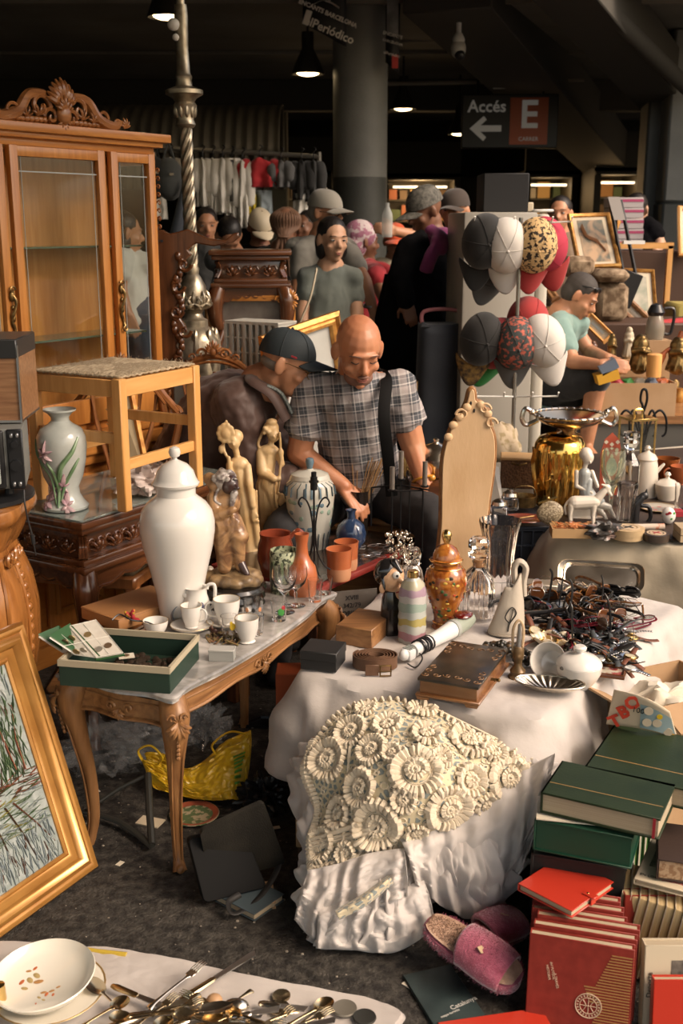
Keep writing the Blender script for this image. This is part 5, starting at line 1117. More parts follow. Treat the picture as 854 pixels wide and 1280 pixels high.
# shell dish, small pestle, cup on side, sugar bowl, tray, frame
c=P(647,845,ZC);t=thing('turned_holder','small turned bronze-brown candle holder right of the inlaid box','candle holder',c);m=M();plathe(m,c,[(0,849),(12,849),(12,845),(9,842),(10,838),(5,832),(5,825),(7,822),(7,812),(5,808),(0,808)]);obj('base',m,mat('turned_bronze',(.10,.065,.03),.35,.3,col2=(.18,.11,.05),scale=30),t)
m=M();plathe(m,c,[(0,812),(3.5,812),(3,795),(2,780),(0,780)],12);obj('metal_tube',m,steel,t)
m=M();k=sz(1,c);m.tube(spline([(-6*k,.01,30*k),(-7*k,.01,60*k),(0,.01,72*k),(6*k,.01,60*k),(5*k,.01,30*k)],6),1.8*k,7);obj('loop',m,mat('beige_fig',()),t)
c=P(690,808,ZC);t=thing('shell_dish','scalloped cream and gold dish among the watches','dish',c);k=sz(1,c)
m=M();m.grid(lambda u,v:V(((6+20*v)*k*cos(2*pi*u)*(1+.06*sin(22*pi*u)*v),(5+13*v)*k*sin(2*pi*u)*(1+.06*sin(22*pi*u)*v),(2+12*v*v+1.5*sin(18*pi*u)*v)*k)),80,8,cu=True);m.ell((0,0,2*k),(8*k,6*k,1.5*k));obj('dish',m,mat('shell_gold',(.62,.54,.40),.25,col2=(.38,.24,.09),scale=30,coat=.5,ramp=(.5,.65)),t,solid=.0015)
c=P(689,840,ZC);t=thing('tea_cup','white tea cup tipped on its side left of the sugar bowl','cup',c+V((0,0,.028)));t.rotation_euler=(R(62),R(8),R(-35));k=sz(1,c)
m=M();m.lathe([(0,-20*k),(10*k,-20*k),(11*k,-18*k),(17*k,-8*k),(21*k,6*k),(23*k,16*k),(22*k,16*k),(19*k,6*k),(15*k,-7*k),(0,-16*k)],32);obj('cup_body',m,porc,t);m=M();m.tube(spline([(20*k,0,8*k),(30*k,0,8*k),(30*k,0,-4*k),(17*k,0,-8*k)],5),1.8*k,7);obj('handle',m,porc,t)
c=P(723,851,ZC);t=thing('sugar_bowl','white porcelain sugar bowl with lid and spoon notch','bowl',c)
m=M();plathe(m,c,[(0,858),(15,858),(17,855),(24,846),(28,838),(28.5,830),(27,829),(25,838),(0,850)]);obj('body',m,porc,t)
m=M();plathe(m,c,[(27.5,831),(28.5,829),(27,825),(20,820),(10,817),(5,816),(4,814),(8,812),(8.5,809),(6,807),(0,807)]);obj('lid',m,porc,t);k=sz(1,c)
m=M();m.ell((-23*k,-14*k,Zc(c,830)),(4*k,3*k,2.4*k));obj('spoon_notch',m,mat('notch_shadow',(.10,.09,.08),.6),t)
c=P(687,864,ZC);t=thing('silver_dish','oval fluted silver bread dish at the front edge of the cloth','dish',c,R(-14));k=sz(1,c)
m=M();m.grid(lambda u,v:V(((14+30*v)*k*cos(2*pi*u),(7+14*v)*k*sin(2*pi*u),(1.5+11*v**1.6+.9*sin(48*pi*u)*min(v*2,1)*(1-v*.6))*k)),144,14,cu=True);m.lathe([(0,.001),(1,.001),(1,0.003),(0,.003)],24)if 0 else None
m.grid(lambda u,v:V((14*v*k*cos(2*pi*u),7*v*k*sin(2*pi*u),1.5*k)),24,4,cu=True);obj('dish',m,silver,t,solid=.0012)
m=M();m.tube([V((44*k*cos(a*.13),21*k*sin(a*.13),12.6*k))for a in range(48)],.9*k,6,loop=True);obj('rim',m,silver,t)
c=P(765,842,ZC);t=thing('framed_tile','small dark wooden tile frame lying right of the sugar bowl','tile',c,R(-20));m=M();m.frame(.052,.05,[(0,0),(.0,.008),(.006,.012),(.010,.006),(.010,0)]);obj('frame_rail',m,walnut,t,rot=(-pi/2,0,0));m=M();m.box((0,0,.004),(.053,.051,.004));obj('tile',m,mat('tile_print',(.5,.45,.35),.3,col2=(.3,.05,.04),scale=60,ramp=(.5,.6)),t)
# silver tray at the back
c=P(752,737,ZC);t=thing('silver_tray','rectangular silver tray propped at the far edge of the cloth','tray',c+V((0,.02,.035)),0);t.rotation_euler=(R(48),0,R(-12));w1_,w2_=.27,.10
ring=lambda a,b,z,r=.03:[V((sx*(a/2-r)+r*cos(th),sy*(b/2-r)+r*sin(th),z))for sx,sy,t0 in((1,1,0),(-1,1,pi/2),(-1,-1,pi),(1,-1,1.5*pi))for th in[t0+pi/2*j/5 for j in range(6)]]
m=M();m.rings([ring(w1_*.8,w2_*.7,-.0),ring(w1_*.86,w2_*.76,0),ring(w1_*.92,w2_*.86,.012),ring(w1_,w2_,.014),ring(w1_*1.01,w2_*1.02,.018),ring(w1_*1.01,w2_*1.02,.012),ring(w1_*.9,w2_*.82,.006),ring(w1_*.8,w2_*.7,-.004)],cap=True);obj('tray',m,silver,t)
c=P(672,735,ZC);m=M();m.box((0,0,.012),(.13,.06,.018),MX.Rotation(R(-14),3,'Z'),bev=.002);tag(obj('metal_case',m,mat('champagne_metal',(.34,.31,.26),.35,.6),loc=c),'flat champagne-coloured metal case behind the eyeglasses','case')
for x,y,lab in((651,742,'glossy black glass ball behind the eyeglass heap'),(648,757,'lower glossy black glass ball beside the crystal vase')):
 c=P(x,y,ZC);m=M();m.ell((0,0,.022),(.022,.02,.022));tag(obj('glass_ball',m,mat('gloss_black',()),loc=c),lab,'ball')
# ---- eyeglasses and watches heaped on the cloth
lens_d=mat('dark_lens',(.008,.007,.006),.05,coat=.8);lens_b=mat('brown_lens',(.10,.035,.012),.05,coat=.8);lens_c=PANE
fr_b=blackp;fr_t=mat('tortoise_frame',(.07,.025,.01),.2,col2=(.22,.09,.02),scale=90,coat=.6);fr_r=mat('wine_frame',(.14,.012,.02),.2,coat=.6);fr_w=mat('steel_wire',(.35,.33,.30),.25,.9)
def rim_pts(cx,w_,h_,sh):
 out=[]
 for j in range(14):
  a=2*pi*j/14;r=1 if sh==0 else(abs(cos(a))**3+abs(sin(a))**3)**(-1/3)
  out.append(V((cx+w_*cos(a)*r,-.004*abs(cos(a)),h_+h_*sin(a)*r*(1 if sin(a)>0 else 1.0))))
 return out
def glasses(fm,lm,thick,sh,fold):
 t=bpy.data.objects.new('eyeglasses',None);C.objects.link(t)
 w_,h_=(.026,.021)
 m=M()
 for s in(-1,1):m.tube(rim_pts(s*.034,w_*.98,h_,sh),thick,6,loop=True)
 m.tube(spline([(-.012,-.002,.028),(0,-.005,.031),(.012,-.002,.028)],3),thick,6);obj('rim',m,fm,t)
 for s in(-1,1):
  m=M();pts=rim_pts(s*.034,w_*.96,h_,sh);m.rings([[p+V((0,.0006,0))for p in pts],[p-V((0,.0006,0))for p in pts]]);obj('lens',m,lm,t)
  m=M();
  if fold:e=[(s*.062,0,.028),(s*.064,.008,.028),(s*.02,.014+.004*s,.026),(-s*.045,.013+.004*s,.024),(-s*.058,.014,.014)]
  else:e=[(s*.062,0,.028),(s*.064,.02,.028),(s*.063,.08,.028),(s*.060,.115,.024),(s*.058,.13,.012)]
  m.tube(spline(e,4),[thick*1.3]*17,6,flat=1.6 if thick>.0015 else 1);obj('temple',m,fm,t)
 return t
pro=[glasses(fr_b,lens_d,.0023,1,1),glasses(fr_w,lens_c,.0009,0,0),glasses(fr_t,lens_b,.0022,1,0),glasses(fr_b,lens_d,.0025,0,0),glasses(fr_r,lens_c,.0016,1,1),glasses(fr_w,lens_b,.001,0,1),glasses(fr_b,lens_c,.0018,1,0)]
used=[0]*7;labs=['black framed sunglasses folded in the heap on the white cloth','thin wire-rimmed eyeglasses in the heap on the white cloth','tortoiseshell sunglasses with brown lenses in the heap','round black sunglasses opened out in the heap','wine-red rimmed eyeglasses in the heap','wire-rimmed glasses with amber lenses in the heap','black rimmed reading glasses in the heap']
rg_=random.Random(5)
NG=70
for i in range(NG):
 k_=i%7
 while True:
  x,y=rg_.uniform(648,785),rg_.uniform(744,806)
  if x>785-(y-744)*.4 or x<645+(y-744)*.35 or(y>780 and x<700):continue
  break
 c=P(x,y,ZC+rg_.uniform(.001,.016));rot=(rg_.choice([R(-84),R(-70),R(92),R(-20)]if k_ in(0,4,5,6)else[0,.1,pi,-.15,3.3])+rg_.uniform(-.12,.12),rg_.uniform(-.25,.25),rg_.uniform(0,6.28))
 if not used[k_]:o=pro[k_];o.location=c;o.rotation_euler=rot;tag(o,labs[k_],'eyeglasses','eyeglasses heaped on the white cloth: kind %d'%(k_+1));used[k_]=1
 else:dup(pro[k_],c,rot)
for i in range(7):pro[i]['group']=['black sunglasses','wire eyeglasses','tortoiseshell sunglasses','round sunglasses','wine-red eyeglasses','amber-lens glasses','black reading glasses'][i]+' in the heap'
for o in C.objects:
 if o.name.startswith('eyeglasses')and o.get('label'):
  for i in range(7):
   if o['label']==labs[i]:o['group']=pro[i]['group']
def watch(fm,sm,dm,metal):
 t=bpy.data.objects.new('wristwatch',None);C.objects.link(t)
 m=M();m.lathe([(0,0),(.016,0),(.018,.003),(.018,.007),(.016,.009),(.0145,.009)],24,cap=False);m.tube([(.018,0,.005),(.021,0,.005)],.002,6);obj('case',m,fm,t)
 m=M();m.lathe([(0,.008),(.0145,.008),(.0145,.0085),(0,.0085)],24);obj('dial',m,dm,t)
 m=M();m.box((.003,0,.009),(.009,.001,.0006));m.box((0,.004,.009),(.001,.011,.0006));obj('hand',m,fm if metal else porc,t)
 for s in(-1,1):
  if metal:
   for j in range(6):m=M();m.box((0,s*(.021+.0072*j),.004+.002*sin(j*.6)),(.015-.0004*j,.0064,.003),bev=.0006);obj('link',m,fm,t)
  else:m=M();m.grid(lambda u,v:V(((u-.5)*(.016-.004*v),s*(.017+.065*v),.004+.006*sin(v*2.6))),3,12);obj('strap',m,sm,t,solid=.0025)
 return t
wl=[watch(steel,None,mat('dial_white',(.6,.6,.55),.3),1),watch(steel,mat('strap_black',(.014,.013,.012),.5,bump=.0004,bscale=200),blackp,0),watch(brass,mat('strap_brown',(.14,.045,.02),.5,bump=.0004,bscale=200),mat('dial_cream',(.55,.48,.32),.3),0),watch(blackp,mat('strap_grey',(.05,.055,.055),.6),mat('dial_dark',(.02,.02,.03),.15),0)]
wlab=['steel-link wristwatch in the heap of watches','black-strapped wristwatch in the heap of watches','brown-strapped gilt wristwatch in the heap of watches','dark rubber wristwatch in the heap of watches'];wg=['steel watches','black-strapped watches','brown-strapped watches','rubber watches']
used=[0]*4
for i in range(62):
 k_=(i*3+i//4)%4
 x,y=rg_.uniform(655,805),rg_.uniform(785,828)
 if y>812:x=rg_.uniform(745,800)
 if x<700 and y>800:x+=60
 if x>790 and y>800:x-=30
 c=P(x,y,ZC+rg_.uniform(.001,.010));rot=(rg_.uniform(-.5,.5),rg_.choice([0,0,.3,pi])+rg_.uniform(-.2,.2),rg_.uniform(0,6.28))
 if not used[k_]:o=wl[k_];o.location=c;o.rotation_euler=rot;tag(o,wlab[k_],'watch',wg[k_]+' in the heap');used[k_]=1
 else:dup(wl[k_],c,rot)
# single telling ones
o=dup(wl[3],P(766,794,ZC+.03),(R(10),R(-20),R(-62)),'long dark grey metal mesh watch strap lying apart toward the right edge','x',(1.3,1.3,1.3));del o['group']
o=dup(wl[0],P(788,838,ZC+.006),(0,0,R(40)),'steel watch lying nearest the front right corner of the cloth','x');del o['group']
o=dup(pro[2],P(770,757,ZC+.03),(R(-60),0,R(170)),'orange-brown sunglasses at the far right of the heap','x',(1.2,)*3);del o['group']
o=dup(pro[4],P(785,775,ZC+.02),(R(-80),0,R(210)),'red cat-eye glasses nearest the right edge of the cloth','x',(1.2,)*3);del o['group']
# ================================================================= RIGHT-HAND TABLE
ZR=.52
q=[P(697,667,ZR),P(900,690,ZR),P(930,555,ZR),P(655,575,ZR)]
kh=mat('khaki_cloth',(.44,.38,.28),.85,col2=(.37,.32,.23),scale=4,bump=.001,bscale=50,sheen=.2)
tb=thing('trestle_table','table hidden under the khaki cloth at the right','table',(1.3,4.55,0))
m=M();m.box((0,0,ZR-.03),(.85,1.1,.03));obj('table_top',m,oak,tb)
for sx in(-1,1):
 for sy in(-1,1):m=M();m.box((sx*.38,sy*.45,ZR/2-.025),(.04,.04,ZR-.05));obj('leg',m,steel,tb)
o=drape('khaki_tablecloth','khaki cloth draped over the table of brassware and figurines',[(q[0].x,q[0].y),(q[1].x,q[1].y),(q[2].x,q[2].y+.1),(q[3].x,q[3].y)],ZR,.46,kh,11,fold=.035,nf=6,flare=.09)
m=M();m.prism([(P(x,y,ZR).x,P(x,y,ZR).y)for x,y in((700,664),(862,681),(890,560),(668,575))],.006,MX.Translation((0,0,ZR+.006)));tag(obj('table_runner',m,mat('dark_runner',(.035,.022,.015),.7,col2=(.05,.03,.02),scale=9),flat=True),'dark cloth laid flat under the brassware and figurines','cloth')
ZR+=.0125
# gold ribbed vase
c=P(697,626,ZR);t=thing('gold_vase','large shiny gold vase with melted vertical ribs','vase',c);k=sz(1,c)
gold=mat('bright_gold',(.90,.55,.14),.13,1,rvar=.06,scale=8)
def ribs(a,z):return 1+.05*sin(a*17+3*sin(z*22))+.03*sin(a*31+z*30)
m=M();plathe(m,c,[(0,634),(20,634),(25,630),(29,615),(32,595),(33,575),(32,560)],110,sq=ribs);obj('body',m,gold,t)
m=M();plathe(m,c,[(32,562),(31,554),(26,546),(18,543),(16,545),(18,550),(14,560)],60);obj('neck',m,gold,t)
# silver footed bowl with ring handles on top of vase
c2=c+V((.03,.0,D(427,545,c.y).z-c.z));t=thing('champagne_bowl','wide silver bowl with ring handles resting on the gold vase','bowl',c2);k=sz(1,c)
m=M();m.lathe([(r*k,z*k)for r,z in((0,0),(12,0),(14,3),(8,6),(14,10),(34,17),(43,24),(44,27),(42,26),(32,19),(10,13),(0,12))],48);obj('bowl',m,mat('bronze_silver',(.66,.52,.36),.18,1,rvar=.08,scale=10),t)
m=M();m.lathe([(43.5*k*(1),25.5*k),(45.5*k,27*k),(44*k,28.5*k),(42*k,27*k)],48,cap=False)
for j in range(30):a=j*2*pi/30;m.ell((44.5*k*cos(a),44.5*k*sin(a),27.6*k),(2.4*k,2.4*k,1.5*k),n=8,m=5)
obj('rim',m,silver,t)
for s in(-1,1):m=M();m.tube(spline([(s*38*k,0,20*k),(s*52*k,0,14*k),(s*58*k,0,22*k),(s*54*k,0,34*k),(s*45*k,0,30*k)],6),3*k,8);m.ell((s*46*k,0,30*k),(4*k,4*k,4*k));obj('handle',m,silver,t)
# girl with calf porcelain
por2=mat('soft_porcelain',(.62,.56,.47),.18,coat=.5);greyd=mat('grey_blue_dress',(.36,.38,.37),.18,coat=.5)
c=P(736,646,ZR);k=sz(1,c);Q=lambda x,y,d=0:V(((x-736)*k,d*k,D(427,y,c.y).z-c.z))
t=thing('porcelain_girl','pale porcelain girl seated behind a white calf','figurine',c)
m=M();m.ell(Q(731,572),(7.5*k,7*k,8.5*k));m.ell(Q(729,568,3),(8.5*k,8*k,8.5*k));m.ell(Q(733,577,-6.5),(1.3*k,2*k,1.6*k));m.cone(Q(729,578),Q(727,588),3*k,3*k);m.cone(Q(718,590),Q(718,607,-3),3.2*k,2.6*k);m.cone(Q(718,607,-3),Q(736,614,-9),2.6*k,2*k);m.cone(Q(737,590),Q(743,606,-8),3*k,2.4*k);m.cone(Q(735,625,-3),Q(758,632,-8),6*k,4.4*k);m.cone(Q(758,632,-8),Q(766,645,-8),3.8*k,2.4*k);m.cone(Q(740,628,0),Q(752,640,-10),5*k,3*k);m.cone(Q(752,640,-10),Q(757,649,-10),3*k,2.2*k)
obj('body',m,por2,t,vox=.0022,smo=3)
m=M();m.cone(Q(728,592),Q(728,608),8*k,6.5*k);m.cone(Q(728,606),Q(735,624,-2),7*k,12*k);m.ell(Q(742,626,-3),(13*k,9*k,7*k));m.cone(Q(734,600,-3),Q(732,615,-6),4*k,5*k);obj('dress',m,greyd,t,vox=.0025,smo=3)
m=M();m.box(Q(728,640,3),(34*k,18*k,22*k),bev=.004);m.ell(Q(735,650,0),(34*k,16*k,5*k));obj('base',m,por2,t,vox=.003,smo=3)
c=P(722,652,ZR);k=sz(1,c);Q=lambda x,y,d=0:V(((x-722)*k,(d-6)*k,D(427,y,c.y).z-c.z))
t=thing('porcelain_calf','small white porcelain calf standing in front of the girl','figurine',c)
m=M();m.cone(Q(716,627),Q(740,626),9*k,8*k);m.cone(Q(742,624),Q(752,612),6*k,4.5*k);m.ell(Q(755,609),(5*k,4*k,5.5*k));m.cone(Q(756,612,-1),Q(760,617,-2),3*k,2*k);m.cone(Q(752,605,-3),Q(747,603,-6),1.6*k,1.2*k)
for x,d in((711,-4),(714,4),(739,-4),(742,4)):m.cone(Q(x,630,d),Q(x-1,642,d),4*k,2.4*k);m.cone(Q(x-1,642,d),Q(x,652,d),2.2*k,2*k)
m.tube(spline([Q(708,624),Q(704,632),Q(706,642)],4),1.5*k,6);obj('body',m,por2,t,vox=.002,smo=3)
# big cut wine glass w/ red diamond fan behind
c=P(763,640,ZR);t=thing('engraved_goblet','large engraved green-stemmed goblet','glass',c);m=M();plathe(m,c,[(0,649),(12,649),(12,647),(3,643),(2,630),(3,618),(5,610),(11,600),(15,585),(15,570),(13.5,562),(12.5,562),(13.5,575),(12.5,588),(4,604),(0,606)],28);obj('goblet',m,mat('tinted_glass',(.88,.95,.82),.03,trans=.95,ior=1.45),t)
c=P(764,632,ZR)+V((0,.05,0));m=M();k=sz(1,c);pts=[(-12*k,10*k),(-13*k,62*k),(-9*k,80*k),(0,89*k),(9*k,80*k),(13*k,62*k),(12*k,10*k)];m.prism(pts,.004,MX.Rotation(pi/2,4,'X'));t=thing('painted_fan','red checked paddle-shaped fan behind the goblet','fan',c);obj('panel',m,mat('fan_red',(.42,.08,.04),.5),t)
for i in range(9):m=M();m.box((((i%3)-1)*7*k,-.0045,(82-9*(i//3)-3*(i%2))*k*.97-.008),(4*k,.002,4*k),MX.Rotation(pi/4,3,'Y'));obj('pale_diamond',m,paper,t)
m=M();m.prism([(10*k*cos(a*.5),40*k+16*k*sin(a*.5))for a in range(12)],.0015,MX.Translation((0,-.0045,0))@MX.Rotation(pi/2,4,'X'));obj('oval_picture',m,mat('oval_blue',(.30,.34,.32),.5,col2=(.45,.42,.35),scale=60),t)
# glass decanter, tall ribbed glass
c=P(784,632,ZR);t=thing('crystal_decanter','tall crystal bottle with square stopper behind the coffee pot','decanter',c);m=M();plathe(m,c,[(0,640),(12,640),(13,636),(13,580),(9,572),(5,566),(5,560)],8);obj('body',m,GLASS,t,flat=True);m=M();plathe(m,c,[(5,562),(8,558),(10,553),(7,549),(10,546),(10,540),(0,539)],8);obj('stopper',m,GLASS,t,flat=True)
c=P(782,652,ZR);t=thing('ribbed_glass_tumbler','tall frosted ribbed glass in front of the goblet','glass',c);m=M();plathe(m,c,[(0,657),(10,657),(11,652),(11,620),(13,605),(12,603),(11,606),(9,622),(9,650),(0,651)],48,sq=lambda a,z:1+.04*cos(a*12));obj('glass_body',m,GLASS,t)
# coffee pot, lidded bowl
c=P(806,620,ZR);t=thing('coffee_pot','white porcelain coffee pot with gold rim','coffee pot',c);k=sz(1,c);m=M();plathe(m,c,[(0,628),(12,628),(14,620),(15,600),(13.5,580),(12,574),(11,574)]);m.cone((11*k,-3*k,Zc(c,590)),(20*k,-3*k,Zc(c,580)),3*k,1.8*k);obj('body',m,por2,t);m=M();plathe(m,c,[(12.5,575),(13,573),(10,568),(4,565),(2,563),(4,560),(2,557),(0,557)]);obj('lid',m,por2,t);m=M();m.tube(spline([(-12*k,0,Zc(c,578)),(-19*k,0,Zc(c,578)),(-18*k,0,Zc(c,600)),(-13*k,0,Zc(c,608))],6),1.8*k,7);obj('handle',m,por2,t)
c=P(833,624,ZR);t=thing('tureen','small lidded porcelain bowl right of the coffee pot','bowl',c);k=sz(1,c);m=M();plathe(m,c,[(0,630),(8,630),(9,627),(14,616),(15,606),(13,605)]);obj('body',m,por2,t);m=M();plathe(m,c,[(14.5,607),(15,605),(9,600),(3,598),(2,596),(4,593),(2,590),(0,590)]);obj('lid',m,por2,t)
c=P(824,637,ZR);t=thing('decorated_plate','small plate with gold rim and flowers behind the black figurine','plate',c);m=M();k=sz(1,c);m.lathe([(0,.002),(12*k,.002),(23*k,.008),(24*k,.009),(23*k,.010),(12*k,.004),(0,.004)],32);obj('dish',m,por2,t);m=M();m.lathe([(23*k,.0095),(24.3*k,.0095),(24*k,.011),(22.5*k,.0105)],32,cap=False);obj('rim',m,gold_rim,t)
for i in range(5):m=M();m.ell((9*k*cos(i*1.3),9*k*sin(i*1.3),.0045),(3*k,2.5*k,.001));obj('painted_flower',m,mat('rose_print',(.5,.14,.12),.4),t)
# black trunk handled figurine (black elephant-like mug)
c=P(801,652,ZR);k=sz(1,c);Q=lambda x,y,d=0:V(((x-801)*k,d*k,D(427,y,c.y).z-c.z));t=thing('black_figurine','small shiny black horse-like figurine with curled handle','figurine',c)
m=M();m.cone(Q(793,655),Q(793,630),6*k,6*k);m.cone(Q(793,630),Q(800,622),6*k,5*k);m.ell(Q(803,620),(6*k,4*k,5*k));m.tube(spline([Q(800,632),Q(810,634),Q(813,646),Q(808,656)],5),2.8*k,8);m.cone(Q(805,617),Q(806,612),2*k,1*k);m.ell(Q(797,655),(8*k,6*k,3*k));obj('body',m,blackp,t,vox=.002,smo=2)
# painted egg
c=P(835,655,ZR);t=thing('painted_egg','white china egg painted with red flowers','ornament',c);m=M();k=sz(1,c);m.ell((0,0,11*k),(9*k,9*k,11*k));obj('egg',m,porc,t)
for a,z in((-.5,14),(.2,9),(.7,15),(-.1,16)):m=M();m.ell((8.6*k*sin(a)*.9,-8.6*k*cos(a)*.93,z*k),(2.4*k,.8*k,2*k),MX.Rotation(a,3,'Z'));obj('painted_flower',m,[redp,grp_][int(z)%2],t)
# round tin boxes
for x,y,r,h,lab in((788,676,20,13,'round wooden cheese-type box with a dark cross emblem'),(824,679,16,9,'flatter round tin with a red cross emblem, right of the round wooden one')):
 c=P(x,y,ZR);k=sz(1,c);t=thing('round_box',lab,'box',c+V((0,.04,0)));bxm=mat('poplar_box',(.50,.36,.20),.6,col2=(.42,.30,.16),scale=20)if h==13 else mat('dark_tin',(.05,.035,.025),.4)
 m=M();m.lathe([(0,0),(r*k,0),(r*k,h*k),(0,h*k)],40);obj('box_body',m,bxm,t);m=M();m.lathe([(r*1.03*k,h*.45*k),(r*1.03*k,h*1.02*k),(r*.99*k,h*1.04*k),(0,h*1.04*k)],40,cap=False);obj('lid',m,bxm,t)
 m=M();m.lathe([(r*.75*k,h*1.045*k),(r*.75*k,h*1.09*k),(r*.60*k,h*1.09*k),(r*.60*k,h*1.045*k)],32,cap=False);m.lathe([(0,h*1.045*k),(r*.5*k,h*1.045*k),(r*.5*k,h*1.08*k),(0,h*1.08*k)],24);obj('printed_ring',m,mat('tin_ring',(.55,.42,.28),.5),t)
 m=M();m.box((0,0,h*1.1*k),(r*.7*k,r*.14*k,.001),MX.Rotation(.7,3,'Z'));m.box((0,0,h*1.1*k),(r*.7*k,r*.14*k,.001),MX.Rotation(-.7,3,'Z'));obj('cross_emblem',m,blkp if h==13 else redp,t)
# box with dried orange petals, dark bag
c=P(716,672,ZR-.0);t=thing('open_card_box','low open cardboard tray holding orange petals','box',c+V((0,.03,0)),R(-4))
m=M();
for a,b in(((0,-.04,.017),(.14,.003,.034)),((0,.04,.017),(.14,.003,.034)),((-.07,0,.017),(.003,.08,.034)),((.07,0,.017),(.003,.08,.034)),((0,0,.0015),(.14,.08,.003))):m.box(a,b)
obj('tray',m,mat('tan_card',(.45,.28,.13),.8),t)
m=M()
for i in range(60):q=V((rnd(-.06,.06),rnd(-.03,.03),rnd(.02,.042)));m.tube([q,q+V((rnd(-.02,.02),rnd(-.015,.015),rnd(-.004,.012))),q+V((rnd(-.02,.02),rnd(-.015,.015),0))],[.001,.006,.001],5,flat=.2)
tag(stuff(obj('dried_petals',m,mat('orange_petal',(.55,.12,.03),.7,col2=(.55,.32,.12),scale=60),loc=t.location)),'orange dried petals filling the low cardboard tray','petals')
c=P(757,674,ZR);m=M();crumple(m,(0,0,.022),(.07,.04,.03),.5,40,5,3);tag(obj('foil_package',m,mat('foil_bag',(.05,.045,.04),.3,col2=(.4,.28,.24),scale=22,ramp=(.55,.65)),loc=c+V((0,.02,0))),'crumpled dark patterned package in front of the calf','package')
c=P(798,665,ZR);m=M();m.tube([(-.07,0,.012),(.08,.01,.012)],.012,12);tag(obj('rolled_paper',m,mat('paper_roll',(.55,.45,.36),.7,col2=(.5,.2,.12),scale=30,ramp=(.6,.7)),loc=c+V((.02,.02,0))),'rolled cream paper with red print behind the round boxes','paper')
c=P(853,676,ZR);t=thing('cream_box','stacked cream boxes cut by the right edge','box',c+V((.03,.02,0)))
for z in(.012,.038):m=M();m.box((0,0,z),(.09,.09,.024),bev=.001);obj('box_layer',m,mat('cream_card',(.42,.32,.20),.7),t)
c=P(845,644,ZR);m=M();m.box((0,0,.01),(.05,.05,.02));tag(obj('red_card_box',m,redp,loc=c),'small red box cut by the right edge','box')
# snakeskin purse
c=P(690,655,ZR);t=thing('snakeskin_purse','small snakeskin-patterned clasp purse','purse',c);k=sz(1,c)
m=M();m.grid(lambda u,v:V((17*k*cos(2*pi*u)*(sin(pi*(.03+.94*v))**.6),9*k*sin(2*pi*u)*(sin(pi*(.03+.94*v))**.7)*(1-v*.6),30*k*v)),40,14,cu=True);obj('body',m,mat('snakeskin',(.34,.28,.18),.4,col2=(.16,.12,.07),scale=160,kind='voronoi',bump=.001),t)
m=M();m.tube([(-12*k,0,30*k),(12*k,0,33*k)],1.6*k,7);m.ell((1*k,0,34*k),2*k);obj('clasp',m,brass,t);t.rotation_euler=(0,R(-12),0)
# red plate, small trinkets, cut salt cellars at the left end of the row
c=P(663,652,ZR-.0);t=thing('red_dish','flat dark red dish holding a pen-like tool','dish',c+V((-.02,.02,0)));m=M();m.lathe([(0,0),(.06,0),(.085,.008),(.083,.010),(.06,.004),(0,.004)],40);obj('dish',m,mat('red_glaze',(.16,.035,.02),.2,coat=.6),t);t.scale=(1,.8,1);m=M();m.tube([(-.02,-.02,.012),(.04,.02,.012)],.003,6);obj('tool',m,oldbrass,t)
for x,y,lab in((624,647,'square cut-glass salt cellar with domed lid, left one'),(637,636,'square cut-glass salt cellar behind the first one')):
 c=P(x,y,ZR);t=thing('salt_cellar',lab,'glass jar',c);k=sz(1,c);m=M();m.box((0,0,8*k),(20*k,20*k,16*k),bev=2*k);obj('jar',m,GLASS,t);m=M();m.lathe([(0,17*k),(10*k,17*k),(9*k,21*k),(4*k,24*k),(0,25*k)],16);obj('lid',m,silver,t)
# wicker case leaning and a metal box and kettle
c=P(650,612,ZR);t=thing('wicker_case','brown wicker case with pale strip lying left of the gold vase','case',c+V((.0,.05,0)),R(-8));k=sz(1,c)
m=M();m.box((0,0,.065),(.15,.12,.12),bev=.004);obj('case_body',m,mat('wicker',(.10,.045,.02),.7,col2=(.16,.08,.035),scale=120,kind='voronoi',bump=.001),t);m=M();m.box((0,0,.13),(.155,.125,.012),bev=.003);obj('lid',m,mat('tan_card',()),t);m=M();m.tube([(-.03,-.065,.115),(0,-.08,.11),(.03,-.065,.115)],.004,6);obj('handle',m,oldbrass,t)
c=P(655,632,ZR);t=thing('metal_basket','small dark metal basket with thin handle','basket',c);m=M();m.lathe([(0,0),(.045,0),(.05,.04),(.046,.042),(.04,.005),(0,.005)],24);obj('bowl',m,oldbrass,t);m=M();m.tube(spline([(-.048,0,.04),(-.03,0,.075),(.03,0,.075),(.048,0,.04)],5),.002,6);obj('handle',m,oldbrass,t)
# glass lantern with brass top, amber cup, black iron candelabrum
c=P(797,590,ZR);t=thing('brass_lantern','glass sided lantern with brass top','lantern',c+V((0,.05,0)),R(15));k=sz(1,c)
m=M();m.box((0,0,33*k),(32*k,32*k,62*k));obj('glass_body',m,PANE,t);m=M();m.box((0,0,66*k),(36*k,36*k,3*k),bev=.001);m.box((0,0,1.5*k),(36*k,36*k,3*k),bev=.001)
for sx in(-1,1):
 for sy in(-1,1):m.box((sx*16*k,sy*16*k,33*k),(2*k,2*k,64*k))
obj('brass_frame',m,brass,t);m=M();m.tube(spline([(-5*k,0,67*k),(-5*k,0,76*k),(5*k,0,76*k),(5*k,0,67*k)],5),1.4*k,6);obj('handle',m,brass,t)
c=P(833,600,ZR);mug(c,sz(15,c),sz(28,c),mat('amber_glass',(.35,.11,.03),.08,trans=.5),'amber glass cup right of the lantern',handle=R(200))
c=P(851,606,ZR);mug(c,sz(14,c),sz(24,c),terra,'orange-brown cup cut by the right edge',handle=R(180))
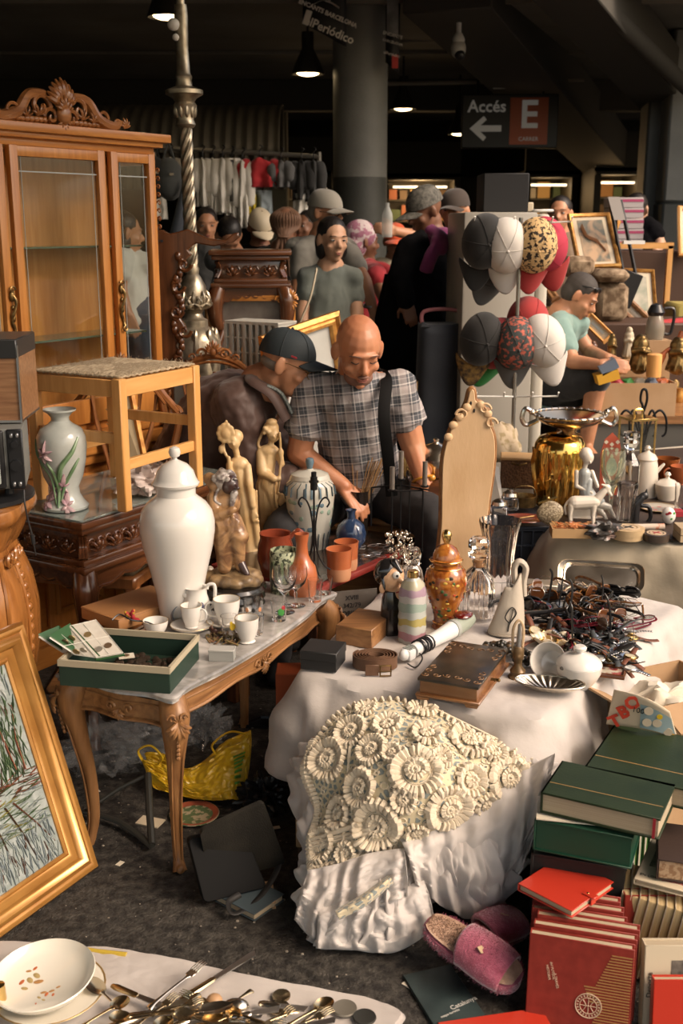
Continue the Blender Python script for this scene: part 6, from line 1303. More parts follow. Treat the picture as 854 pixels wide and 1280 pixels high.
c=P(852,640,ZR);tumbler(c,sz(10,c),sz(36,c),'pale glass tumbler at the right edge')
c=P(803,575,ZR)+V((0,.35,0));t=thing('iron_candelabrum','black wrought iron stand with looped arms','candelabrum',V((c.x,5.05,ZR)));Q=lambda x,y,d=0:V((D(x,y,5.05).x-c.x,d,D(x,y,5.05).z-ZR))
m=M();m.tube(spline([Q(804,560),Q(804,512),Q(801,500),Q(803,488),Q(808,488),Q(809,500),Q(805,514)],6),.006,8);m.tube([Q(804,560),Q(804,600)],.008,8);obj('stem',m,iron,t)
for s,w_ in((-1,26),(-1,15),(1,26),(1,14)):
 m=M();m.tube(spline([Q(804,560),Q(804+s*w_*.4,525),Q(804+s*w_*.8,513),Q(804+s*w_*1.1,522),Q(804+s*w_*1.1,540),Q(804+s*w_*.9,546)],6),.0055,8);obj('curled_arm',m,iron,t)
m=M();m.lathe([(.07,-.0),(.07,.01),(.012,.02)],20);obj('foot',m,iron,t)
# ---- blue plastic crate with squared ribs under the left end
cr_=mat('navy_crate',(.022,.030,.045),.45);a_,b_=D(620,680,4.05),D(694,690,4.05)
t=thing('plastic_crate','dark blue squared plastic crate between the two cloth tables','crate',((a_.x+b_.x)/2+.01,4.2,0),R(-2));W_=.30
zt_=ZR-.03
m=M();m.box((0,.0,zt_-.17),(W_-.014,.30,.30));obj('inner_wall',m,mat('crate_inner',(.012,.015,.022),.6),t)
for i in range(8):m=M();m.box((-W_/2+.005+i*(W_-.01)/7,-.155,zt_-.16),(.006,.012,.32));obj('rib',m,cr_,t)
for i in range(6):m=M();m.box((0,-.155,zt_-.01-i*.06),(W_,.016,.006));obj('rib',m,cr_,t)
for i in range(5):m=M();m.box((-W_/2,-.15+.075*i,zt_-.16),(.012,.006,.32));obj('rib',m,cr_,t)
m=M();m.box((0,0,zt_-.001),(W_+.01,.325,.012),bev=.002);obj('rim',m,cr_,t);m=M();m.box((0,0,.06),(W_,.31,.12));obj('lower_crate',m,cr_,t)
# folded patterned cloth / small pouch / leaning white mat behind mirror
c=D(624,555,4.9);m=M();crumple(m,(0,0,0),(.09,.08,.10),.18,30,8,2);tag(obj('floral_cushion',m,mat('floral_cloth',(.42,.34,.24),.85,col2=(.28,.22,.12),scale=30,ramp=(.5,.6)),loc=c),'beige flowered cushion behind the pale mirror panel','cushion')
q=[D(598,650,4.3),D(632,655,4.2),D(623,585,4.45),D(617,582,4.45)]
m=M();m.rings([[p for p in q],[p+V((.004,.012,0))for p in q]]);tag(obj('mat_board',m,mat('mat_white',(.55,.53,.48),.7),flat=True),'pale mat board leaning beside the mirror panel','board')
# brass bowl & silver lidded dish beside the bald man
c=D(508,520,4.35);t=thing('brass_goblet','large brass cup behind the bald man arm','cup',(c.x,4.35,c.z));k=sz(1,c);m=M();m.lathe([(0,0),(4*k,0),(8*k,6*k),(13*k,22*k),(14*k,44*k),(12.6*k,44*k),(12*k,24*k),(0,8*k)],32);m.tube([(0,0,2*k),(0,0,-.4)],.012,8);m.lathe([(.07,-.41),(.07,-.4),(.02,-.38)],20);obj('cup_body',m,brass,t)
t.location.z=c.z;zz=c.z-.41;m=M();m.box((0,0,zz/2-.002),(.4,.3,zz-.004),bev=.01);tag(obj('wooden_chest',m,oak,loc=(c.x+.06,4.38,0)),'wooden chest behind the bald man carrying the brass cup','chest')
c=D(545,575,4.0);t=thing('silver_tureen','domed silver serving dish beside the bald man','dish',c-V((0,0,.06)));k=sz(1,c)
m=M();m.lathe([(0,0),(14*k,0),(24*k,10*k),(28*k,20*k),(29*k,24*k),(27*k,23*k)],40);obj('bowl',m,silver,t);m=M();m.lathe([(29*k,23*k),(29.5*k,25*k),(26*k,32*k),(16*k,39*k),(5*k,42*k),(3*k,44*k),(4*k,47*k),(0,49*k)],40);obj('lid',m,silver,t)
zz=t.location.z;m=M();m.box((0,0,zz/2-.002),(.28,.25,zz-.004),bev=.008);tag(obj('dark_box',m,walnut,loc=(c.x+.04,4.02,0)),'dark box under the silver serving dish','box')
# ================================================================= BUNDLE UNDER THE CROCHET BLANKET
def cr4(p0,p1,p2,p3,t):return .5*((2*p1)+(p2-p0)*t+(2*p0-5*p1+4*p2-p3)*t*t+(3*p1-p0-3*p2+p3)*t*t*t)
def crl(L,t):
 n=len(L)-1;x=min(max(t,0),1)*n;i=min(int(x),n-1);f=x-i
 return cr4(L[max(i-1,0)],L[i],L[i+1],L[min(i+2,n)],f)
CG=[[(392,930,.35),(440,884,.43),(520,880,.44),(590,918,.41),(664,948,.36)],
      [(382,965,.30),(452,925,.40),(530,930,.42),(600,950,.385),(673,968,.33)],
      [(398,1010,.22),(460,978,.34),(530,980,.365),(600,980,.34),(652,990,.295)],
      [(390,1050,.17),(455,1032,.25),(520,1027,.28),(575,1014,.29),(628,1005,.27)],
      [(392,1086,.13),(440,1074,.17),(500,1057,.205),(555,1038,.235),(612,1018,.25)]]
CG=[[P(*q)for q in r]for r in CG]
def SB(u,v):
 p=crl([crl(r,u)for r in CG],v)
 n=.010*NZ.noise(V((u*5,v*5,2)))+.006*NZ.noise(V((u*11,v*9,4)))
 return p+V((0,-.4,.9))*n
bn=thing('crochet_blanket','cream crocheted blanket of ruffled rosettes heaped over the white sheer cloth','blanket',(0,0,0))
net=mat('crochet_net',(.3,.3,.3),.9,sheen=.3);nt_=net.node_tree;N_,L2=nt_.nodes,nt_.links
tc=N_.new('ShaderNodeTexCoord');vo=N_.new('ShaderNodeTexVoronoi');vo.feature='DISTANCE_TO_EDGE';vo.inputs['Scale'].default_value=58;rp=N_.new('ShaderNodeValToRGB')
rp.color_ramp.elements[0].position=.13;rp.color_ramp.elements[1].position=.2;rp.color_ramp.elements[0].color=(.62,.54,.36,1);rp.color_ramp.elements[1].color=(.22,.26,.25,1)
bp=N_.new('ShaderNodeBump');bp.invert=True;bp.inputs['Distance'].default_value=.004;L2.new(tc.outputs['Object'],vo.inputs[0]);L2.new(vo.outputs[0],rp.inputs[0]);L2.new(rp.outputs[0],N_['Principled BSDF'].inputs[0]);L2.new(rp.outputs[0],bp.inputs['Height']);L2.new(bp.outputs[0],N_['Principled BSDF'].inputs['Normal'])
m=M();m.grid(SB,110,90);obj('net_ground',m,net,bn,solid=.003)
wool=mat('cream_wool',(.66,.56,.41),.9,col2=(.72,.63,.48),scale=60,bump=.0008,bscale=400,sheen=.4)
samp=[(u/60,v/50,SB(u/60,v/50))for u in range(61)for v in range(51)]
def projpx(p):
 d=V(p)-O;zc=d.dot(_f);return 427+F*d.x/zc,640-F*d.dot(_u)/zc
spx=[(u,v,projpx(p))for u,v,p in samp]
def frame_at(u,v):
 e=.015;p=SB(u,v);a=SB(min(u+e,1),v)-SB(max(u-e,0),v);b=SB(u,min(v+e,1))-SB(u,max(v-e,0));n=b.cross(a).normalized()
 if n.z-n.y*.8<0:n=-n
 return p,a.normalized(),n
ros=[(473,1034,34),(522,965,36),(561,1010,33),(588,928,30),(636,972,32),(424,1016,21),(404,1056,24),(412,950,30),(436,915,24),(586,975,21),(532,920,20),(467,936,22),(450,985,26),(505,1000,16),(486,908,19),(527,890,20),(458,888,15),(616,942,17),(650,948,14),(430,1066,14),(520,1040,15),(606,1006,16),(552,950,14),(492,940,13)]
def nearest_surf(p,uv):
 """drop a tangent-plane point on the blanket surface by a few local steps in u, v"""
 u,v=uv
 for _ in range(3):
  e=.01;s=SB(u,v);a=(SB(u+e,v)-SB(u-e,v))/(2*e);b=(SB(u,v+e)-SB(u,v-e))/(2*e);d=p-s
  aa,bb,ab=a.dot(a),b.dot(b),a.dot(b);det=aa*bb-ab*ab
  if abs(det)<1e-9:break
  u+=(d.dot(a)*bb-d.dot(b)*ab)/det;v+=(d.dot(b)*aa-d.dot(a)*ab)/det
 return SB(u,v),(u,v)
for x,y,r in ros:
 u,v,_=min(spx,key=lambda q:(q[2][0]-x)**2+(q[2][1]-y)**2)
 p,X,n=frame_at(u,v);Yv=n.cross(X);r=r*2.62/F;m=M()
 def pt(a,q,h,jit=0):
  w_=p+(X*cos(a)+Yv*sin(a))*q;s_,_=nearest_surf(w_,(u,v));return s_+n*h
 big=r>.04;N1=26 if big else 16
 for j in range(N1):
  a=2*pi*j/N1+rnd(-.05,.05);L=rnd(.94,1.08);wd=2*pi*r/N1*.36*rnd(.85,1.15)
  m.tube([pt(a,r*.60,.002),pt(a+.04,r*.72,.008),pt(a+.02,r*.88,.010+rnd(0,.004)),pt(a,r*L,.005+rnd(-.002,.004))],[wd*.6,wd*.9,wd*1.15,wd*1.0],6,flat=1.5)
 N2=15 if big else 9
 for j in range(N2):
  a=2*pi*j/N2;q=r*(.40-.10*j/N2);wd=2*pi*r*.3/N2*.5
  m.tube([pt(a,q*.45,.003),pt(a,q*.8,.010),pt(a,q*1.12,.007)],[wd*.6,wd,wd*1.1],6,flat=1.4)
 pts=[pt(j*.7,r*(.03+.009*j),.008+.003*sin(j))for j in range(16)];m.tube(pts,r*.05,6)
 m.tube([pt(2*pi*j/24,r*.56,.003)for j in range(24)],.0016,5,loop=True);m.tube([pt(2*pi*j/24,r*.49,.003)for j in range(24)],.0014,5,loop=True)
 obj('rosette',m,wool,bn)
# ruffled fringe along the edges and small joining cords
m=M()
for k in range(150):
 s=k/150;e=[(s*4,0),(1,s*4-1),(3-s*4,1),(0,4-s*4)][min(int(s*4),3)]
 u,v=min(max(e[0],.005),.995),min(max(e[1],.005),.995);p,X,n=frame_at(u,v);c_=SB(.5,.5);o=(p-c_);o=(o-n*o.dot(n)).normalized()
 m.tube([p-o*.012+n*.003,p+n*.008,p+o*.012+n*.003+V((0,0,-.004))],[.003,.005,.005],6,flat=1.3)
stuff(obj('edge_ruffle',m,wool,bn))
m=M()
for k in range(420):
 u,v=rnd(.02,.98),rnd(.02,.98);p,X,n=frame_at(u,v);Yv=n.cross(X);r=rnd(.005,.010)
 m.tube([p+n*.003+(X*cos(a)+Yv*sin(a)*.8)*r for a in[2*pi*j/8 for j in range(8)]],.0015,4,loop=True)
stuff(obj('joining_loops',m,wool,bn))
# white sheer cloth: three nested loops, hem / belly / top
sheer=mat('sheer_cloth',(.62,.58,.545),.7,alpha=.88,sheen=.3,col2=(.54,.50,.47),scale=5,bump=.0006,bscale=60)
hem=[(364,1105,.08),(372,1150,.03),(390,1182,.01),(430,1176,.03),(450,1185,.02),(498,1184,.01),(520,1150,.03),(560,1120,.08),(585,1132,.06),(625,1142,.04),(655,1105,.10),(662,1060,.17),(675,1010,.26),(694,957,.36),(660,930,.36),(600,900,.38),(540,884,.37),(500,880,.38),(440,898,.36),(385,930,.28),(360,975,.22),(372,1050,.12)]
bel=[(395,1085,.14),(400,1110,.13),(420,1130,.12),(440,1120,.15),(465,1135,.14),(490,1120,.16),(515,1095,.17),(550,1080,.20),(585,1085,.20),(615,1080,.20),(635,1050,.23),(645,1020,.27),(665,985,.33),(680,955,.375),(645,925,.40),(600,890,.43),(545,868,.445),(500,862,.455),(440,882,.43),(385,915,.36),(372,965,.28),(385,1040,.18)]
top=[(430,1050,.19),(440,1060,.18),(455,1065,.18),(470,1060,.19),(480,1055,.20),(500,1050,.20),(520,1045,.21),(545,1035,.23),(575,1028,.24),(595,1020,.25),(610,1010,.26),(620,1000,.27),(640,985,.30),(650,970,.32),(620,945,.35),(585,925,.37),(545,900,.39),(500,895,.40),(455,905,.38),(410,935,.32),(395,970,.27),(410,1020,.21)]
H3=[[P(*q)for q in L]for L in(hem,bel,top)];H3=[spline(L,16,True)for L in H3];cen=sum(H3[2],V())/len(H3[2]);nA=len(H3[0])
m=M();rg=[]
for r in range(46):
 t=r/45;row=[]
 for i in range(nA):
  a,b,c_=H3[0][i],H3[1][i],H3[2][i]
  p=a*(1-t)**2+b*2*t*(1-t)*1.0+c_*t*t if t<.001 else(1-t)**2*a+2*t*(1-t)*(b*1.35-(a+c_)*.175)+t*t*c_
  if t>.75:p=p.lerp(cen-V((0,0,.02)),(t-.75)*1.6)
  o=(p-cen);o.z=0;o=o.normalized()if o.length>1e-4 else V((1,0,0));A=i/nA*2*pi;sc=min(1,(1-t)*1.6)
  f=.020*abs(NZ.noise(V((cos(A)*7,sin(A)*7,t*1.2+1))))+.016*abs(NZ.noise(V((cos(A)*15,sin(A)*15,t*4))))+.010*NZ.noise(p*26)-.014+.011*sin(A*34+5*NZ.noise(p*8))*(1-t)**1.5
  row.append(p+(o*.85+V((0,0,.5)))*f*1.5*sc)
 rg.append(row)
m.rings(rg,cap=False);o=obj('sheer_cloth',m,sheer);q=o.modifiers.new('t','SOLIDIFY');q.thickness=.001;o.modifiers.new('u','SUBSURF').render_levels=1
tag(o,'ruffled sheer white cloth bunched under the crochet blanket','cloth')
# second ruffle of the same bundle over the right shoulder and a ruffle with lace at the left
def ruffle(nm,lab,pa,pb,amp,n,seed,mt_=sheer,lay=5):
 A_=spline([P(*q)for q in pa],14);B_=spline([P(*q)for q in pb],14);k_=len(A_);m=M()
 def fn(u,v):
  i=u*(k_-1);j=min(int(i),k_-2);f=i-j;a=A_[j].lerp(A_[j+1],f);b=B_[j].lerp(B_[j+1],f);p=a.lerp(b,v)
  nn=V((0,-.75,.6));s=sin(pi*v)
  return p+nn*(.035*s+amp*(.3+v)*(sin(u*n*2*pi+3*NZ.noise(V((u*4,v*2,seed))))*.5+1.2*NZ.noise(V((u*n*.8,v*lay,seed)))+.7*abs(NZ.noise(V((u*n*2,v*lay*2,seed+4))))))
 m.grid(fn,200,40);o=obj(nm,m,mt_,solid=.001);return tag(o,lab,'cloth')
ruffle('sheer_cloth','sheer white ruffle tumbling down the right front of the bundle',[(500,1048,.23),(545,1020,.27),(600,998,.30),(655,962,.35),(694,942,.40)],[(520,1105,.15),(555,1135,.06),(600,1146,.04),(650,1090,.13),(680,1000,.28)],.020,7,1)
ruffle('sheer_cloth','gathered sheer white ruffle at the left front of the bundle',[(385,1088,.15),(420,1080,.17),(465,1066,.20),(505,1060,.22)],[(368,1150,.05),(400,1176,.03),(450,1150,.08),(510,1120,.14)],.022,5,6)
ruffle('sheer_cloth','lowest sheer white fold touching the asphalt behind the slippers',[(400,1125,.11),(440,1105,.14),(490,1110,.14),(530,1100,.15)],[(395,1186,.012),(440,1188,.012),(495,1190,.012),(545,1160,.03)],.016,6,12)
ruffle('lace_trim','strip of beige lace showing between the white folds',[(418,1138,.14),(450,1120,.165),(484,1095,.19)],[(424,1150,.13),(458,1132,.155),(492,1104,.18)],.004,4,3,net)
c=P(395,1078,0);m=M();m.box((.12,.10,.11),(.34,.26,.10),bev=.003);tag(obj('brown_carton',m,card,loc=c),'brown carton under the left side of the crochet bundle','box');m=M();m.box((.12,.10,.028),(.33,.25,.055),bev=.003);tag(obj('dark_carton',m,mat('dark_carton_card',(.07,.045,.03),.8),loc=c),'dark lower carton under the brown one','box')
# ================================================================= SLIPPERS
pink=mat('pink_terry',(.26,.045,.085),.95,col2=(.35,.08,.135),scale=60,bump=.002,bscale=300,sheen=.8);ins=mat('insole_fleece',(.42,.26,.17),.95,col2=(.50,.33,.23),scale=60,bump=.002,bscale=260,sheen=.6)
def slipper(lab,heel,toe,roll=0,lift=0):
 heel,toe=V(heel),V(toe);d=toe-heel;L=d.length;t=thing('slipper',lab,'slipper',heel);t.rotation_euler=d.to_track_quat('X','Z').to_euler();t.rotation_euler.rotate_axis('X',roll)
 def hw(s):return L*(.155+.03*sin(s*pi*1.1-.2)+.035*(s>.5)*sin((s-.5)*pi))*(max(0,1-(2*s-1)**6))**.5
 m=M();rg=[]
 for z,k in((0,.93),(.008,1),(.02,1.02),(.026,.97),(.026,.86)):
  rg.append([V((L*s,hw(s)*k*sg,z))for s,sg in[((1-cos(pi*i/20))/2,1)for i in range(21)]+[((1+cos(pi*i/20))/2,-1)for i in range(1,20)]])
 m.rings(rg);obj('sole',m,pink,t)
 m=M();m.grid(lambda u,v:V((L*(.03+.94*u),hw(.03+.94*u)*.88*(2*v-1),.026+.004*(1-(2*v-1)**2)+.006*abs(2*v-1)**3+.0012*NZ.noise(V((u*40,v*20,1))))),40,16);obj('insole',m,ins,t)
 def up(u,v):
  s=.44+.44*u;a=pi*v;w_=hw(s)*1.08;h_=.052*(1-.25*u)*sin(pi*(.25+.5*(1-u)))**.5
  return V((L*s-.05*(1-u)*sin(a)*0+L*.06*sin(a)*(1-u)*-1,w_*cos(a),.018+h_*sin(a)**.7+.0015*NZ.noise(V((u*30,v*30,5)))))
 m=M();m.grid(up,26,30);obj('upper',m,pink,t,solid=.009)
 m=M()
 for i in range(3200):
  u,v=random.random(),random.random();p=up(u,v);n=V((0,cos(pi*v),sin(pi*v)+.2)).normalized()
  if i%3==0:s=random.random();sg=random.choice((-1,1));p=V((L*s,hw(s)*1.01*sg,rnd(.003,.026)));n=V((0,sg,.2))
  q=p+n*.006+V((rnd(-.003,.003),rnd(-.003,.003),rnd(-.002,.003)));a_,b_,c_=m.vs([p+V((.0012,0,0)),p-V((.0012,0,0)),q]);m.fc((a_,b_,c_))
 m.recalc=False;stuff(obj('fuzz',m,pink,t))
 m=M()
 for i in range(1600):u,v=rnd(.02,.6),rnd(.06,.94);p=V((L*u,hw(u)*.86*(2*v-1),.029));q=p+V((rnd(-.003,.003),rnd(-.003,.003),.005));m.fc(m.vs([p+V((.001,0,0)),p-V((.001,0,0)),q]))
 m.recalc=False;stuff(obj('fleece',m,ins,t))
 c_=up(.45,.62);m=M();m.prism([(0,-.008),(.010,.003),(.006,.009),(0,.005),(-.006,.009),(-.010,.003)],.0015);obj('heart_patch',m,mat('beige_fig',()),t,c_+V((0,-.002,.009)),(R(-30),0,R(-60)))
 return t
slipper('pink terry slipper in front, beige insole showing',P(533,1158,.085),P(648,1236,.03),R(12))
slipper('second pink terry slipper lying behind the front one',P(566,1196,.03),P(640,1165,.02)+V((.03,.02,0)),R(0))
# dark magazine under them
def book(nm,lab,cat,c,rz,w_,d_,h_,cv,pg,rot=None,spine='x-',th=.003,round_=0):
 """w_ across from spine, d_ along the spine, h_ thick; cover boards overhang the leaves"""
 t=thing(nm,lab,cat,c,rz)
 if rot:t.rotation_euler=rot
 m=M();m.box((0,0,h_-th/2),(w_,d_,th),bev=.0008);m.box((0,0,th/2),(w_,d_,th),bev=.0008)
 if round_:m.grid(lambda u,v:V((-w_/2-.004*sin(pi*v),d_*(u-.5),h_*v)),3,8)
 else:m.box((-w_/2+th/2,0,h_/2),(th,d_,h_),bev=.0008)
 obj('cover',m,cv,t);m=M();m.box((.0005,0,h_/2),(w_-.009,d_-.008,h_-2*th+.0004));obj('pages',m,pg,t);return t
def quadbook(nm,lab,px,z,h_,cv,pg,**k):
 """lying book whose near edge runs between the first two corners (left, right), third corner is far right"""
 a,b,c_=[P(x,y,z)for x,y in px];e=(b-a);w_=e.length;e.normalize();n=V((-e.y,e.x,0));d_=(c_-b).dot(n);cc=a+e*w_/2+n*d_/2;
 return book(nm,lab,'book',V((cc.x,cc.y,z-h_)),atan2(e.y,e.x),w_,d_,h_,cv,pg,**k),w_,d_
pgc=mat('book_pages',(.46,.38,.26),.8,col2=(.36,.29,.19),scale=3,stretch=(1,1,240),bump=.0003,bscale=8)
dmag=mat('magazine_dark',(.010,.018,.020),.4,col2=(.04,.06,.06),scale=8)
t,w_,d_=quadbook('magazine','dark glossy magazine under the pink slippers',[(548,1292),(612,1276),(585,1200)],.008,.006,dmag,pgc)
text('Catalunya',.017,sw,'lettering',t,(.03,-.03,.0065),(0,0,R(12)),ex=.0003);text('mapa turístic',.009,sw,'lettering',t,(-.01,-.05,.0065),(0,0,R(12)),ex=.0003)
c=P(519,1228,.001);m=M();m.box((0,0,.001),(.05,.035,.002),MX.Rotation(.8,3,'Z'));tag(obj('paper_card',m,paper,loc=c),'small beige card on the asphalt left of the slippers','card')
# ================================================================= BOOKS AT THE RIGHT
redb=mat('red_cloth_book',(.20,.022,.014),.5,col2=(.25,.03,.02),scale=40,bump=.0002,bscale=300,spec=.4);red2=mat('bright_red_book',(.46,.035,.018),.32,coat=.25);goldp=mat('gold_print',(.55,.33,.12),.35,.5)
gl=mat('green_leather',(.014,.026,.011),.45,col2=(.022,.036,.015),scale=9,bump=.0003,bscale=160,spec=.3);gl2=mat('green_board',(.010,.055,.030),.45);blk=mat('black_book',(.012,.013,.012),.45,bump=.0004,bscale=90);crm=mat('cream_cover',(.55,.47,.34),.6)
def stand(nm,lab,a,b,z_top,th,cv,pg,lean=.12,z0=0):
 """upright leaning book: front cover faces the camera, bottom edge from a to b (points on the ground)"""
 e=b-a;w_=e.length;e.normalize();n=V((-e.y,e.x,0));t=thing(nm,lab,'book',a+V((0,0,z0)),group=None);t.rotation_euler=MX.Rotation(atan2(e.y,e.x),3,'Z').to_euler();t.rotation_euler=(-lean,0,atan2(e.y,e.x));h_=z_top
 m=M();m.box((w_/2,.0015,h_/2),(w_,.003,h_),bev=.0008);m.box((w_/2,th-.0015,h_/2),(w_,.003,h_),bev=.0008);m.box((.0015,th/2,h_/2),(.003,th,h_),bev=.0008);obj('cover',m,cv,t)
 m=M();m.box((w_/2-.002,th/2,h_/2),(w_-.008,th-.006+.0004,h_-.008));obj('pages',m,pg,t);return t,w_,h_
RA,RB=P(656,1276,0),P(786,1300,0);e_=(RB-RA).normalized();n_=V((-e_.y,e_.x,0))
for i in range(8):
 a=RA+n_*(.030*i)+e_*(-.002*i+.006*(i%3));wd_=(RB-RA).length-(.0 if i<3 else .012*(i-2));zt_=.193+.003*(i%3)
 labs_=['front red cloth book with gold fan of bars and round ball emblem','red book directly behind the one with the round emblem','third red book of the upright row','fourth red book of the upright row','fifth red book of the upright row','sixth red book of the upright row, shorter','seventh red book near the back of the row','hindmost red book of the upright row']
 t,w_,h_=stand('red_book',labs_[i],a,a+e_*wd_,zt_,.026,redb,pgc,.13);t['group']='upright red books'
 if i<2:
  m=M()
  for j in range(27):
   z=.012+.0062*j;x0=w_*(.62+.10*(1 if j<9 else 0)-.012*abs(j-8))if j<15 else w_*(.66+.012*(j-15));m.box(((x0+w_*.985)/2,-.0006,z),(w_*.985-x0,.0008,.0022))
  stuff(obj('gold_bars',m,goldp,t))
 if i==0:
  cx,cz,r=w_*.60,h_*.30,.026;ball=mat('emblem_cream',(.62,.45,.32),.5)
  m=M();m.tube([(cx+r*cos(a*pi/16),-.0008,cz+r*sin(a*pi/16))for a in range(32)],.0011,5,loop=True);m.tube([(cx+r*.66*cos(a*pi/12),-.0008,cz+r*.66*sin(a*pi/12))for a in range(24)],.0008,5,loop=True);m.tube([(cx,-.0008,cz-r*.66),(cx,-.0008,cz+r*.66)],.0007,4);m.tube([(cx-r*.66,-.0008,cz),(cx+r*.66,-.0008,cz)],.0007,4)
  for s in(-1,1):m.tube(spline([(cx+s*r*.45,-.0008,cz-r*.5),(cx+s*r*.18,-.0008,cz),(cx+s*r*.45,-.0008,cz+r*.5)],5),.0007,4)
  for j in range(22):a=j*2*pi/22;m.box((cx+r*.83*cos(a),-.0008,cz+r*.83*sin(a)),(.0022,.0006,.004),MX.Rotation(-a+pi/2,3,'Y'))
  obj('ball_emblem',m,ball,t)
  for s,z,x in(('HISTORIA',.115,.20),('del FUTBOL',.12,.24),('A TRAVÉS',.10,.28)):text(s,.0075,ball,'lettering',t,(w_*x,-.0005,z),(pi/2,R(78),0),ex=.0003)
# bright red notebook lying on top with clasp
tilt_a,tilt_b,tilt_c=P(647,1108,.215),P(715,1143,.215),P(752,1118,.215)
e=(tilt_b-tilt_a).normalized();n=V((-e.y,e.x,0));w_=(tilt_b-tilt_a).length;d_=max(.08,(tilt_c-tilt_b).dot(n)+.05)
t=book('red_notebook','bright red notebook with a strap clasp lying across the upright red books','book',V(((tilt_a+e*w_/2+n*d_/2).x,(tilt_a+e*w_/2+n*d_/2).y,.205)),atan2(e.y,e.x),w_,d_,.018,red2,pgc)
m=M();m.box((w_/2-.006,-d_*.02,.0195),(.030,.018,.003),bev=.001);m.box((w_/2+.002,-d_*.02,.010),(.003,.018,.02),bev=.001);obj('clasp',m,red2,t);m=M();m.ell((w_/2-.012,-d_*.02,.021),(.003,.003,.001));obj('snap',m,brass,t)
# long low red book lying flat in front
t,w_,d_=quadbook('red_album','bright red album lying flat at the bottom edge',[(560,1310),(694,1290),(684,1258)],.02,.018,red2,pgc)
# right edge: pale and red upright books
a=P(802,1290,0);t,w_,h_=stand('pale_book','pale cover book with a dark photo standing at the right edge',a,a+V((.17,.0,0)),.19,.03,crm,pgc,.1);m=M();m.box((w_*.62,-.0006,h_*.62),(.10,.0008,.08));obj('cover_photo',m,mat('photo_dark',(.05,.045,.04),.3,col2=(.2,.18,.15),scale=40),t);text('Deporte',.016,blkp,'lettering',t,(.012,-.001,h_*.55),(pi/2,R(-90),0),ex=.0003)
a=P(812,1300,0)+V((0,-.012,0));t,w_,h_=stand('red_book','plain red book cut by the right edge in front of the pale one',a,a+V((.16,0,0)),.14,.02,red2,pgc,.1)
a=P(790,1262,0);t,w_,h_=stand('dark_red_book','dark red book behind the pale one at the right edge',a+V((.0,.10,0)),a+V((.17,.10,0)),.20,.03,redb,pgc,.05)
# green and black binders stack
t,w_,d_=quadbook('green_album','big dark green leather album with gold line on top of the stack',[(676,990),(826,1024),(856,983)],.40,.05,gl,pgc,th=.005);m=M();m.box((0,-d_*.18,.0503),(w_*.96,.002,.0006));obj('gold_line',m,goldp,t)
m=M();m.box((w_/2-.012,-d_/2-.0005,.025),(.006,.002,.045));obj('red_headband',m,redp,t)
t,w_,d_=quadbook('green_album','second dark green album behind, nearer the comic sheet',[(731,958),(885,993),(915,932)],.40,.05,gl,pgc,th=.005);m=M();m.box((0,-d_*.25,.0503),(w_*.96,.0025,.0006));obj('gold_line',m,goldp,t)
c=P(735,1030,.345);m=M();m.box((0,0,0),(.20,.10,.003),MX.Rotation(-.2,3,'Z'));tag(obj('loose_print',m,paper,loc=c+V((0,.05,0))),'loose printed sheet sticking out under the top green album','paper')
t,w_,d_=quadbook('green_binder','bright dark-green binder under the loose printed sheet',[(668,1024),(792,1048),(838,1000)],.340,.075,gl2,gl2,th=.004)
t,w_,d_=quadbook('black_binder','thick black binder under the green binder',[(664,1066),(784,1086),(830,1020)],.255,.09,blk,blk,th=.006)
t,w_,d_=quadbook('black_binder','lowest black binder of the stack behind the red notebook',[(664,1090),(785,1110),(830,1040)],.160,.155,blk,blk,th=.006)
# spines of upright green books at the right edge
for i in range(7):
 a=P(800,1040,.24);m=M();x=a.x+.014*i;m.box((x,a.y+.20+.004*i,.16),(.011,.16,.30),bev=.001);t=thing('green_spine_book',['bright green thin book, first of the upright row at the right edge','second thin green book in the upright row','third thin green book in the upright row','fourth thin green book in the upright row','fifth thin green book in the upright row','sixth thin green book in the upright row','last thin green book in the upright row'][i],'book',(0,0,0),group='thin green books at the right edge')
 obj('cover',m,mat('lime_book_%d'%(i%2),[(.06,.16,.03),(.03,.09,.03)][i%2],.5),t);m=M();m.box((x,a.y+.118+.004*i,.16),(.004,.001,.28));obj('spine_stripe',m,paper,t)
# cream paperbacks standing with page blocks
for i in range(9):
 a=P(765+i*11,1112+i*3.4,.20);b0=V((a.x,a.y,0));t=thing('cream_paperback',['first','second','third','fourth','fifth','sixth','seventh','eighth','last'][i]+' cream paperback from the left in the tilted row at the right','book',b0,group='cream paperbacks in the tilted row');t.rotation_euler=(0,R(9),R(-16))
 m=M();m.box((0,.06,.105),(.0155,.13,.19),bev=.003,seg=2);obj('pages',m,mat('yellowed_pages',(.50,.38,.20),.8,col2=(.40,.29,.14),scale=3,stretch=(260,1,1)),t);m=M();m.box((-.0085,.06,.105),(.0015,.132,.194));m.box((.0085,.06,.105),(.0015,.132,.194));obj('cover',m,crm,t)
t,w_,d_=quadbook('garden_book','pale art book with printed title lying over the cream paperbacks',[(792,1098),(870,1118),(890,1060)],.232,.014,crm,pgc);m=M();m.box((0,d_*.12,.0143),(w_*.7,d_*.6,.0004));obj('cover_photo',m,mat('leafy_print',(.03,.028,.02),.4,col2=(.30,.26,.18),scale=50),t)
text('EN LOS',.011,blkp,'lettering',t,(-w_*.30,-d_*.38,.0143),(0,0,0),ex=.0003);text('JARDINES',.011,redp,'lettering',t,(w_*.12,-d_*.38,.0143),(0,0,0),ex=.0003)
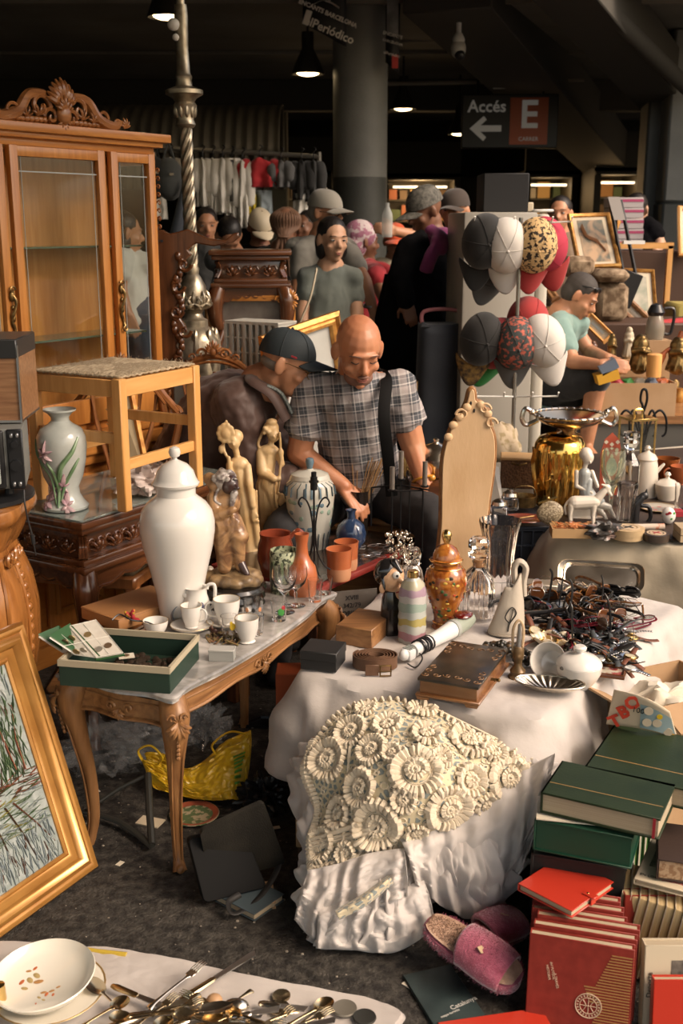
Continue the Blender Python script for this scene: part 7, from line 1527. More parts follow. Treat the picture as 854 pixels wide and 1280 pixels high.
t,w_,d_=quadbook('old_book','thick dark brown old book with patterned page edges on top of the pale one',[(822,1074),(880,1082),(885,1035)],.285,.048,mat('old_brown',(.045,.028,.022),.5,bump=.0004,bscale=100),mat('marbled_edge',(.30,.17,.09),.6,col2=(.48,.33,.20),scale=90,ramp=(.45,.55)),th=.003)
# comic sheets in a carton
c=P(800,905,.36);q=[P(758,905,.40),P(848,925,.38),P(838,890,.47),P(768,862,.50)];t=thing('comic_magazine','rolled old comic with big red title letters and round pictures','magazine',q[0]);ce=q[0]
def cs(u,v):p=q[0].lerp(q[1],u).lerp(q[3].lerp(q[2],u),v)-ce;return p+V((0,-.05*sin(pi*u)*.6,.02*sin(pi*u)))
m=M();m.grid(cs,20,10);obj('sheet',m,mat('comic_paper',(.62,.52,.38),.6),t,solid=.002);N3=(q[1]-q[0]).cross(q[3]-q[0]).normalized();N3=-N3 if N3.y>0 else N3
def onc(u,v,o=.003):return cs(u,v)+N3*o
m=M();m.grid(lambda u,v:onc(.42+.56*u,.06+.72*v),14,6);obj('blue_ground',m,mat('comic_blue',(.30,.40,.42),.6),t)
bx_=(q[1]-q[0]).normalized();by_=N3.cross(bx_);rotm=MX((bx_,by_,N3)).transposed().to_euler()
for s,u,v,sz_ in(('T',.10,.14,.044),('B',.19,.44,.046),('O',.30,.76,.046)):text(s,sz_,mat('comic_red',(.60,.06,.03),.5),'lettering',t,onc(u,v,.006),(rotm.to_matrix()@MX.Rotation(R(38),3,'Z')).to_euler(),bold=.002)
text('1001',.02,blkp,'lettering',t,onc(.42,.60,.008),rotm)
for i,(u,v)in enumerate(((.55,.66),(.52,.28),(.68,.36),(.85,.20),(.74,.62))):
 m=M();m.lathe([(0,0),(.011 if i<4 else .007,0),(.011 if i<4 else .007,.0008),(0,.0008)],18);obj('round_picture',m,mat('comic_paper',())if i<4 else yel,t,onc(u,v,.005),rotm)
m=M();m.grid(lambda u,v:onc(.86+.13*u,.02+.2*v,.005),4,4);obj('red_foliage',m,mat('comic_leaf',(.5,.06,.03),.5,col2=(.6,.4,.05),scale=90),t)
a=P(815,925,.36);t=thing('open_carton','open brown cardboard carton at the right edge beside the cloth table','box',(a.x+.10,a.y+.22,0),R(25))
m=M()
for p,s in(((0,-.15,.20),(.34,.005,.40)),((0,.15,.20),(.34,.005,.40)),((-.17,0,.20),(.005,.30,.40)),((.17,0,.20),(.005,.30,.40)),((0,0,.25),(.33,.29,.005))):m.box(p,s)
obj('carton_body',m,card,t);m=M();m.box((-.215,0,.425),(.005,.28,.10),MX.Rotation(R(-62),3,'Y'));obj('flap',m,card,t);m=M();m.box((0,-.19,.42),(.32,.09,.005),MX.Rotation(R(25),3,'X'));obj('flap',m,card,t)
c=t.location;m=M();crumple(m,(0,0,.33),(.13,.11,.07),.3,40,3,3);tag(obj('wrapping_paper',m,paper,loc=c),'crumpled wrapping paper inside the open carton','paper')
# ================================================================= LEFT: LEANING PAINTING
B0=P(117,1084,0);A0=P(0,1169,0);e=(A0-B0).normalized();d=_d(22,778);tt=(B0-O).dot(e)/d.dot(e);T0=O+d*tt;up=(T0-B0).normalized();hgt=(T0-B0).length
n=e.cross(up);n=n if n.y<0 else-n
W_=.62;pc=B0+e*W_/2+up*hgt/2;rotm=MX((-e,-n,up)).transposed()
t=thing('framed_painting','large gilt framed landscape painting leaning at the left edge','painting',pc+n*0);t.rotation_euler=rotm.to_euler();mw=.082
m=M();m.frame(W_-2*mw,hgt-2*mw,[(0,-.01),(0,.008),(.006,.012),(.012,.008),(.02,.012),(.03,.014),(.038,.028),(.046,.032),(.054,.028),(.060,.020),(.068,.026),(.075,.026),(.082,.016),(.082,-.012)]);obj('gilt_frame',m,mat('bronze_gilt',(.48,.24,.06),.28,.5,col2=(.36,.16,.035),scale=9,stretch=(1,1,1),coat=.4),t)
pm=mat('oil_canvas',(.20,.24,.22),.5,col2=(.34,.37,.36),scale=14,dist=2,bump=.0015,bscale=90);m=M();m.box((0,.0,0),(W_-2*mw,.006,hgt-2*mw));obj('canvas',m,pm,t)
pc_=[mat('oil_%d'%i,c,.45,bump=.001,bscale=200)for i,c in enumerate([(.03,.06,.02),(.07,.12,.05),(.16,.21,.12),(.26,.08,.04),(.34,.38,.36),(.22,.26,.27),(.10,.05,.03),(.42,.44,.42),(.28,.26,.06)])]
cw_,ch_=(W_-2*mw),(hgt-2*mw);msh=[M()for _ in pc_]
for i in range(1500):
 x,z=rnd(-.48,.48),rnd(-.48,.48)
 if z>-.02:k=random.choice([0,0,1,1,2,6,4]if z<.32 else[1,2,4,5,7,7])
 elif z>-.12:k=random.choice([3,3,0,1,6])
 elif z>-.30:k=random.choice([1,2,2,4,5,8])if x<.35 else random.choice([5,4,1])
 else:k=random.choice([5,5,4,5,4,6 if random.random()<.3 else 5])
 a=rnd(1.2,2.0)if z>-.02 or z<-.3 else rnd(-.3,.3);L=rnd(.01,.03);p=V((x*cw_,-.0034-.0001*(i%8),z*ch_));dd=V((cos(a),0,sin(a)))*L;msh[k].tube([p-dd,p,p+dd],[.002,rnd(.004,.007),.002],5,flat=.25)
for j,(x0,z0,x1,z1,k)in enumerate(((.36,.0,.30,.42,3),(.22,.0,.18,.38,6),(.42,-.02,.46,.30,3),(.05,-.02,.08,.45,6),(.28,-.14,.47,-.42,3),(.22,-.14,.33,-.46,6),(.12,-.14,.18,-.47,6),(.02,-.14,-.02,-.45,3),(-.2,0,-.22,.4,6))):
 p0,p1=V((x0*cw_,-.005,z0*ch_)),V((x1*cw_,-.005,z1*ch_));msh[k].tube([p0,p0.lerp(p1,.5)+V((rnd(-.01,.01),0,0)),p1],[.006,.004,.002],5,flat=.3)
for k,mm in enumerate(msh):stuff(obj('brush_strokes',mm,pc_[k],t))
# ================================================================= FLOOR CLUTTER UNDER THE MARBLE TABLE
cl=mat('clear_plastic',(.85,.86,.84),.08,trans=.0,alpha=.10,coat=1);
def plbag(lab,px,py,r,mt_,seed,fr=3.2,amp=.5):
 c=P(px,py,0);m=M();crumple(m,(0,0,r[2]*.75),r,amp,70,seed,fr);o=tag(obj('plastic_bag',m,mt_,loc=c,auto=False),lab,'bag');
 for p in o.data.polygons:p.use_smooth=True
 o.data.set_sharp_from_angle(angle=R(25));return o
plbag('crumpled clear plastic bag on the floor left of the table leg',130,955,(.11,.08,.07),cl,21,3.4)
plbag('second clear plastic bag under the middle of the marble table',180,945,(.09,.07,.055),cl,22,3.8)
plbag('clear plastic wrapping behind the table leg',255,925,(.07,.06,.06),cl,23,3.6)
yb=mat('yellow_plastic',(.62,.40,.02),.3,col2=(.50,.31,.015),scale=5,coat=.3)
c=P(245,1000,0);t=thing('yellow_bag','crumpled yellow plastic bag with green print behind the table leg','bag',c)
Q=lambda x,y,z:P(x,y,z)-c
gp=[[Q(177,950,.09),Q(205,955,.08),Q(235,965,.07),Q(275,940,.10),Q(312,922,.12)],[Q(180,958,.07),Q(210,975,.05),Q(245,985,.05),Q(280,965,.09),Q(312,950,.09)],[Q(192,985,.03),Q(215,992,.03),Q(250,1000,.02),Q(285,1000,.03),Q(305,1000,.02)]]
def yf(u,v):
 p=crl([crl(r,u)for r in gp],v);w_=.022*NZ.noise(V((u*7,v*4,3)))+.016*abs(NZ.noise(V((u*13,v*8,7))))+.008*NZ.noise(V((u*30,v*18,7)))
 return p+V((0,-.6,.5))*w_
m=M();m.grid(yf,90,50);m.grid(lambda u,v:yf(u,v)+V((0,.05+.02*sin(u*9),-.005)),60,30);obj('bag_body',m,yb,t,solid=.0008)
for a,b in((.02,.2),(.72,.92)):m=M();p0,p1=yf(a,.02),yf(b,.02);m.tube(spline([p0,p0+V((-.01,0,.03)),(p0+p1)/2+V((0,.01,.045)),p1+V((.01,0,.02)),p1],6),.009,8,flat=.35);obj('handle',m,yb,t)
m=M();gpn=mat('bag_green',(.10,.28,.03),.4)
for i in range(7):m.grid(lambda u,v,i=i:yf(.84+.10*u*(1-.08*i),.30+.07*i+.035*v)+V((0,-.004,.003)),6,3)
stuff(obj('green_print',m,gpn,t,solid=.001))
# black folded wooden hanger-like stand
m=M();Q=[P(105,1014,.02),P(150,1028,.02),P(190,1058,.015)];m.tube(spline(Q,6),.010,8,flat=.6);m.tube([P(190,1056,.015),P(187,1015,.06),P(185,968,.11)],.010,8);m.tube([P(185,968,.11),P(150,985,.07),P(110,1012,.03)],.006,8)
tag(obj('folding_stand',m,mat('dark_green_wood',(.022,.022,.018),.5)),'dark triangular folded stand lying on the asphalt','stand')
c=P(188,1028,0);m=M();m.box((0,0,.002),(.07,.045,.003),MX.Rotation(-.35,3,'Z'));tag(obj('paper_card',m,crm,loc=c),'cream card on the asphalt left of the table leg','card')
c=P(243,1020,0);t=thing('souvenir_plate','colourful rimmed plate lying under the yellow bag','plate',c);m=M();m.lathe([(0,0),(.05,0),(.07,.008),(.069,.010),(.05,.003),(0,.003)],32);obj('dish',m,mat('plate_green',(.12,.18,.08),.3,col2=(.5,.42,.28),scale=50,ramp=(.5,.55)),t);m=M();m.lathe([(.052,.0045),(.068,.0103),(.066,.0115),(.052,.0055)],32,cap=False);obj('rim',m,mat('plate_red',(.38,.10,.05),.3),t)
c=P(240,990,0);m=M();m.box((0,.02,.03),(.06,.004,.05),MX.Rotation(.6,3,'Z'));tag(obj('paper_label',m,paper,loc=c),'white printed slip leaning behind the leg','paper')
for x,y,a,lab in((120,990,.6,'scrap of paper left of the folded stand'),(345,1035,.3,'grey scrap beside the carton'),(150,1080,1.1,'tiny scrap on the asphalt near the painting')):
 c=P(x,y,0);m=M();m.box((0,0,.0015),(.022,.014,.001),MX.Rotation(a,3,'Z'));tag(obj('scrap',m,paper,loc=c),lab,'scrap')
# black leather folder bag with strap and papers beneath
bl_=mat('black_leather',(.010,.009,.007),.6,spec=.25,col2=(.018,.016,.012),scale=12,bump=.0012,bscale=260)
def slab(nm,lab,corners,th,mt_,cat='bag',rnd_=.02,top=True):
 c=corners[0];t=thing(nm,lab,cat,c);q=[p-c for p in corners];n=(q[1]-q[0]).cross(q[3]-q[0]).normalized();n=n if n.z>0 else-n
 def lp(u,v):return q[0].lerp(q[1],u).lerp(q[3].lerp(q[2],u),v)
 ol=[]
 for cx,cy,t0 in((1,1,0),(0,1,pi/2),(0,0,pi),(1,0,1.5*pi)):
  for j in range(6):a=t0+pi/2*j/5;r=.08;ol.append((min(max(cx,0),1)*(1-2*r)+r+r*cos(a),cy*(1-2*r)+r+r*sin(a)))
 m=M();m.rings([[lp(u,v)for u,v in ol],[lp(u,v)+n*th for u,v in ol],[lp(.5+(u-.5)*.97,.5+(v-.5)*.97)+n*(th+.003)for u,v in ol]]);obj('bag_body',m,mt_,t);return t,lp,n
t,lp,n=slab('leather_folder','worn black leather folder leaning on papers right of the table leg',[P(262,1104,.03),P(358,1080,.05),P(330,1003,.22),P(250,1040,.20)],.014,bl_)
m=M();m.tube([lp(u,v)+n*.0172 for u,v in((.06,.06),(.94,.06),(.94,.94),(.06,.94))],.0012,4,loop=True);obj('stitching',m,mat('strap_black',()),t)
t,lp,n=slab('leather_bag','black leather shoulder bag under the worn folder',[P(252,1125,.01),P(330,1105,.02),P(300,1030,.15),P(232,1046,.16)],.03,mat('bag_black',(.007,.007,.007),.75,spec=.15))
m=M();pp=[P(*q)-t.location for q in((352,1072,.06),(340,1100,.03),(318,1128,.02),(292,1142,.02),(286,1128,.03),(300,1118,.03))];m.tube(spline(pp,6),.008,8,flat=.35);obj('strap',m,mat('strap_black',()),t)
quadbook('old_book','worn book with pale page edge under the black bag',[(268,1118),(318,1143),(345,1112)],.022,.02,mat('blue_cover',(.05,.07,.08),.6),pgc)
quadbook('brown_paperback','brown paperback beneath the bag strap',[(300,1132),(345,1128),(350,1100)],.02,.018,card,pgc)
plbag('dark crumpled bag beside the brown carton',330,1010,(.06,.05,.05),mat('black_bag',(.012,.012,.012),.35),31)
c=P(330,905,0);m=M();m.lathe([(0,0),(.085,0),(.09,.012),(.086,.012),(.08,.004),(0,.004)],4,sq=lambda a,z:1);t=tag(obj('black_tray',m,blackp,loc=c,rot=(0,0,R(20)),flat=True),'black plastic tray on the floor beneath the tables','tray');t.scale=(1,.45,1)
c=P(362,842,0);c=D(362,850,3.35);m=M();m.box((0,0,c.z/2),(.09,.10,c.z+.04),bev=.003);tag(obj('orange_box',m,mat('orange_card',(.42,.09,.03),.6),loc=(c.x,3.4,0)),'orange-red cardboard box under the far end of the marble table','box')
# ================================================================= FOREGROUND SHEET, PLATES AND CUTLERY
sh=[P(-60,1196,0),P(95,1189,0),P(160,1192,0),P(300,1222,0),P(490,1262,0),P(494,1300,0),P(470,1420,0),P(-100,1420,0)]
cs_=sum(sh,V())/len(sh);lp_=spline(sh,14,True);lp_=[(lp_[i-1]+lp_[i]*2+lp_[(i+1)%len(lp_)])/4 for i in range(len(lp_))]
m=M();m.rings([[cs_+(p-cs_)*t_+V((0,0,.012+.004*NZ.noise((cs_+(p-cs_)*t_)*13)+.003*abs(NZ.noise((cs_+(p-cs_)*t_)*34))if t_<.99 else .003))for p in lp_]for t_ in[.01+.99*i/50 for i in range(51)]],cap=False);tag(obj('ground_sheet',m,wcl,solid=.002),'white sheet spread on the asphalt under the cutlery','cloth')
zs=.018
op=mat('opal_plate',(.74,.70,.60),.1,coat=.5,sss=0)
c=P(62,1243,zs);saucer(c,sz(70,c)*1.0,'large white plate under the flowered bowl',op)
c2=P(56,1234,zs+.022);t=thing('flowered_bowl','shallow white bowl with brown flower print on the sheet','bowl',c2,R(0));r=sz(65,c2);t.rotation_euler=(R(4),R(-3),0)
m=M();m.lathe([(0,0),(r*.55,0),(r*.8,.006),(r*.93,.022),(r,.034),(r*.985,.036),(r*.9,.024),(r*.76,.012),(0,.009)],56);obj('dish',m,op,t)
fp=[mat('flower_brown',(.42,.22,.08),.3),mat('flower_orange',(.50,.14,.05),.3),mat('leaf_ochre',(.44,.33,.14),.3)]
for i,(x,y,s)in enumerate(((-.4,.35,.09),(-.28,.42,.08),(-.3,.1,.10),(-.12,.05,.10),(-.45,.05,.09),(-.2,.22,.10),(.05,-.25,.06),(.12,-.3,.06),(.0,-.38,.05),(.2,-.22,.06),(.25,-.32,.05),(.1,-.45,.05),(.3,-.12,.05),(-.02,-.55,.05),(-.35,-.12,.08))):m=M();m.ell((x*r,y*r,.0105),(s*r,s*.55*r,.0009),MX.Rotation(i*1.1,3,'Z'),n=8,m=4);obj('flower_print',m,fp[i%3],t)
def cutlery(kind,a,b,mt_,lab,z=.02,grp=None):
 a,b=P(*a,z),P(*b,z+.012);d=b-a;L=d.length;t=thing(kind,lab,kind,a,group=grp);t.rotation_euler=d.to_track_quat('X','Z').to_euler();
 m=M()
 if kind=='knife':
  m.tube([(0,0,0),(L*.08,0,0),(L*.40,0,0),(L*.44,0,0)],[.006,.009,.0075,.005],8,flat=.6);obj('handle',m,mt_,t);m=M();m.prism([(L*.44,-.006),(L*.96,-.009),(L,.004),(L*.97,.008),(L*.44,.006)],.0022,MX.Translation((0,0,-.001)));obj('blade',m,steel,t)
 else:
  m.tube(spline([(0,0,.003),(L*.1,0,.005),(L*.35,0,.004),(L*.62,0,.001),(L*.7,0,0)],5),[.008,.008,.0075,.007,.006,.005,.0045,.004,.0035,.003,.003,.003,.003,.003,.003,.003,.0035,.004,.005,.006,.006],8,flat=.4)
  if kind=='spoon':m.grid(lambda u,v:V((L*(.84)+.17*L*v*cos(2*pi*u),.019*v*sin(2*pi*u),-.007*(1-v*v))),28,6,cu=True)
  else:
   m.box((L*.76,0,.0),(L*.12,.02,.002),bev=.0008)
   for i in range(4):m.tube([(L*.80,-.0085+.0057*i,0),(L*.9,-.0085+.0057*i,.003),(L,-.0085+.0057*i,.001)],[.002,.0017,.0008],6)
  obj('silver_body',m,mt_,t)
 return t
oldsil=mat('tarnished_silver',(.50,.42,.28),.25,.95,col2=(.26,.20,.12),scale=40,rvar=.1);brs=mat('warm_silver',(.62,.48,.28),.22,1,rvar=.1,scale=30)
cutlery('fork',(186,1262),(256,1202),silver,'silver fork with tines pointing up from the pile',.04)
cutlery('knife',(226,1250),(320,1190),brs,'table knife pointing to the upper right',.03)
cutlery('knife',(140,1232),(215,1262),brs,'knife with pearly handle lying right of the bowl',.03)
cutlery('spoon',(170,1285),(110,1222),silver,'spoon pointing towards the flowered bowl',.03)
cutlery('spoon',(350,1290),(415,1248),brs,'brassy spoon with its bowl at the right of the pile',.022)
cutlery('spoon',(150,1278),(290,1256),silver,'long handled serving spoon across the pile',.045)
cutlery('fork',(330,1282),(225,1240),brs,'tarnished fork lying across the knives',.04)
cutlery('knife',(120,1290),(245,1246),silver,'silver knife under the serving spoon',.035)
cutlery('spoon',(250,1290),(300,1262),brs,'small spoon near the middle bottom edge',.04)
cutlery('fork',(390,1295),(290,1270),silver,'fork half covered at the bottom edge',.03)
cutlery('knife',(210,1290),(330,1268),brs,'worn knife at the bottom of the pile',.028)
cutlery('spoon',(95,1290),(160,1246),brs,'spoon beside the white plate',.035)
cutlery('spoon',(300,1295),(215,1262),oldsil,'tarnished ladle in the pile',.05)
for i in range(18):
 x,y=175+i*13+rnd(-8,8),rnd(1256,1282);a=rnd(-.5,.5)+(pi if i%3==0 else 0)+.35;L=rnd(60,95)
 cutlery(('spoon','fork','knife')[i%3],(x-L*.5*cos(a),y+L*.4*sin(a)),(x+L*.5*cos(a),y-L*.4*sin(a)),(brs,oldsil,silver)[i%3],'loose %s in the thick of the cutlery pile'%('spoon','fork','knife')[i%3],rnd(.022,.055),('spoons','forks','knives')[i%3]+' in the thick of the pile')
for x,y,r,lab,mm in((352,1246,11,'small bronze medal on the sheet above the spoon',oldsil),(350,1262,13,'dull disc beside the bronze medal',oldsil),(431,1262,15,'grey metal disc near the right end of the sheet',mat('zinc',(.24,.22,.18),.5,.6)),(456,1273,14,'blackened metal disc at the right end of the sheet',mat('blackened',(.05,.05,.045),.5,.6))):
 c=P(x,y,zs+.001);m=M();k=sz(1,c);m.lathe([(0,0),(r*k,0),(r*1.05*k,.003),(r*k,.006),(r*.85*k,.005),(0,.004)],24);tag(obj('metal_disc',m,mm,loc=c),lab,'disc')
for x,y,lab in((295,1258,'silver egg-shaped lid in the cutlery pile'),(268,1252,'beige bone knob in the pile')):
 c=P(x,y,zs+.02);m=M();m.ell((0,0,0),(.028 if x>280 else .018,.018,.016));tag(obj('lid' if 0 else 'silver_egg',m,silver if x>280 else mat('bone',(.45,.27,.14),.4),loc=c),lab,'ornament')
c=P(148,1193,.012);m=M();m.tube([P(95,1186,.012),P(120,1190,.012),P(158,1194,.012)],.007,8);tag(obj('yellow_pencil',m,mat('yellow_paint',(.50,.36,.05),.4)),'thick yellow stick lying at the far edge of the sheet','stick')
m=M();m.lathe([(.0,0),(.012,0),(.016,.02),(.014,.06),(.0,.065)],16,c=P(0,1262,.02));tag(obj('brass_pot',m,brass),'brass piece cut by the left edge','ornament')
# ================================================================= PEOPLE
skin1=mat('skin_tan',(.42,.19,.10),.45,col2=(.50,.25,.14),scale=14,sss=.08,bump=.0004,bscale=120);skin2=mat('skin_ruddy',(.46,.18,.09),.4,col2=(.52,.24,.13),scale=10,sss=.08,bump=.0003,bscale=120);skin3=mat('skin_light',(.52,.30,.19),.5,sss=.08);skin4=mat('skin_brown',(.20,.09,.05),.5)
lipm=mat('lip',(.30,.10,.07),.4);hairb=mat('black_hair',(.012,.009,.008),.45,bump=.002,bscale=120);hairg=mat('grey_hair',(.22,.19,.16),.6);eyew=mat('eye_white',(.5,.47,.43),.2);brd=mat('stubble',(.20,.10,.07),.7)
def headmx(c,fwd,up=(0,0,1),s=1):
 f=V(fwd).normalized();r=f.cross(V(up)).normalized();u=r.cross(f);return MX.Translation(c)@MX((r,f,u)).transposed().to_4x4()@MX.Scale(s,4)
def head_prims(m,T):
 m.T=T;E,K=m.ell,m.cone
 E((0,-.012,.032),(.077,.097,.088));E((0,.025,-.02),(.063,.070,.085));E((0,.035,-.072),(.048,.046,.036));E((0,.070,-.094),(.020,.018,.017));K((0,.086,.012),(0,.109,-.020),.009,.0135);E((0,.099,-.026),(.021,.012,.010));E((0,.082,.030),(.052,.013,.010))
 for s in(-1,1):E((s*.042,.060,-.026),(.021,.022,.020));E((s*.082,-.004,-.004),(.009,.021,.036),MX.Rotation(s*.5,3,'Z'));E((s*.031,.076,.009),(.0165,.012,.011))
 E((0,.089,-.055),(.023,.011,.0065));E((0,.087,-.067),(.019,.012,.0075));m.T=None
def face_parts(t,T,brow=hairb,open_=1,lips=lipm):
 def X(nm,mm,f):m=M();m.T=T;f(m);obj(nm,m,mm,t)
 for s in(-1,1):
  if open_:X('eye',eyew,lambda m:m.ell((s*.031,.0795,.009),(.0125,.0095,.0075)));X('iris',blackp,lambda m:m.ell((s*.031,.0885,.009),(.0048,.0022,.0052)))
  X('eyelid_line',blkp,lambda m:m.tube(spline([(s*.017,.0855,.006),(s*.031,.0905,.012 if open_ else .003),(s*.046,.0805,.006)],4),.0015,5))
  X('eyebrow',brow,lambda m:m.tube(spline([(s*.016,.093,.030),(s*.034,.093,.034),(s*.053,.077,.027)],4),.0028,6,flat=.6))
 X('lips',lips,lambda m:(m.ell((0,.0985,-.0565),(.020,.0045,.0032)),m.ell((0,.0975,-.065),(.016,.0045,.0038))))
def hand(m,w,d,n,L=.17,curl=.5,side=1):
 d,n=V(d).normalized(),V(n).normalized();x=d.cross(n).normalized();n=x.cross(d)
 for i in range(4):m.cone(w+x*(.012*(i-1.5)),w+d*.07+x*(.0195*(i-1.5)),.014,.0105,8)
 for i in range(4):
  a=w+d*.074+x*(.0195*(i-1.5));l=(.030,.034,.036,.027)[i];c1=curl*.5;d1=(d*cos(c1)-n*sin(c1));b=a+d1*l*1.1;d2=d*cos(curl*1.5)-n*sin(curl*1.5);m.cone(a,b,.0092,.0085,8);m.cone(b,b+d2*l*.95,.0083,.0068,8)
 a=w+d*.025+x*side*.028;b=a+(d*.6+x*side*.75-n*.35).normalized()*.038;m.cone(a,b,.012,.010,8);m.cone(b,b+(d*.9+x*side*.2-n*.35).normalized()*.03,.010,.008,8)
def cap_mesh(crown,brim,T=None,nm='cap',par=None,panels=1):
 m=M();m.T=T
 m.grid(lambda u,v:V((.086*cos(2*pi*u)*(cos(v*pi/2)**.75+.001),-.012+.108*sin(2*pi*u)*(cos(v*pi/2)**.75+.001),.030+.098*sin(v*pi/2)*(1-.12*sin(2*pi*u)*(1-v)))),40,14,cu=True)
 if panels:
  for a in range(6):m.tube([V((.0875*cos(a*pi/3)*cos(v)**.75,-.012+.1095*sin(a*pi/3)*cos(v)**.75,.030+.0995*sin(v)*(1-.12*sin(a*pi/3)*(1-v/1.57))))for v in[i*.19 for i in range(9)]],.0012,4)
 m.ell((0,-.012,.130),.006)
 o=obj(nm,m,crown,par,solid=0)
 m=M();m.T=T;m.grid(lambda u,v:V(((u-.5)*.158*(1-.18*v*v),.062+.034*sin(pi*u)+.088*v*(sin(pi*(.08+.84*u)))**.6,.034-.012*v-.024*(2*u-1)**2)),22,10);b=obj('brim',m,brim,o if par is None else par,solid=.004);return o
def limb(m,pts,rs):
 for(a,ra),(b,rb)in zip(zip(pts,rs),list(zip(pts,rs))[1:]):m.cone(a,b,ra,rb,12)
def wrinkle(o,st,sc):
 tx=bpy.data.textures.new('folds','CLOUDS');tx.noise_scale=sc;tx.noise_depth=3;q=o.modifiers.new('d','DISPLACE');q.texture=tx;q.strength=st;q.mid_level=.5;q.texture_coords='LOCAL'
def shirt_obj(nm,m,mt_,t,vox=.008,st=.02,sc=.09):o=obj(nm,m,mt_,t,vox=vox,smo=3);wrinkle(o,st,sc);return o
# ---- bald man in plaid shirt
def plaid():
 m=mat('plaid_shirt',(.4,.4,.4),.85,bump=.0006,bscale=200);N,L=m.node_tree.nodes,m.node_tree.links;tc=N.new('ShaderNodeTexCoord');sp=N.new('ShaderNodeSeparateXYZ');mp=N.new('ShaderNodeMapping');mp.inputs['Rotation'].default_value=(0,R(7),0);L.new(tc.outputs['Object'],mp.inputs[0]);L.new(mp.outputs[0],sp.inputs[0]);outs=[]
 for ax in(0,2):
  a=N.new('ShaderNodeMath');a.operation='MULTIPLY';a.inputs[1].default_value=15;b=N.new('ShaderNodeMath');b.operation='FRACT';r=N.new('ShaderNodeValToRGB');r.color_ramp.interpolation='CONSTANT';e=r.color_ramp.elements;e[0].color=(.34,.30,.29,1);e[1].position=.34;e[1].color=(.10,.10,.11,1)
  for p,c in((.44,(.55,.52,.5,1)),(.50,(.07,.075,.085,1)),(.72,(.28,.27,.28,1)),(.76,(.05,.055,.065,1)),(.9,(.45,.42,.40,1))):q=e.new(p);q.color=c
  L.new(sp.outputs[ax],a.inputs[0]);L.new(a.outputs[0],b.inputs[0]);L.new(b.outputs[0],r.inputs[0]);outs.append(r.outputs[0])
 x=N.new('ShaderNodeMixRGB');x.inputs[0].default_value=.5;L.new(outs[0],x.inputs[1]);L.new(outs[1],x.inputs[2]);L.new(x.outputs[0],N['Principled BSDF'].inputs[0]);return m
Y0=3.98;T=headmx(D(448,438,3.88),(.22,-.86,-.44));hc=T.translation
t=thing('person','bald man in a plaid short-sleeved shirt with a black chest strap','person',(D(450,600,4.1).x,4.1,0));iv=MX.Translation(-t.location);W=lambda x,y,Y:iv@D(x,y,Y);T2=iv@T
nk=W(445,488,3.98);SL,SR=W(390,490,3.98),W(497,486,3.98);HP=W(448,610,4.16);HP.z=.62
el,wl=W(374,566,4.0),W(430,608,3.95);er,wr=W(516,556,3.98),W(531,606,3.92)
m=M();head_prims(m,T2);limb(m,[T2@V((0,-.03,-.06)),nk],[.058,.062]);limb(m,[nk,HP],[.10,.12]);limb(m,[nk,SL],[.07,.06]);limb(m,[nk,SR],[.07,.06])
limb(m,[SL,el,wl],[.058,.046,.030]);limb(m,[SR,er,wr],[.058,.046,.030])
hand(m,wl,(.55,-.35,-.6),(.2,-.5,.75),curl=.5,side=-1);hand(m,wr,(-.05,-.55,-.8),(.1,-.7,.6),curl=.5,side=1)
o=obj('body',m,skin2,t,vox=.0048,smo=3);face_parts(t,T2,mat('dark_brow',(.09,.045,.03),.7),0)
m=M();m.T=T2;m.ell((0,.040,-.078),(.052,.048,.034));m.ell((0,.098,-.046),(.022,.008,.005));obj('stubble',m,brd,t)
m=M();limb(m,[nk-V((0,0,.03)),HP+V((0,0,.05))],[.125,.165]);m.ell(nk.lerp(HP,.3)+V((0,-.0,0)),(.175,.12,.14));limb(m,[nk-V((.02,0,.03)),SL,SL.lerp(el,.52)],[.095,.072,.070]);limb(m,[nk+V((.02,0,-.03)),SR,SR.lerp(er,.48)],[.095,.072,.070]);shirt_obj('shirt',m,plaid(),t,.007,.022,.07)
for s,(p,q)in((-1,(SL,el)),(1,(SR,er))):c=p.lerp(q,.56 if s<0 else .52);x,y,d=basis(q-p);m=M();m.rings([[c+d*k+(x*cos(a)+y*sin(a))*r for a in[2*pi*j/20 for j in range(20)]]for k,r in((-.015,.073),(.018,.075),(.018,.068),(-.015,.066))],loop=True);obj('sleeve_hem',m,plaid(),t)
for s in(-1,1):m=M();b=T2@V((0,-.03,-.10));m.grid(lambda u,v:nk+V((s*(.02+.075*u),-.075+.085*u-.045*v*(1-u*.5),.02+.05*u-.045*v-.02*u*v)),8,5);obj('collar',m,plaid(),t,solid=.004)
m=M();m.tube(spline([W(476,466,4.06),W(483,476,3.90),W(480,520,3.80),W(485,570,3.82),W(490,620,3.9)],6),.021,8,flat=.10,up=(0,1,0));obj('chest_strap',m,mat('bag_black',()),t)
m=M();w_=er.lerp(wr,.86);x,y,d=basis(wr-er);m.tube([w_+(x*cos(a)+y*sin(a))*.037 for a in[2*pi*j/20 for j in range(20)]],.008,8,loop=True,flat=.6);m.ell(w_+V((.03,-.02,.01)),(.014,.012,.012));obj('bracelet',m,mat('amber_band',(.55,.24,.03),.2,coat=.6),t)
for s,(K,A)in((-1,(V((-.27,-.32,.56)),V((-.30,-.22,.05)))),(1,(V((.26,-.30,.60)),V((.28,-.18,.05))))):
 m=M();limb(m,[HP+V((s*.09,0,-.02)),K],[.10,.078]);limb(m,[K,A],[.075,.05]);shirt_obj('trouser_leg',m,mat('dark_trousers',(.025,.024,.026),.8),t,.011,.02,.1);m=M();m.cone(A+V((0,.03,-.01)),A+V((0,-.16,-.015)),.042,.035);obj('shoe',m,blackm,t)
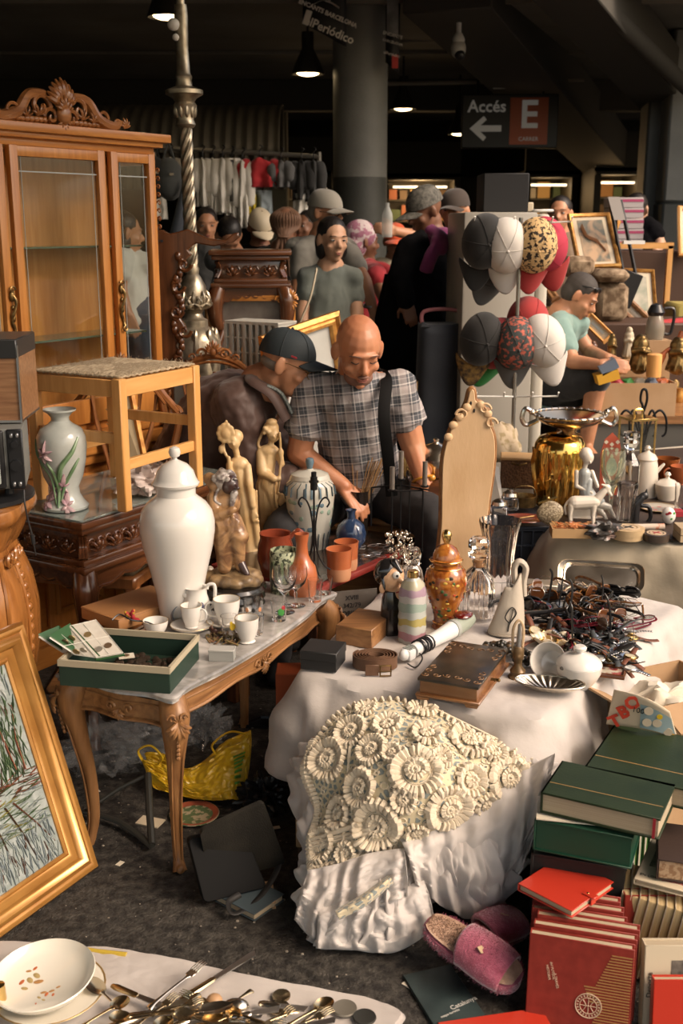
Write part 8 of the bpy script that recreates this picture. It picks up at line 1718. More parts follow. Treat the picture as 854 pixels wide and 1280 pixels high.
m=M();m.box((0,0,.255),(.34,.30,.51),bev=.02);tag(obj('low_seat',m,oak,loc=(t.location.x,4.16,0)),'low box seat under the bald man','stool')
# ---- man in dark cap and brown jacket
T=headmx(D(361,456,4.0),(.90,-.28,-.34),(.35,0,1),.98);t=thing('person','man in a dark cap, glasses and brown jacket stooping in profile over the statues','person',(D(262,640,4.3).x,4.32,0));iv=MX.Translation(-t.location);W=lambda x,y,Y:iv@D(x,y,Y);T2=iv@T
nk=W(330,486,4.06);sh_=W(298,505,4.0);sf=W(330,505,4.2);hp=W(268,650,4.36);hp.z=.58;el,wr=W(322,598,3.98),W(368,598,4.0)
m=M();head_prims(m,T2);limb(m,[T2@V((0,-.03,-.06)),nk],[.058,.065]);limb(m,[nk,hp],[.10,.12]);limb(m,[sh_,el,wr],[.055,.045,.032]);hand(m,wr,(.7,-.2,-.6),(.3,-.5,.8),curl=.5,side=-1);obj('body',m,skin1,t,vox=.005,smo=3);face_parts(t,T2,hairg,0)
cc=mat('navy_cap',(.022,.030,.034),.75,bump=.0006,bscale=300);cap_mesh(cc,cc,T2@MX.Rotation(R(9),4,'X'),par=t)
m=M();m.T=T2;m.box((.088,.035,.045),(.004,.022,.006));obj('cap_label',m,redp,t)
m=M();m.T=T2;m.ell((0,-.03,-.01),(.074,.078,.035));obj('hair',m,hairg,t);m=M();m.T=T2;m.ell((0,.099,-.046),(.024,.009,.006));obj('moustache',m,hairg,t)
m=M();m.T=T2
for s in(-1,1):m.tube([(s*.033+.024*cos(a),.104-.010*abs(cos(a))*(cos(a)*s>0),.004+.019*sin(a))for a in[2*pi*j/14 for j in range(14)]],.0016,5,loop=True);m.tube([(s*.056,.096,.010),(s*.080,.02,.014),(s*.082,-.01,.008)],.0016,5)
m.tube([(-.01,.104,.008),(.01,.104,.008)],.0014,5);obj('spectacles',m,oldbrass,t)
jk=mat('brown_jacket',(.066,.034,.026),.55,col2=(.085,.048,.038),scale=6,sheen=.15)
m=M();c1=W(288,520,4.15);c2=W(258,570,4.25);limb(m,[nk-V((.02,0,.03)),c1,c2,hp],[.09,.178,.205,.20]);limb(m,[nk+V((-.02,-.0,-.03)),sh_,el,el.lerp(wr,.82)],[.10,.10,.078,.058]);limb(m,[nk,sf,W(345,560,4.2),W(372,600,4.1)],[.09,.09,.07,.055]);shirt_obj('jacket',m,jk,t,.0075,.034,.085)
m=M();b=T2@V((0,-.05,-.09));m.tube(spline([b+V((-.055,.05,.02)),b+V((-.05,-.06,.015)),b+V((.02,-.085,-.03)),b+V((.07,-.08,-.12))],6),[.030]*4+[.026]*15,8,flat=.5);obj('collar',m,jk,t)
m=M();m.tube(spline([b+V((.0,-.075,.0)),b+V((.05,-.07,-.03)),b+V((.085,-.07,-.10))],6),.016,8,flat=.5);obj('shirt_collar',m,mat('check_grey',(.20,.23,.22),.8,col2=(.07,.08,.08),scale=120),t)
for s in(-1,1):m=M();K=hp+V((.25,-.25+.25*(s>0),.02));A=V((K.x-.05,K.y,.06));limb(m,[hp+V((0,s*.08,0)),K,A],[.11,.08,.055]);m.cone(A,A+V((.12,-.05,-.02)),.045,.036);shirt_obj('trouser_leg',m,mat('dark_trousers',()),t,.011,.02,.1)
m=M();m.box((0,0,.21),(.32,.3,.42),bev=.02);tag(obj('low_seat',m,oak,loc=(t.location.x+hp.x,4.4,0)),'low box seat under the man in the dark cap','stool')
# ---- background people, same recipe
def someone(lab,hd,Yh,fwd,body,shirt,pants,skin=skin3,hair=hairb,hs='short',cap=None,arms=(),up=(0,0,1),legs=None,w_=.17,dress=0,s=1,open_=1,spec=0,handd=(0,-.3,-1)):
 """body = (neck px, hip px, shoulder half width in px); arms = [(shoulder, elbow, wrist) px+Y]"""
 T=headmx(D(*hd,Yh),fwd,up,s);nx,hx,sw=body;hipw=D(*hx[:2],hx[2]if len(hx)>2 else Yh);t=thing('person',lab,'person',(hipw.x,hipw.y,0));iv=MX.Translation(-t.location);T2=iv@T;W=lambda q:iv@D(*q)
 nk=W((nx[0],nx[1],Yh+.03));hp=iv@hipw;swm=sw*Yh/F;k=s
 m=M();head_prims(m,T2);limb(m,[T2@V((0,-.03,-.06)),nk],[.052*k,.055*k]);limb(m,[nk,hp],[.08,.1])
 g=M();lo=hp+V((0,0,.0));limb(g,[nk-V((0,0,.07)),nk.lerp(hp,.45),hp],[.115*k,w_*.86,w_]);
 for sx in(-1,1):limb(g,[nk-V((0,0,.05)),nk+V((sx*swm,0,-.055))],[.075*k,.07*k])
 for a in arms:
  p,q,r=[W(z)for z in a[:3]];limb(m,[p,q,r],[.05*k,.042*k,.028*k]);f=a[3]if len(a)>3 else .5
  if f:limb(g,[nk.lerp(p,.5),p,p.lerp(q,min(f,1))],[.07*k,.07*k,.066*k])
  if f>1:limb(g,[q,q.lerp(r,f-1)],[.06*k,.05*k])
  hand(m,r,a[4]if len(a)>4 else(r-q),(0,-1,.3),curl=.4)
 if not legs:legs=[(hp+V((sx*.09,0,0)),V((hp.x+sx*.10,.02,hp.z*.52)),V((hp.x+sx*.11,0,.06)))for sx in(-1,1)]
 else:legs=[[W(z)for z in l]for l in legs]
 for l in legs:limb(m,l,[.075,.058,.038]);m.cone(l[-1],l[-1]+V((.02,-.14,-.03)),.035,.03)
 obj('body',m,skin,t,vox=.008*k if Yh<7 else .01,smo=2);shirt_obj('top',g,shirt,t,.012,.03,.1)
 g=M()
 if dress:g.rings([[V((hp.x+r*cos(a)*(1+.05*sin(9*a)),.0+r*.75*sin(a)*(1+.05*sin(7*a)),z))for a in[2*pi*j/48 for j in range(48)]]for z,r in((hp.z+.25,w_*.95),(hp.z,w_*1.2),(hp.z*.5,w_*1.55),(.04,w_*1.6))]);obj('skirt',g,pants,t)
 else:
  for l in legs:limb(g,[l[0],l[1],l[1].lerp(l[2],dress if dress else(.9 if legs is None else .9))]if pants else l,[.11,.085,.07])
  g.ell(hp,(w_,.13,.12));shirt_obj('trousers',g,pants,t,.014,.02,.12)
 if open_>=0 and Yh<9:face_parts(t,T2,hair,open_)
 if hs:
  m=M();m.T=T2;m.ell((0,-.022,.042),(.083,.098,.088))
  if hs=='long':m.ell((0,-.05,-.02),(.085,.075,.10));m.ell((-.06,-.02,-.05),(.035,.05,.07));m.ell((.06,-.02,-.05),(.03,.045,.06));m.ell((-.03,-.10,-.05),.045)
  else:m.ell((0,-.05,.0),(.080,.066,.07))
  obj('hair',m,hair,t,vox=.006,smo=2)
 if cap:cap_mesh(cap,cap,T2@MX.Scale(1.03,4),par=t,panels=0)
 if spec:
  m=M();m.T=T2
  for sx in(-1,1):m.tube([(sx*.033+.022*cos(a),.101,.006+.017*sin(a))for a in[2*pi*j/12 for j in range(12)]],.002,5,loop=True);m.tube([(sx*.055,.098,.008),(sx*.082,0,.008)],.002,5)
  obj('spectacles',m,iron,t)
 return t,T2,W,hp
fab=lambda n,c,c2=None:mat(n,c,.85,col2=c2,scale=5,sheen=.2)
jeans=fab('far_trousers',(.02,.022,.028))
t,T2,W,hp=someone('dark-haired woman in a grey-green polo shirt with a pale bag strap',(416,300),6.1,(.38,-.9,-.12),((413,336),(408,425),27),fab('grey_green_polo',(.12,.14,.125),(.15,.17,.15)),jeans,hs='long',s=.95,w_=.145,arms=[((386,352,6.1),(378,392,6.05),(382,430,6.0),.42),((440,352,6.15),(446,392,6.1),(440,432,6.0),.42)])
m=M();m.tube(spline([W((396,336,5.98)),W((388,372,5.93)),W((374,408,5.95)),W((372,440,6.0))],6),.014,8,flat=.4);obj('bag_strap',m,crm,t);m=M();m.box(W((378,452,5.95)),(.16,.08,.2),bev=.02);obj('shoulder_bag',m,fab('bag_dark',(.05,.04,.035)),t)
for sx in(-1,1):m=M();m.grid(lambda u,v:T2@V((sx*(.01+.05*u),.035-.03*u+.02*v,-.118-.045*v)),6,4);obj('collar',m,fab('grey_green_polo',()),t,solid=.004)
t,T2,W,hp=someone('man in a beige cap and glasses behind the woman in the polo shirt',(408,266),6.7,(.8,-.6,-.1),((402,298),(405,415),30),fab('striped_grey_shirt',(.16,.15,.13),(.21,.20,.17)),jeans,skin1,hairg,cap=fab('beige_cap',(.26,.24,.20)),spec=1,arms=[((378,318,6.65),(372,360,6.6),(376,400,6.5),.55),((436,318,6.6),(456,352,6.45),(468,392,6.35),.5)])
m=M();w_=W((462,382,6.38));m.tube([w_+V((.036*cos(a),.036*sin(a),.006*sin(a)))for a in[2*pi*j/14 for j in range(14)]],.008,6,loop=True);obj('wristwatch',m,steel,t)
t,T2,W,hp=someone('person seen from behind with brown braids gathered into a tail',(358,284),7.4,(.1,1,0),((352,312),(350,400),24),fab('dark_grey_top',(.05,.05,.048)),jeans,skin4,hs='',open_=-1)
br=mat('brown_braids',(.16,.085,.05),.7)
for i in range(15):
 a=-1.4+i*.2;m=M();m.tube(spline([T2@V((.075*sin(a)*.3,.02,.118)),T2@V((.09*sin(a),-.085*cos(a)-.02,.07)),T2@V((.085*sin(a),-.11*cos(a)*.8-.02,0)),T2@V((.03*sin(a),-.135,-.06)),T2@V((.06*sin(a*1.3),-.14+.01*(i%3),-.17)),T2@V((.075*sin(a*1.3),-.13,-.30))],6),.0095,6);obj('braid',m,br,t)
m=M();m.tube([T2@V((.035*cos(a),-.135+.02*sin(a),-.06))for a in[2*pi*j/10 for j in range(10)]],.007,6,loop=True);obj('hair_band',m,br,t)
mg=fab('magenta_scarf',(.17,.02,.10),(.24,.05,.15));rd=fab('red_dress',(.45,.025,.03),(.32,.02,.03))
t,T2,W,hp=someone('woman in a pink patterned headscarf and red top beside the round pillar',(453,302),7.2,(.9,.3,-.1),((455,330),(455,415),22),rd,rd,skin4,hs='',open_=0,arms=[((470,345,6.85),(484,380,6.8),(500,360,6.7),.1)],dress=1,w_=.19)
m=M();m.T=T2;m.ell((0,-.02,.035),(.092,.108,.10));m.ell((0,-.05,-.03),(.088,.085,.09));m.ell((0,-.07,-.10),(.08,.07,.07));m.T=None;obj('headscarf',m,mat('pink_scarf',(.30,.12,.18),.8,col2=(.5,.42,.42),scale=22,ramp=(.5,.56)),t,vox=.008,smo=2)
bd_=mat('black_dress',(.005,.005,.006),.95,spec=.1);t,T2,W,hp=someone('person in a long black robe with a magenta scarf and grey patterned cap, bending left',(531,264),6.3,(-.75,-.4,-.35),((541,295),(527,400),26),bd_,bd_,skin4,hs='',cap=mat('patterned_cap',(.16,.15,.13),.8,col2=(.06,.06,.05),scale=60),arms=[((512,312,6.2),(500,345,6.15),(508,376,6.1),2),((562,315,6.3),(570,360,6.25),(566,400,6.2),1.8)],dress=1,w_=.21,open_=0)
m=M();m.tube(spline([W((536,285,6.15)),W((552,300,6.1)),W((540,318,6.02)),W((532,340,6.05))],6),[.05]*4+[.06]*6+[.04]*9,10,flat=.6);m.ell(W((553,300,6.25)),(.09,.08,.07));obj('scarf',m,mg,t,vox=.01,smo=2)
someone('man in a dark cap reaching out left behind the white cabinet',(568,264),6.95,(-.35,-.9,-.05),((572,292),(575,420),26),fab('navy_shirt',(.02,.03,.05)),jeans,skin1,cap=fab('dark_cap',(.045,.032,.025)),arms=[((556,300,6.9),(524,296,6.8),(494,289,6.7),.25),((592,305,7),(600,360,7),(596,400,6.9),.4)])
someone('person with an orange cap and white collar far behind the outstretched arm',(494,302),8.6,(0,-1,-.2),((494,325),(494,420),20),crm,jeans,skin4,cap=fab('orange_cap',(.55,.08,.02)))
t,T2,W,hp=someone('seated man in a teal T-shirt and black shorts holding a toy',(725,371),6.0,(.72,-.35,-.52),((703,393),(668,488,6.1),20),fab('teal_shirt',(.16,.27,.25),(.20,.31,.28)),fab('black_shorts',(.014,.015,.018)),skin1,mat('cropped_hair',(.05,.042,.036),.7),arms=[((700,412,5.85),(716,452,5.75),(752,456,5.6),.55,(1,-.2,-.05)),((710,400,6.15),(738,440,6.1),(760,448,5.7),.4,(.3,-.6,-.2))],legs=[((672,484,6.05),(746,474,5.7),(732,560,5.75)),((672,484,6.2),(716,490,5.95),(700,570,6.05))],w_=.155,s=.95,up=(.3,0,1))
for o in t.children:
 if o.name.startswith('trousers'):bpy.data.objects.remove(o)
g=M();limb(g,[W((672,484,6.05)),W((743,474,5.72))],[.11,.088]);limb(g,[W((672,484,6.2)),W((716,490,5.95))],[.11,.09]);g.ell(hp,(.17,.15,.13));shirt_obj('shorts',g,fab('black_shorts',()),t,.012,.02,.1)
m=M();m.T=T2
for sx in(-1,1):m.ell((sx*.035,.062,.082),(.032,.012,.018))
m.tube(spline([(-.075,-.02,.055),(-.07,.05,.085),(0,.075,.095),(.07,.05,.085),(.075,-.02,.055)],5),.004,6);obj('sunglasses',m,blackp,t)
c=D(758,470,5.6);m=M();m.box((0,0,0),(.11,.10,.05),MX.Rotation(-.3,3,'Y'));tag(obj('toy',m,mat('toy_yellow',(.60,.32,.03),.4),loc=c),'yellow and grey toy held by the seated man','toy');m=M();m.box((.0,-.01,.05),(.09,.08,.05),MX.Rotation(-.5,3,'Y'));tag(obj('toy_part',m,mat('toy_grey',(.12,.15,.20),.4),loc=c),'blue-grey upper piece of the toy in his hand','toy')
c=D(668,500,6.1);t=thing('swivel_chair','black chair under the seated man','chair',(c.x,6.12,0));zc_=hp.z-.13;m=M();m.box((0,0,zc_),(.42,.42,.07),bev=.03,seg=2);obj('seat',m,blackm,t);m=M();m.tube([(0,0,zc_),(0,0,.06)],.03,10);obj('pole',m,iron,t)
for a in range(5):m=M();m.tube([(0,0,.09),(.28*cos(a*1.257),.28*sin(a*1.257),.04)],.02,8);obj('leg',m,blackp,t)
someone('man in black at the far right seen from the back',(797,262),9.0,(.6,.8,0),((800,278),(806,335),18),bd_,bd_,skin3,hs='short',arms=[((816,285,8.95),(826,305,8.9),(816,322,8.8),.4)],open_=-1)
someone('woman with sunglasses pushed up, between the white cabinet and the big picture',(700,268),8.0,(-.3,-.9,0),((698,292),(698,380),20),fab('brown_top',(.16,.11,.07)),jeans,skin1)
someone('woman in a white T-shirt and jeans seen through the display cabinet glass',(156,292),6.6,(.85,.4,-.1),((158,316),(160,392),20),fab('white_tee',(.62,.60,.56)),fab('blue_jeans',(.05,.07,.11)),skin1,hs='long',arms=[((150,325,6.5),(150,362,6.45),(160,392,6.4),.4),((168,325,6.7),(172,362,6.7),(170,392,6.6),.4)],w_=.14)
someone('dark-haired man behind the twisted column',(258,282),8.2,(.2,-.95,-.1),((258,304),(258,400),22),fab('dark_grey_top',()),jeans,skin1)
someone('person with black hair bowed behind the raised carved table',(286,296),7.6,(.2,-.6,-.7),((290,316),(292,400),22),fab('dark_grey_top',()),fab('white_skirt',(.55,.53,.5)),skin1,open_=-1)
someone('person with a light cap looking down behind the braided person',(325,285),8.4,(.3,-.7,-.5),((325,308),(325,400),20),bd_,jeans,skin4,cap=crm)
someone('dark-skinned person facing left beside the braids',(384,284),8.6,(-.6,-.7,0),((384,308),(384,400),20),fab('olive_top',(.10,.09,.05)),jeans,skin4)
# ================================================================= BACKGROUND STALLS
# white cabinet (fridge-like)
a,b=D(572,265,5.55),D(652,268,5.5);zt=a.z;t=thing('white_cabinet','tall plain off-white metal cabinet behind the cap stand','cabinet',((a.x+b.x)/2+.05,5.85,0),R(3));wc_=mat('offwhite_metal',(.33,.31,.27),.4);Wd=b.x-a.x+.06
m=M();m.box((0,0,zt/2),(Wd,.55,zt),bev=.012,seg=2);obj('cabinet_body',m,wc_,t);m=M();m.box((Wd/2+.035,0,zt/2),(.06,.53,zt*.99),bev=.02,seg=3);obj('door',m,mat('rounded_door',(.50,.47,.40),.35),t)
X=t.location.x
def boxthing(nm,lab,cat,px,Y,w_,d_,mt_,y0,rz=0,bev=.004):
 """box whose top left/right/bottom are read in the photo at depth Y"""
 c=D((px[0]+px[2])/2,px[1],Y);zb=y0 if y0 is not None else D(px[0],px[3],Y).z;W_=w_ or(px[2]-px[0])*Y/F;m=M();m.box((0,0,(c.z-zb)/2),(W_,d_,c.z-zb),bev=bev);return tag(obj(nm,m,mt_,loc=(c.x,Y,zb),rot=(0,0,rz)),lab,cat)
boxthing('speaker_box','black box standing on the white cabinet','box',(602,218,655,266),5.85,None,.3,blackm,zt+.002)
boxthing('canister','small cream canister on the white cabinet','canister',(653,253,666,266),5.8,None,.05,crm,zt+.002)
boxthing('folded_linen','stack of folded white linen on the cabinet','linen',(662,262,686,272),5.85,.10,.3,white,zt+.002,bev=.01)
c=D(614,266,5.72)
# ---- cap stand
px_,Ys=641,4.9;c=D(px_,545,Ys);c.z=0;t=thing('cap_stand','chrome pole stand with two tiers of hanging caps','stand',c);m=M();m.tube([(0,0,0),(0,0,D(641,272,Ys).z)],.009,10);obj('pole',m,mat('grey_chrome',(.38,.38,.36),.25,.9),t)
m=M();m.lathe([(0,0),(.16,0),(.15,.02),(.02,.03)],24);obj('base',m,iron,t)
for y,sp in((284,((-58,0),(-10,-8),(35,5),(58,-6))),(500,((-50,12),(-15,-3),(20,-10),(52,2)))):
 m=M();z=D(641,y-4,Ys).z
 for x,dy in sp:m.tube([(0,0,z),(x*Ys/F,-.05,z+.01),(x*Ys/F,-.07,z+.03)],.004,6)
 obj('hook_arm',m,white,t)
leop=mat('leopard_print',(.62,.42,.20),.8,col2=(.03,.02,.015),scale=70,ramp=(.52,.56));strp=mat('striped_red',(.40,.03,.06),.8,col2=(.10,.11,.15),kind='wave',scale=9,ramp=(.45,.5),stretch=(0,0,1));tatt=mat('tattoo_print',(.05,.06,.06),.7,col2=(.5,.12,.08),scale=60,ramp=(.5,.6));cb=fab('cap_black',(.015,.015,.015));cw=mat('cap_white',(.60,.57,.53),.8,sheen=.2);crd=fab('cap_red',(.35,.03,.03));cgr=fab('cap_grey',(.10,.10,.10));cgn=fab('cap_green',(.03,.22,.05));coo=mat('ochre_print',(.30,.18,.05),.8,col2=(.03,.02,.02),scale=50)
for x,y,Yd,cr,bm__,rt,lab in((604,318,4.86,cb,cb,(82,187,7),'black mesh cap hanging at the top left of the cap stand'),(634,322,4.84,cw,cw,(77,177,-3),'white cap with silver brim at the top of the cap stand'),(622,340,4.98,cb,cgr,(82,200,10),'dark cap half hidden behind the white one on the upper tier'),(669,322,4.84,leop,crd,(77,182,2),'leopard print cap with red brim on the upper tier'),(686,320,4.92,strp,crd,(77,167,-13),'red and grey striped cap at the top right of the stand'),
  (600,440,4.86,cb,coo,(82,190,10),'black cap with ochre patterned brim at the lower left'),(620,445,4.97,crd,cgn,(82,202,7),'red cap with green brim behind the black one on the lower tier'),(646,444,4.83,tatt,cgr,(77,180,0),'multicoloured printed cap in the middle of the lower tier'),(682,442,4.84,cw,cw,(82,162,-6),'white cap with floral brim at the lower right'),(662,418,4.97,crd,crd,(77,175,-5),'plain red cap behind the printed one on the lower tier')):
 c=D(x,y,Yd);o=cap_mesh(cr,bm__);o.rotation_euler=[R(q)for q in rt];o.location=c+V((0,.07,.045));o.scale=(1.1,1.1,1.1);tag(o,lab,'cap')
# ---- blue wheeled bag beside the robe
c=D(553,400,5.7);t=thing('trolley_bag','dark blue shopping trolley bag with pink handle','bag',(c.x,5.75,0));m=M();m.grid(lambda u,v:V(((.115+.03*v)*(abs(cos(2*pi*u))**.6)*(1 if cos(2*pi*u)>0 else-1),(.10)*(abs(sin(2*pi*u))**.6)*(1 if sin(2*pi*u)>0 else-1),c.z-.02-(c.z-.1)*v+.02*NZ.noise(V((u*9,v*6,1))))),50,24,cu=True);obj('bag_body',m,fab('bag_navy',(.022,.028,.040),(.035,.042,.055)),t,solid=.004)
m=M();m.box((0,0,c.z-.03),(.22,.2,.02),bev=.01);obj('flap',m,fab('bag_navy',()),t);m=M();m.tube(spline([(-.09,-.02,c.z-.06),(-.09,-.02,c.z+.04),(.09,-.02,c.z+.04),(.09,-.02,c.z-.06)],6),.010,8);obj('handle',m,mat('pink_handle',(.42,.16,.18),.5),t)
for s in(-1,1):m=M();m.tube([(s*.13-.012,.08,.07),(s*.13+.012,.08,.07)],.07,18);obj('wheel',m,blackp,t)
# ---- clothes rail at the left
def garment(lab,x0,x1,y0,y1,Y,mt_,slv=1,nm='hanging_garment',cat='garment'):
 a,b=D(x0,y0,Y),D(x1,y1,Y);w_,h_=(b.x-a.x)*1.25,a.z-b.z;t=thing(nm,lab,cat,((a.x+b.x)/2,Y,a.z));sd_=rnd(0,9)
 def f(u,v):hw_=w_/2*(.55+.45*min(1,v*5)if slv else 1)*(1+.08*v);return V(((2*u-1)*hw_,-.05*sin(pi*u)-.03*sin(u*14+sd_+v)*v-.03*NZ.noise(V((u*4,v*4,sd_))),-h_*(v*1.0)-.03*abs(2*u-1)*(slv)*(1-v)))
 m=M();m.grid(f,26,18);m.grid(lambda u,v:f(u,v)*1+V((0,.09*sin(pi*u)+.02,0)),12,10);obj('cloth',m,mt_,t,solid=.005)
 if slv:
  for s in(-1,1):m=M();limb(m,[V((s*w_*.40,0,-.05)),V((s*w_*.52,-.02,-h_*.35)),V((s*w_*.5,-.02,-h_*.62))],[.045,.042,.038]);obj('sleeve',m,mt_,t)
 m=M();m.tube(spline([(-w_*.3,0,-.04),(0,0,.01),(0,0,.05),(.02,0,.075),(0,0,.09)],4),.005,5);obj('hanger',m,iron,t);return t
Yr=8.8;t=thing('clothes_rail','long steel clothes rail with hanging garments','rail',(0,0,0));m=M();m.tube([D(190,184,Yr),D(400,196,Yr)],.018,8);obj('rail',m,mat('dull_rail',(.16,.15,.13),.4,.5),t)
for x in(192,399):p=D(x,190,Yr);m=M();m.tube([p,V((p.x,p.y,0))],.018,8);obj('post',m,mat('dull_rail',()),t)
gw=fab('white_garment',(.72,.69,.63),(.62,.59,.53));gb=fab('black_garment',(.012,.012,.012));
for x0,x1,y0,y1,mm,sl,lab in((206,222,196,225,fab('sand_garment',(.30,.26,.2)),1,'sand-coloured shirt beside the backpacks'),(246,262,197,258,gw,1,'white shirt first right of the twisted column'),(258,276,197,268,gw,1,'second white shirt on the rail'),(270,288,197,266,gw,1,'third white shirt on the rail'),(282,300,198,272,fab('white_dress',(.76,.73,.67)),0,'longer white dress among the shirts'),(288,294,200,252,gb,0,'narrow black scarf in front of the white dress'),(296,312,200,285,gw,1,'white lace jacket with dark buttons'),(307,343,197,234,fab('red_jacket',(.42,.02,.025)),1,'bright red jacket on the clothes rail'),(343,360,200,234,fab('grey_hoodie',(.10,.10,.10)),1,'grey hooded top right of the red jacket'),(320,338,238,278,fab('blue_grey_skirt',(.22,.26,.28)),0,'pale blue-grey garment hanging below the red jacket'),(310,320,243,268,fab('yellow_cloth',(.55,.42,.02)),0,'small yellow garment left of the blue-grey one'),(368,386,200,250,gb,1,'black jacket at the right part of the rail'),(384,400,200,252,fab('charcoal_garment',(.03,.03,.03)),1,'charcoal coat at the right end of the rail'),(369,385,242,280,gw,0,'white apron hanging low at the right part of the rail'),(186,206,245,274,gw,0,'white pleated garment beside the cabinet')):
 garment(lab,x0,x1,y0,y1,Yr-.03-.02*rnd(0,3),mm,sl)
for x,y,mm,lab in((193,222,gb,'black backpack hanging behind the display cabinet'),(212,224,fab('grey_backpack',(.075,.08,.08)),'grey backpack hanging beside the black one')):
 c=D(x,y,8.3);t=thing('backpack',lab,'backpack',c);m=M();m.ell((0,0,0),(.105,.09,.15));m.ell((0,-.05,-.05),(.08,.06,.08));obj('body',m,mm,t,vox=.012,smo=3);m=M();m.box((.03,-.1,.03),(.03,.01,.015));obj('logo_patch',m,crm,t);m=M();m.tube(spline([(-.04,0,.13),(0,0,.24),(.04,0,.13)],5),.008,6);obj('handle',m,mm,t)
c=D(226,262,8.2);m=M();m.cone(V((.04,0,.2)),V((-.04,0,-.22)),.015,.06);tag(obj('folded_umbrella',m,fab('slate',(.08,.09,.11)),loc=c),'folded slate-blue umbrella left of the twisted column','umbrella')
# ---- framed pictures on the right
def pic(lab,bl,br,tl,Y,mt_,fr=gilt,mw=.03,mount=1,lean=.2,nm='framed_picture'):
 a,b,c_=D(*bl,Y),D(*br,Y),D(*tl,Y+lean);e=b-a;w_=e.length;up=c_-a;h_=up.length;e.normalize();up.normalize();up=(up-e*up.dot(e)*.999).normalized()if abs(up.dot(e))<.3 else up;
 xl=up.dot(e);n=e.cross(up).normalized();n=-n if n.y>0 else n;up=n.cross(e)*1;up=-up if up.z<0 else up;t=thing(nm,lab,'picture',a+e*w_/2+up*h_/2);t.rotation_euler=MX((e,-n,up)).transposed().to_euler()
 m=M();m.frame(w_-2*mw,h_-2*mw,[(0,0),(0,.01),(mw*.3,.016),(mw*.6,.02),(mw,.012),(mw,-.01)]);obj('frame_moulding',m,fr,t);m=M();m.box((0,.004,0),(w_-2*mw,.008,h_-2*mw));obj('mount',m,crm if mount else mt_,t)
 if mount:m=M();m.box((0,-.001,0),(w_-2*mw-.06,.003,h_-2*mw-.06));obj('print',m,mt_,t)
 return t
pr1=mat('print_scene',(.14,.14,.11),.5,col2=(.45,.30,.18),scale=7,dist=1.5,ramp=(.4,.6));pr2=mat('print_pale',(.5,.42,.34),.5,col2=(.35,.33,.27),scale=9);pr3=mat('print_green',(.18,.22,.16),.5,col2=(.42,.38,.3),scale=10)
t=pic('large gold framed picture of a reclining figure propped at the right',(722,336),(777,334),(697,270),7.0,pr1,lean=.35,mw=.025);m=M();m.tube(spline([(-.06,-.006,.12),(-.04,-.006,.03),(.02,-.006,-.02),(.06,-.006,-.10)],5),[.03]*5+[.022]*6+[.012]*5,8,flat=.2);obj('painted_figure',m,mat('painted_flesh',(.55,.33,.22),.5),t)
pic('smaller gilt frame turned away behind the large picture',(745,300),(762,310),(742,262),7.5,pr2,lean=.1)
pic('gold framed picture with landscape right of the mottled seat',(780,396),(822,398),(775,336),6.9,pr3,lean=.2,mw=.02)
pic('narrow framed picture leaning behind the seated man',(690,378),(700,372),(672,352),6.6,pr2,lean=.1,fr=oak)
pic('small wooden framed picture right of the seated man',(755,430),(768,418),(743,392),6.2,mat('print_grey',(.4,.42,.4),.4),fr=pine,lean=.1,mw=.015)
pic('plain pine framed mirror at the right edge of the photo',(848,320),(872,322),(848,258),8.0,mat('pale_mirror',(.45,.48,.48),.2),fr=pine,mount=0,mw=.03)
pic('wooden framed picture leaning on the right behind the yellow tub',(812,425),(828,410),(806,370),6.8,pr2,fr=oak,lean=.1)
q=D(695,376,6.6);m=M();m.box((0,0,q.z/2-.02),(.14,.2,q.z-.04));tag(obj('narrow_crate',m,oak,loc=(q.x,6.66,0)),'narrow wooden crate under the small picture behind the seated man','crate')
# tall black folding easel
t=thing('easel','tall black ladder-like easel with a grey sheet at the top','easel',(D(785,330,7.3).x,7.3,0));W=lambda x,y,Y:D(x,y,Y)-t.location
for p,q in(((762,248,7.2),(790,400,7.0)),((776,250,7.2),(806,400,7.0)),((770,262,7.4),(770,400,7.7))):m=M();m.tube([W(*p),W(*q)],.012,6);obj('leg',m,iron,t)
m=M();p=[W(760,246,7.18),W(775,246,7.18),W(782,275,7.1),W(768,275,7.1)];m.rings([[q for q in p],[q+V((0,.01,0))for q in p]]);obj('sheet',m,mat('grey_sheet',(.22,.2,.18),.5),t,flat=True);m=M();m.box(W(792,303,7.05),(.13,.05,.02));obj('ledge',m,white,t)
# stack of striped boxes
for i in range(5):
 y=312-13*i;c=D(779,y,8.4);t=thing('striped_carton','white carton with magenta stripe, %s of the stack behind the easel'%('lowest','second','middle','fourth','topmost')[i],'box',(c.x,8.4,c.z),group='striped cartons behind the easel');m=M();m.box((0,0,.036),(.24,.2,.07),bev=.003);obj('box_body',m,mat('carton_white',(.42,.38,.38),.6),t);m=M();m.box((0,-.1,.05),(.242,.004,.018));obj('stripe',m,mat('carton_magenta',(.38,.05,.13),.5),t)
zb=D(779,312,8.4).z;m=M();m.box((0,0,zb/2-.002),(.8,.4,zb-.004),bev=.01);tag(obj('stall_counter',m,mat('counter_brown',(.07,.035,.02),.6),loc=(D(779,312,8.4).x+.25,8.30,0)),'dark brown counter under the striped cartons','counter')
t=thing('pine_rail','pale wooden table frame in front of the man in black','table',(D(805,310,7.9).x,7.9,0));zz=D(805,307,7.9).z;m=M();m.box((0,0,zz),(.40,.04,.04));obj('table_rail',m,pinex,t)
for s in(-1,1):m=M();m.box((s*.18,0,zz/2),(.035,.04,zz));obj('leg',m,pine,t)
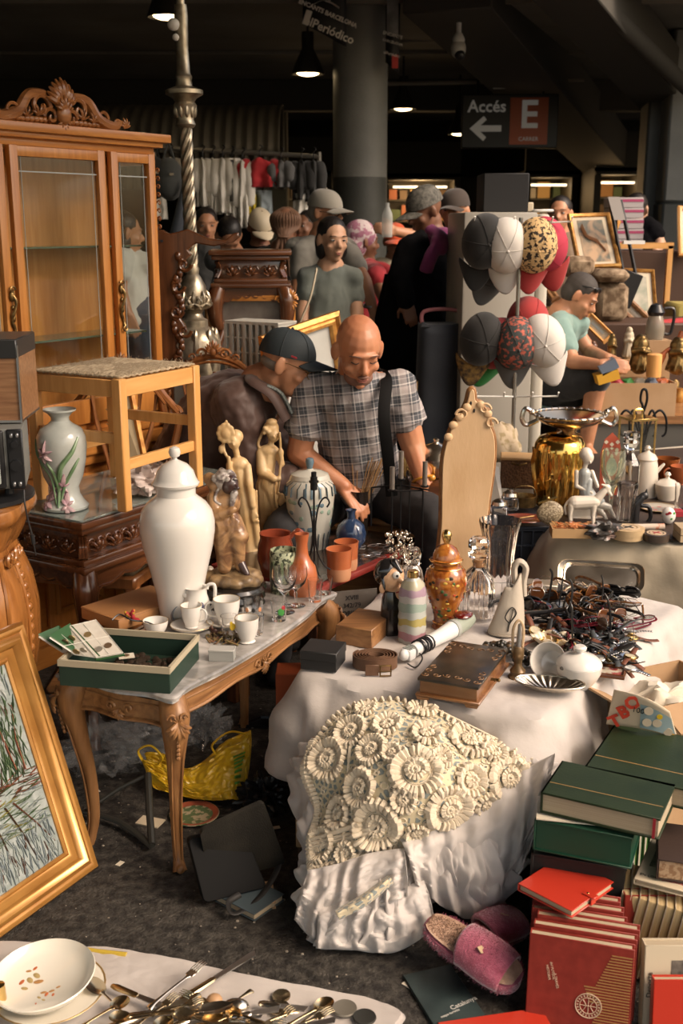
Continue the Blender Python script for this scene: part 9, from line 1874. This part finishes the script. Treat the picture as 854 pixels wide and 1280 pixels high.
# mottled upholstered seat pieces
mot=mat('mottled_upholstery',(.12,.075,.04),.8,col2=(.34,.25,.16),scale=18,ramp=(.4,.62),bump=.002,bscale=40)
for px,Y,lab in(((741,336,783,352),6.6,'mottled brown cushion on top of the upholstered block'),((744,353,782,400),6.65,'mottled brown upholstered block behind the seated man'),((704,320,740,346),6.7,'darker mottled chair back left of the block')):
 boxthing('upholstered_block',lab,'seat',px,Y,None,.22,mot,None,0,.03)
zb=D(763,400,6.65).z;m=M();m.box((0,0,zb/2-.001),(1.1,.5,zb-.002),bev=.01);tag(obj('display_bench',m,mat('counter_brown',()),loc=(D(775,400,6.65).x,6.7,0)),'dark bench under the upholstered pieces and leaning pictures','bench')
# display table with carton and brass statues
ZB=D(790,476,5.9).z-.16;tb=thing('stall_table','covered stall table carrying the gilt statues and the long carton','table',(D(815,476,6).x,6.15,0));m=M();m.box((0,0,ZB-.02),(.95,.85,.04));obj('table_top',m,oak,tb);m=M();m.box((0,0,ZB/2-.02),(.93,.82,ZB-.04));obj('table_skirt',m,mat('dim_skirt',(.09,.085,.075),.9),tb)
a,b=D(750,508,5.76),D(846,510,5.7);t=thing('long_carton','long open brown carton in front of the gilt statues','box',((a.x+b.x)/2,5.85,ZB));Wl=b.x-a.x;hc_=D(800,478,5.76).z-ZB
m=M()
for p,q in(((0,-.12,hc_/2),(Wl,.006,hc_)),((0,.12,hc_/2),(Wl,.006,hc_)),((-Wl/2,0,hc_/2),(.006,.24,hc_)),((Wl/2,0,hc_/2),(.006,.24,hc_)),((0,0,.003),(Wl,.24,.006))):m.box(p,q)
obj('carton_body',m,card,t)
for i in range(6):m=M();crumple(m,(0,0,0),(.035,.03,.03),.3,16,i,2);tag(obj('toy',m,[yel,redp,grp_,crm,mat('toy_grey',()),terra][i],loc=t.location+V((-.15+.06*i,0,hc_-.02))),['yellow','red','green','cream','blue-grey','orange'][i]+' small toy inside the long carton','toy')
def bstat(x,y0,y1,Y,lab,mt_=oldbrass,w_=1):
 c=D(x,y0,Y);h_=D(x,y1,Y).z-c.z;r=h_*.17*w_;t=thing('gilt_statue',lab,'statue',c);m=M();limb(m,[V((0,0,r*.8)),V((0,0,h_*.45)),V((0,0,h_*.72))],[r*1.05,r*.85,r*.9]);m.ell((0,-.3*r,h_*.88),(r*.45,r*.45,h_*.10));m.ell((0,.1*r,h_*.86),(r*.62,r*.6,h_*.135));m.cone(V((-r*.8,-r*.5,h_*.55)),V((0,-r*1.1,h_*.6)),r*.3,r*.22);m.cone(V((r*.8,-r*.5,h_*.52)),V((0,-r*1.1,h_*.58)),r*.3,r*.22)
 for i in range(9):a=i*.7;m.tube([(r*1.1*cos(a),r*1.1*sin(a),.01),(r*.8*cos(a+.2),r*.8*sin(a+.2),h_*.4),(r*.9*cos(a),r*.9*sin(a),h_*.65)],r*.13,5)
 obj('figure',m,mt_,t,vox=max(h_/45,.004),smo=1);return t
bstat(764,452,416,6.0,'slim gilt robed statue right of the seated man');bstat(799,465,417,5.95,'broad gilt robed statue behind the long carton',w_=1.5);bstat(846,466,420,5.95,'gilt seated statue at the right edge',w_=1.6);bstat(785,448,408,6.25,'white painted statue behind the gilt ones',crm);bstat(740,455,425,6.1,'small dark carved head beside the seated man',walnut,1.4)
for x,y,Yq,wq in((785,448,6.25,.16),(818,424,6.3,.16)):q=D(x,y,Yq);hq=q.z-ZB;m=M();m.box((0,0,hq/2),(wq,.14,hq-.002));tag(obj('riser_box',m,card,loc=(q.x,Yq,ZB)),'cardboard riser under the %s'%('white painted statue' if x<800 else 'glass oil lantern'),'box')
c=D(817,471,5.8);m=M();m.lathe([(0,0),(.038,0),(.038,.115),(.03,.12),(0,.12)],20);tag(obj('wooden_vase',m,pine,loc=c),'pale turned wooden vase on the rim of the long carton','vase')
c=D(818,424,6.3);t=thing('lantern','glass oil lantern with dark handle','lantern',c);m=M();m.lathe([(0,0),(.05,0),(.055,.06),(.04,.13),(.03,.14)],16);obj('glass_body',m,mat('lantern_glass',(.3,.26,.2),.1,alpha=.7),t);m=M();m.lathe([(.04,.13),(.05,.15),(.03,.19),(0,.2)],16);m.tube(spline([(.045,0,.17),(.10,0,.16),(.09,0,.04),(.055,0,.03)],5),.009,6);obj('cap',m,blackp,t)
boxthing('yellow_tub','yellow plastic tub at the right edge','tub',(838,378,875,420),7.2,None,.3,mat('yellow_tub_plastic',(.42,.34,.10),.5),None,0,.02)
c=D(840,408,6.5);m=M();m.grid(lambda u,v:V((-.12+.3*u,-.03+.06*v,.03*u+.03*sin(pi*v))),10,6);tag(obj('red_flap',m,mat('red_plastic',(.45,.03,.03),.35),loc=c,solid=.006),'slanting red plastic piece at the right edge','plastic')
c=D(832,462,5.95);m=M();m.tube(spline([V((-.05,0,.0)),V((-.01,0,.09)),V((.05,0,.13)),V((.08,0,.2))],6),[.02]*6+[.012]*6+[.02]*7,8);tag(obj('curved_horn',m,terra,loc=c),'curved pinkish swan-neck ornament beside the wooden vase','ornament')
# crowded small wares behind the statues: bottles, tins and cups one by one
wm=[crm,white,silver,blackp,terra,oldbrass,mat('toy_grey',()),gilt,redp]
for i in range(34):
 x=752+(i*29)%104;Yq=6.2+.09*((i*7)%5);r=rnd(.015,.03);h_=rnd(.05,.13);c=V((D(x,440,Yq).x,Yq,ZB));m=M();k=i%4
 m.lathe([(0,0),(r,0),(r*1.05,h_*.1),(r*(1.1 if k else .8),h_*.6),(r*(.4 if k>1 else .9),h_*.8),(r*(.45 if k>1 else 1),h_),(0,h_)],14)
 tag(obj(('cup','bottle','small_jar','vase')[k],m,wm[i%9],loc=c),'small ware crowded on the stall table behind the gilt statues',('cup','bottle','jar','vase')[k],'small wares behind the gilt statues')
# desk lamp head and dark monitor-like panel
c=D(783,372,6.6);m=M();m.box((0,0,.05),(.12,.02,.20),MX.Rotation(.35,3,'Y'),bev=.004);tag(obj('monitor',m,blackp,loc=c),'tilted black panel right of the upholstered block','monitor')
# water bottle in front of the pillar
c=D(484,292,6.6);m=M();m.lathe([(0,0),(.03,0),(.032,.1),(.03,.13),(.012,.17),(.012,.19),(0,.19)],16);tag(obj('water_bottle',m,mat('bottle_plastic',(.5,.52,.5),.1,alpha=.55),loc=c-V((0,0,.02))),'clear water bottle held up by the reaching man','bottle')
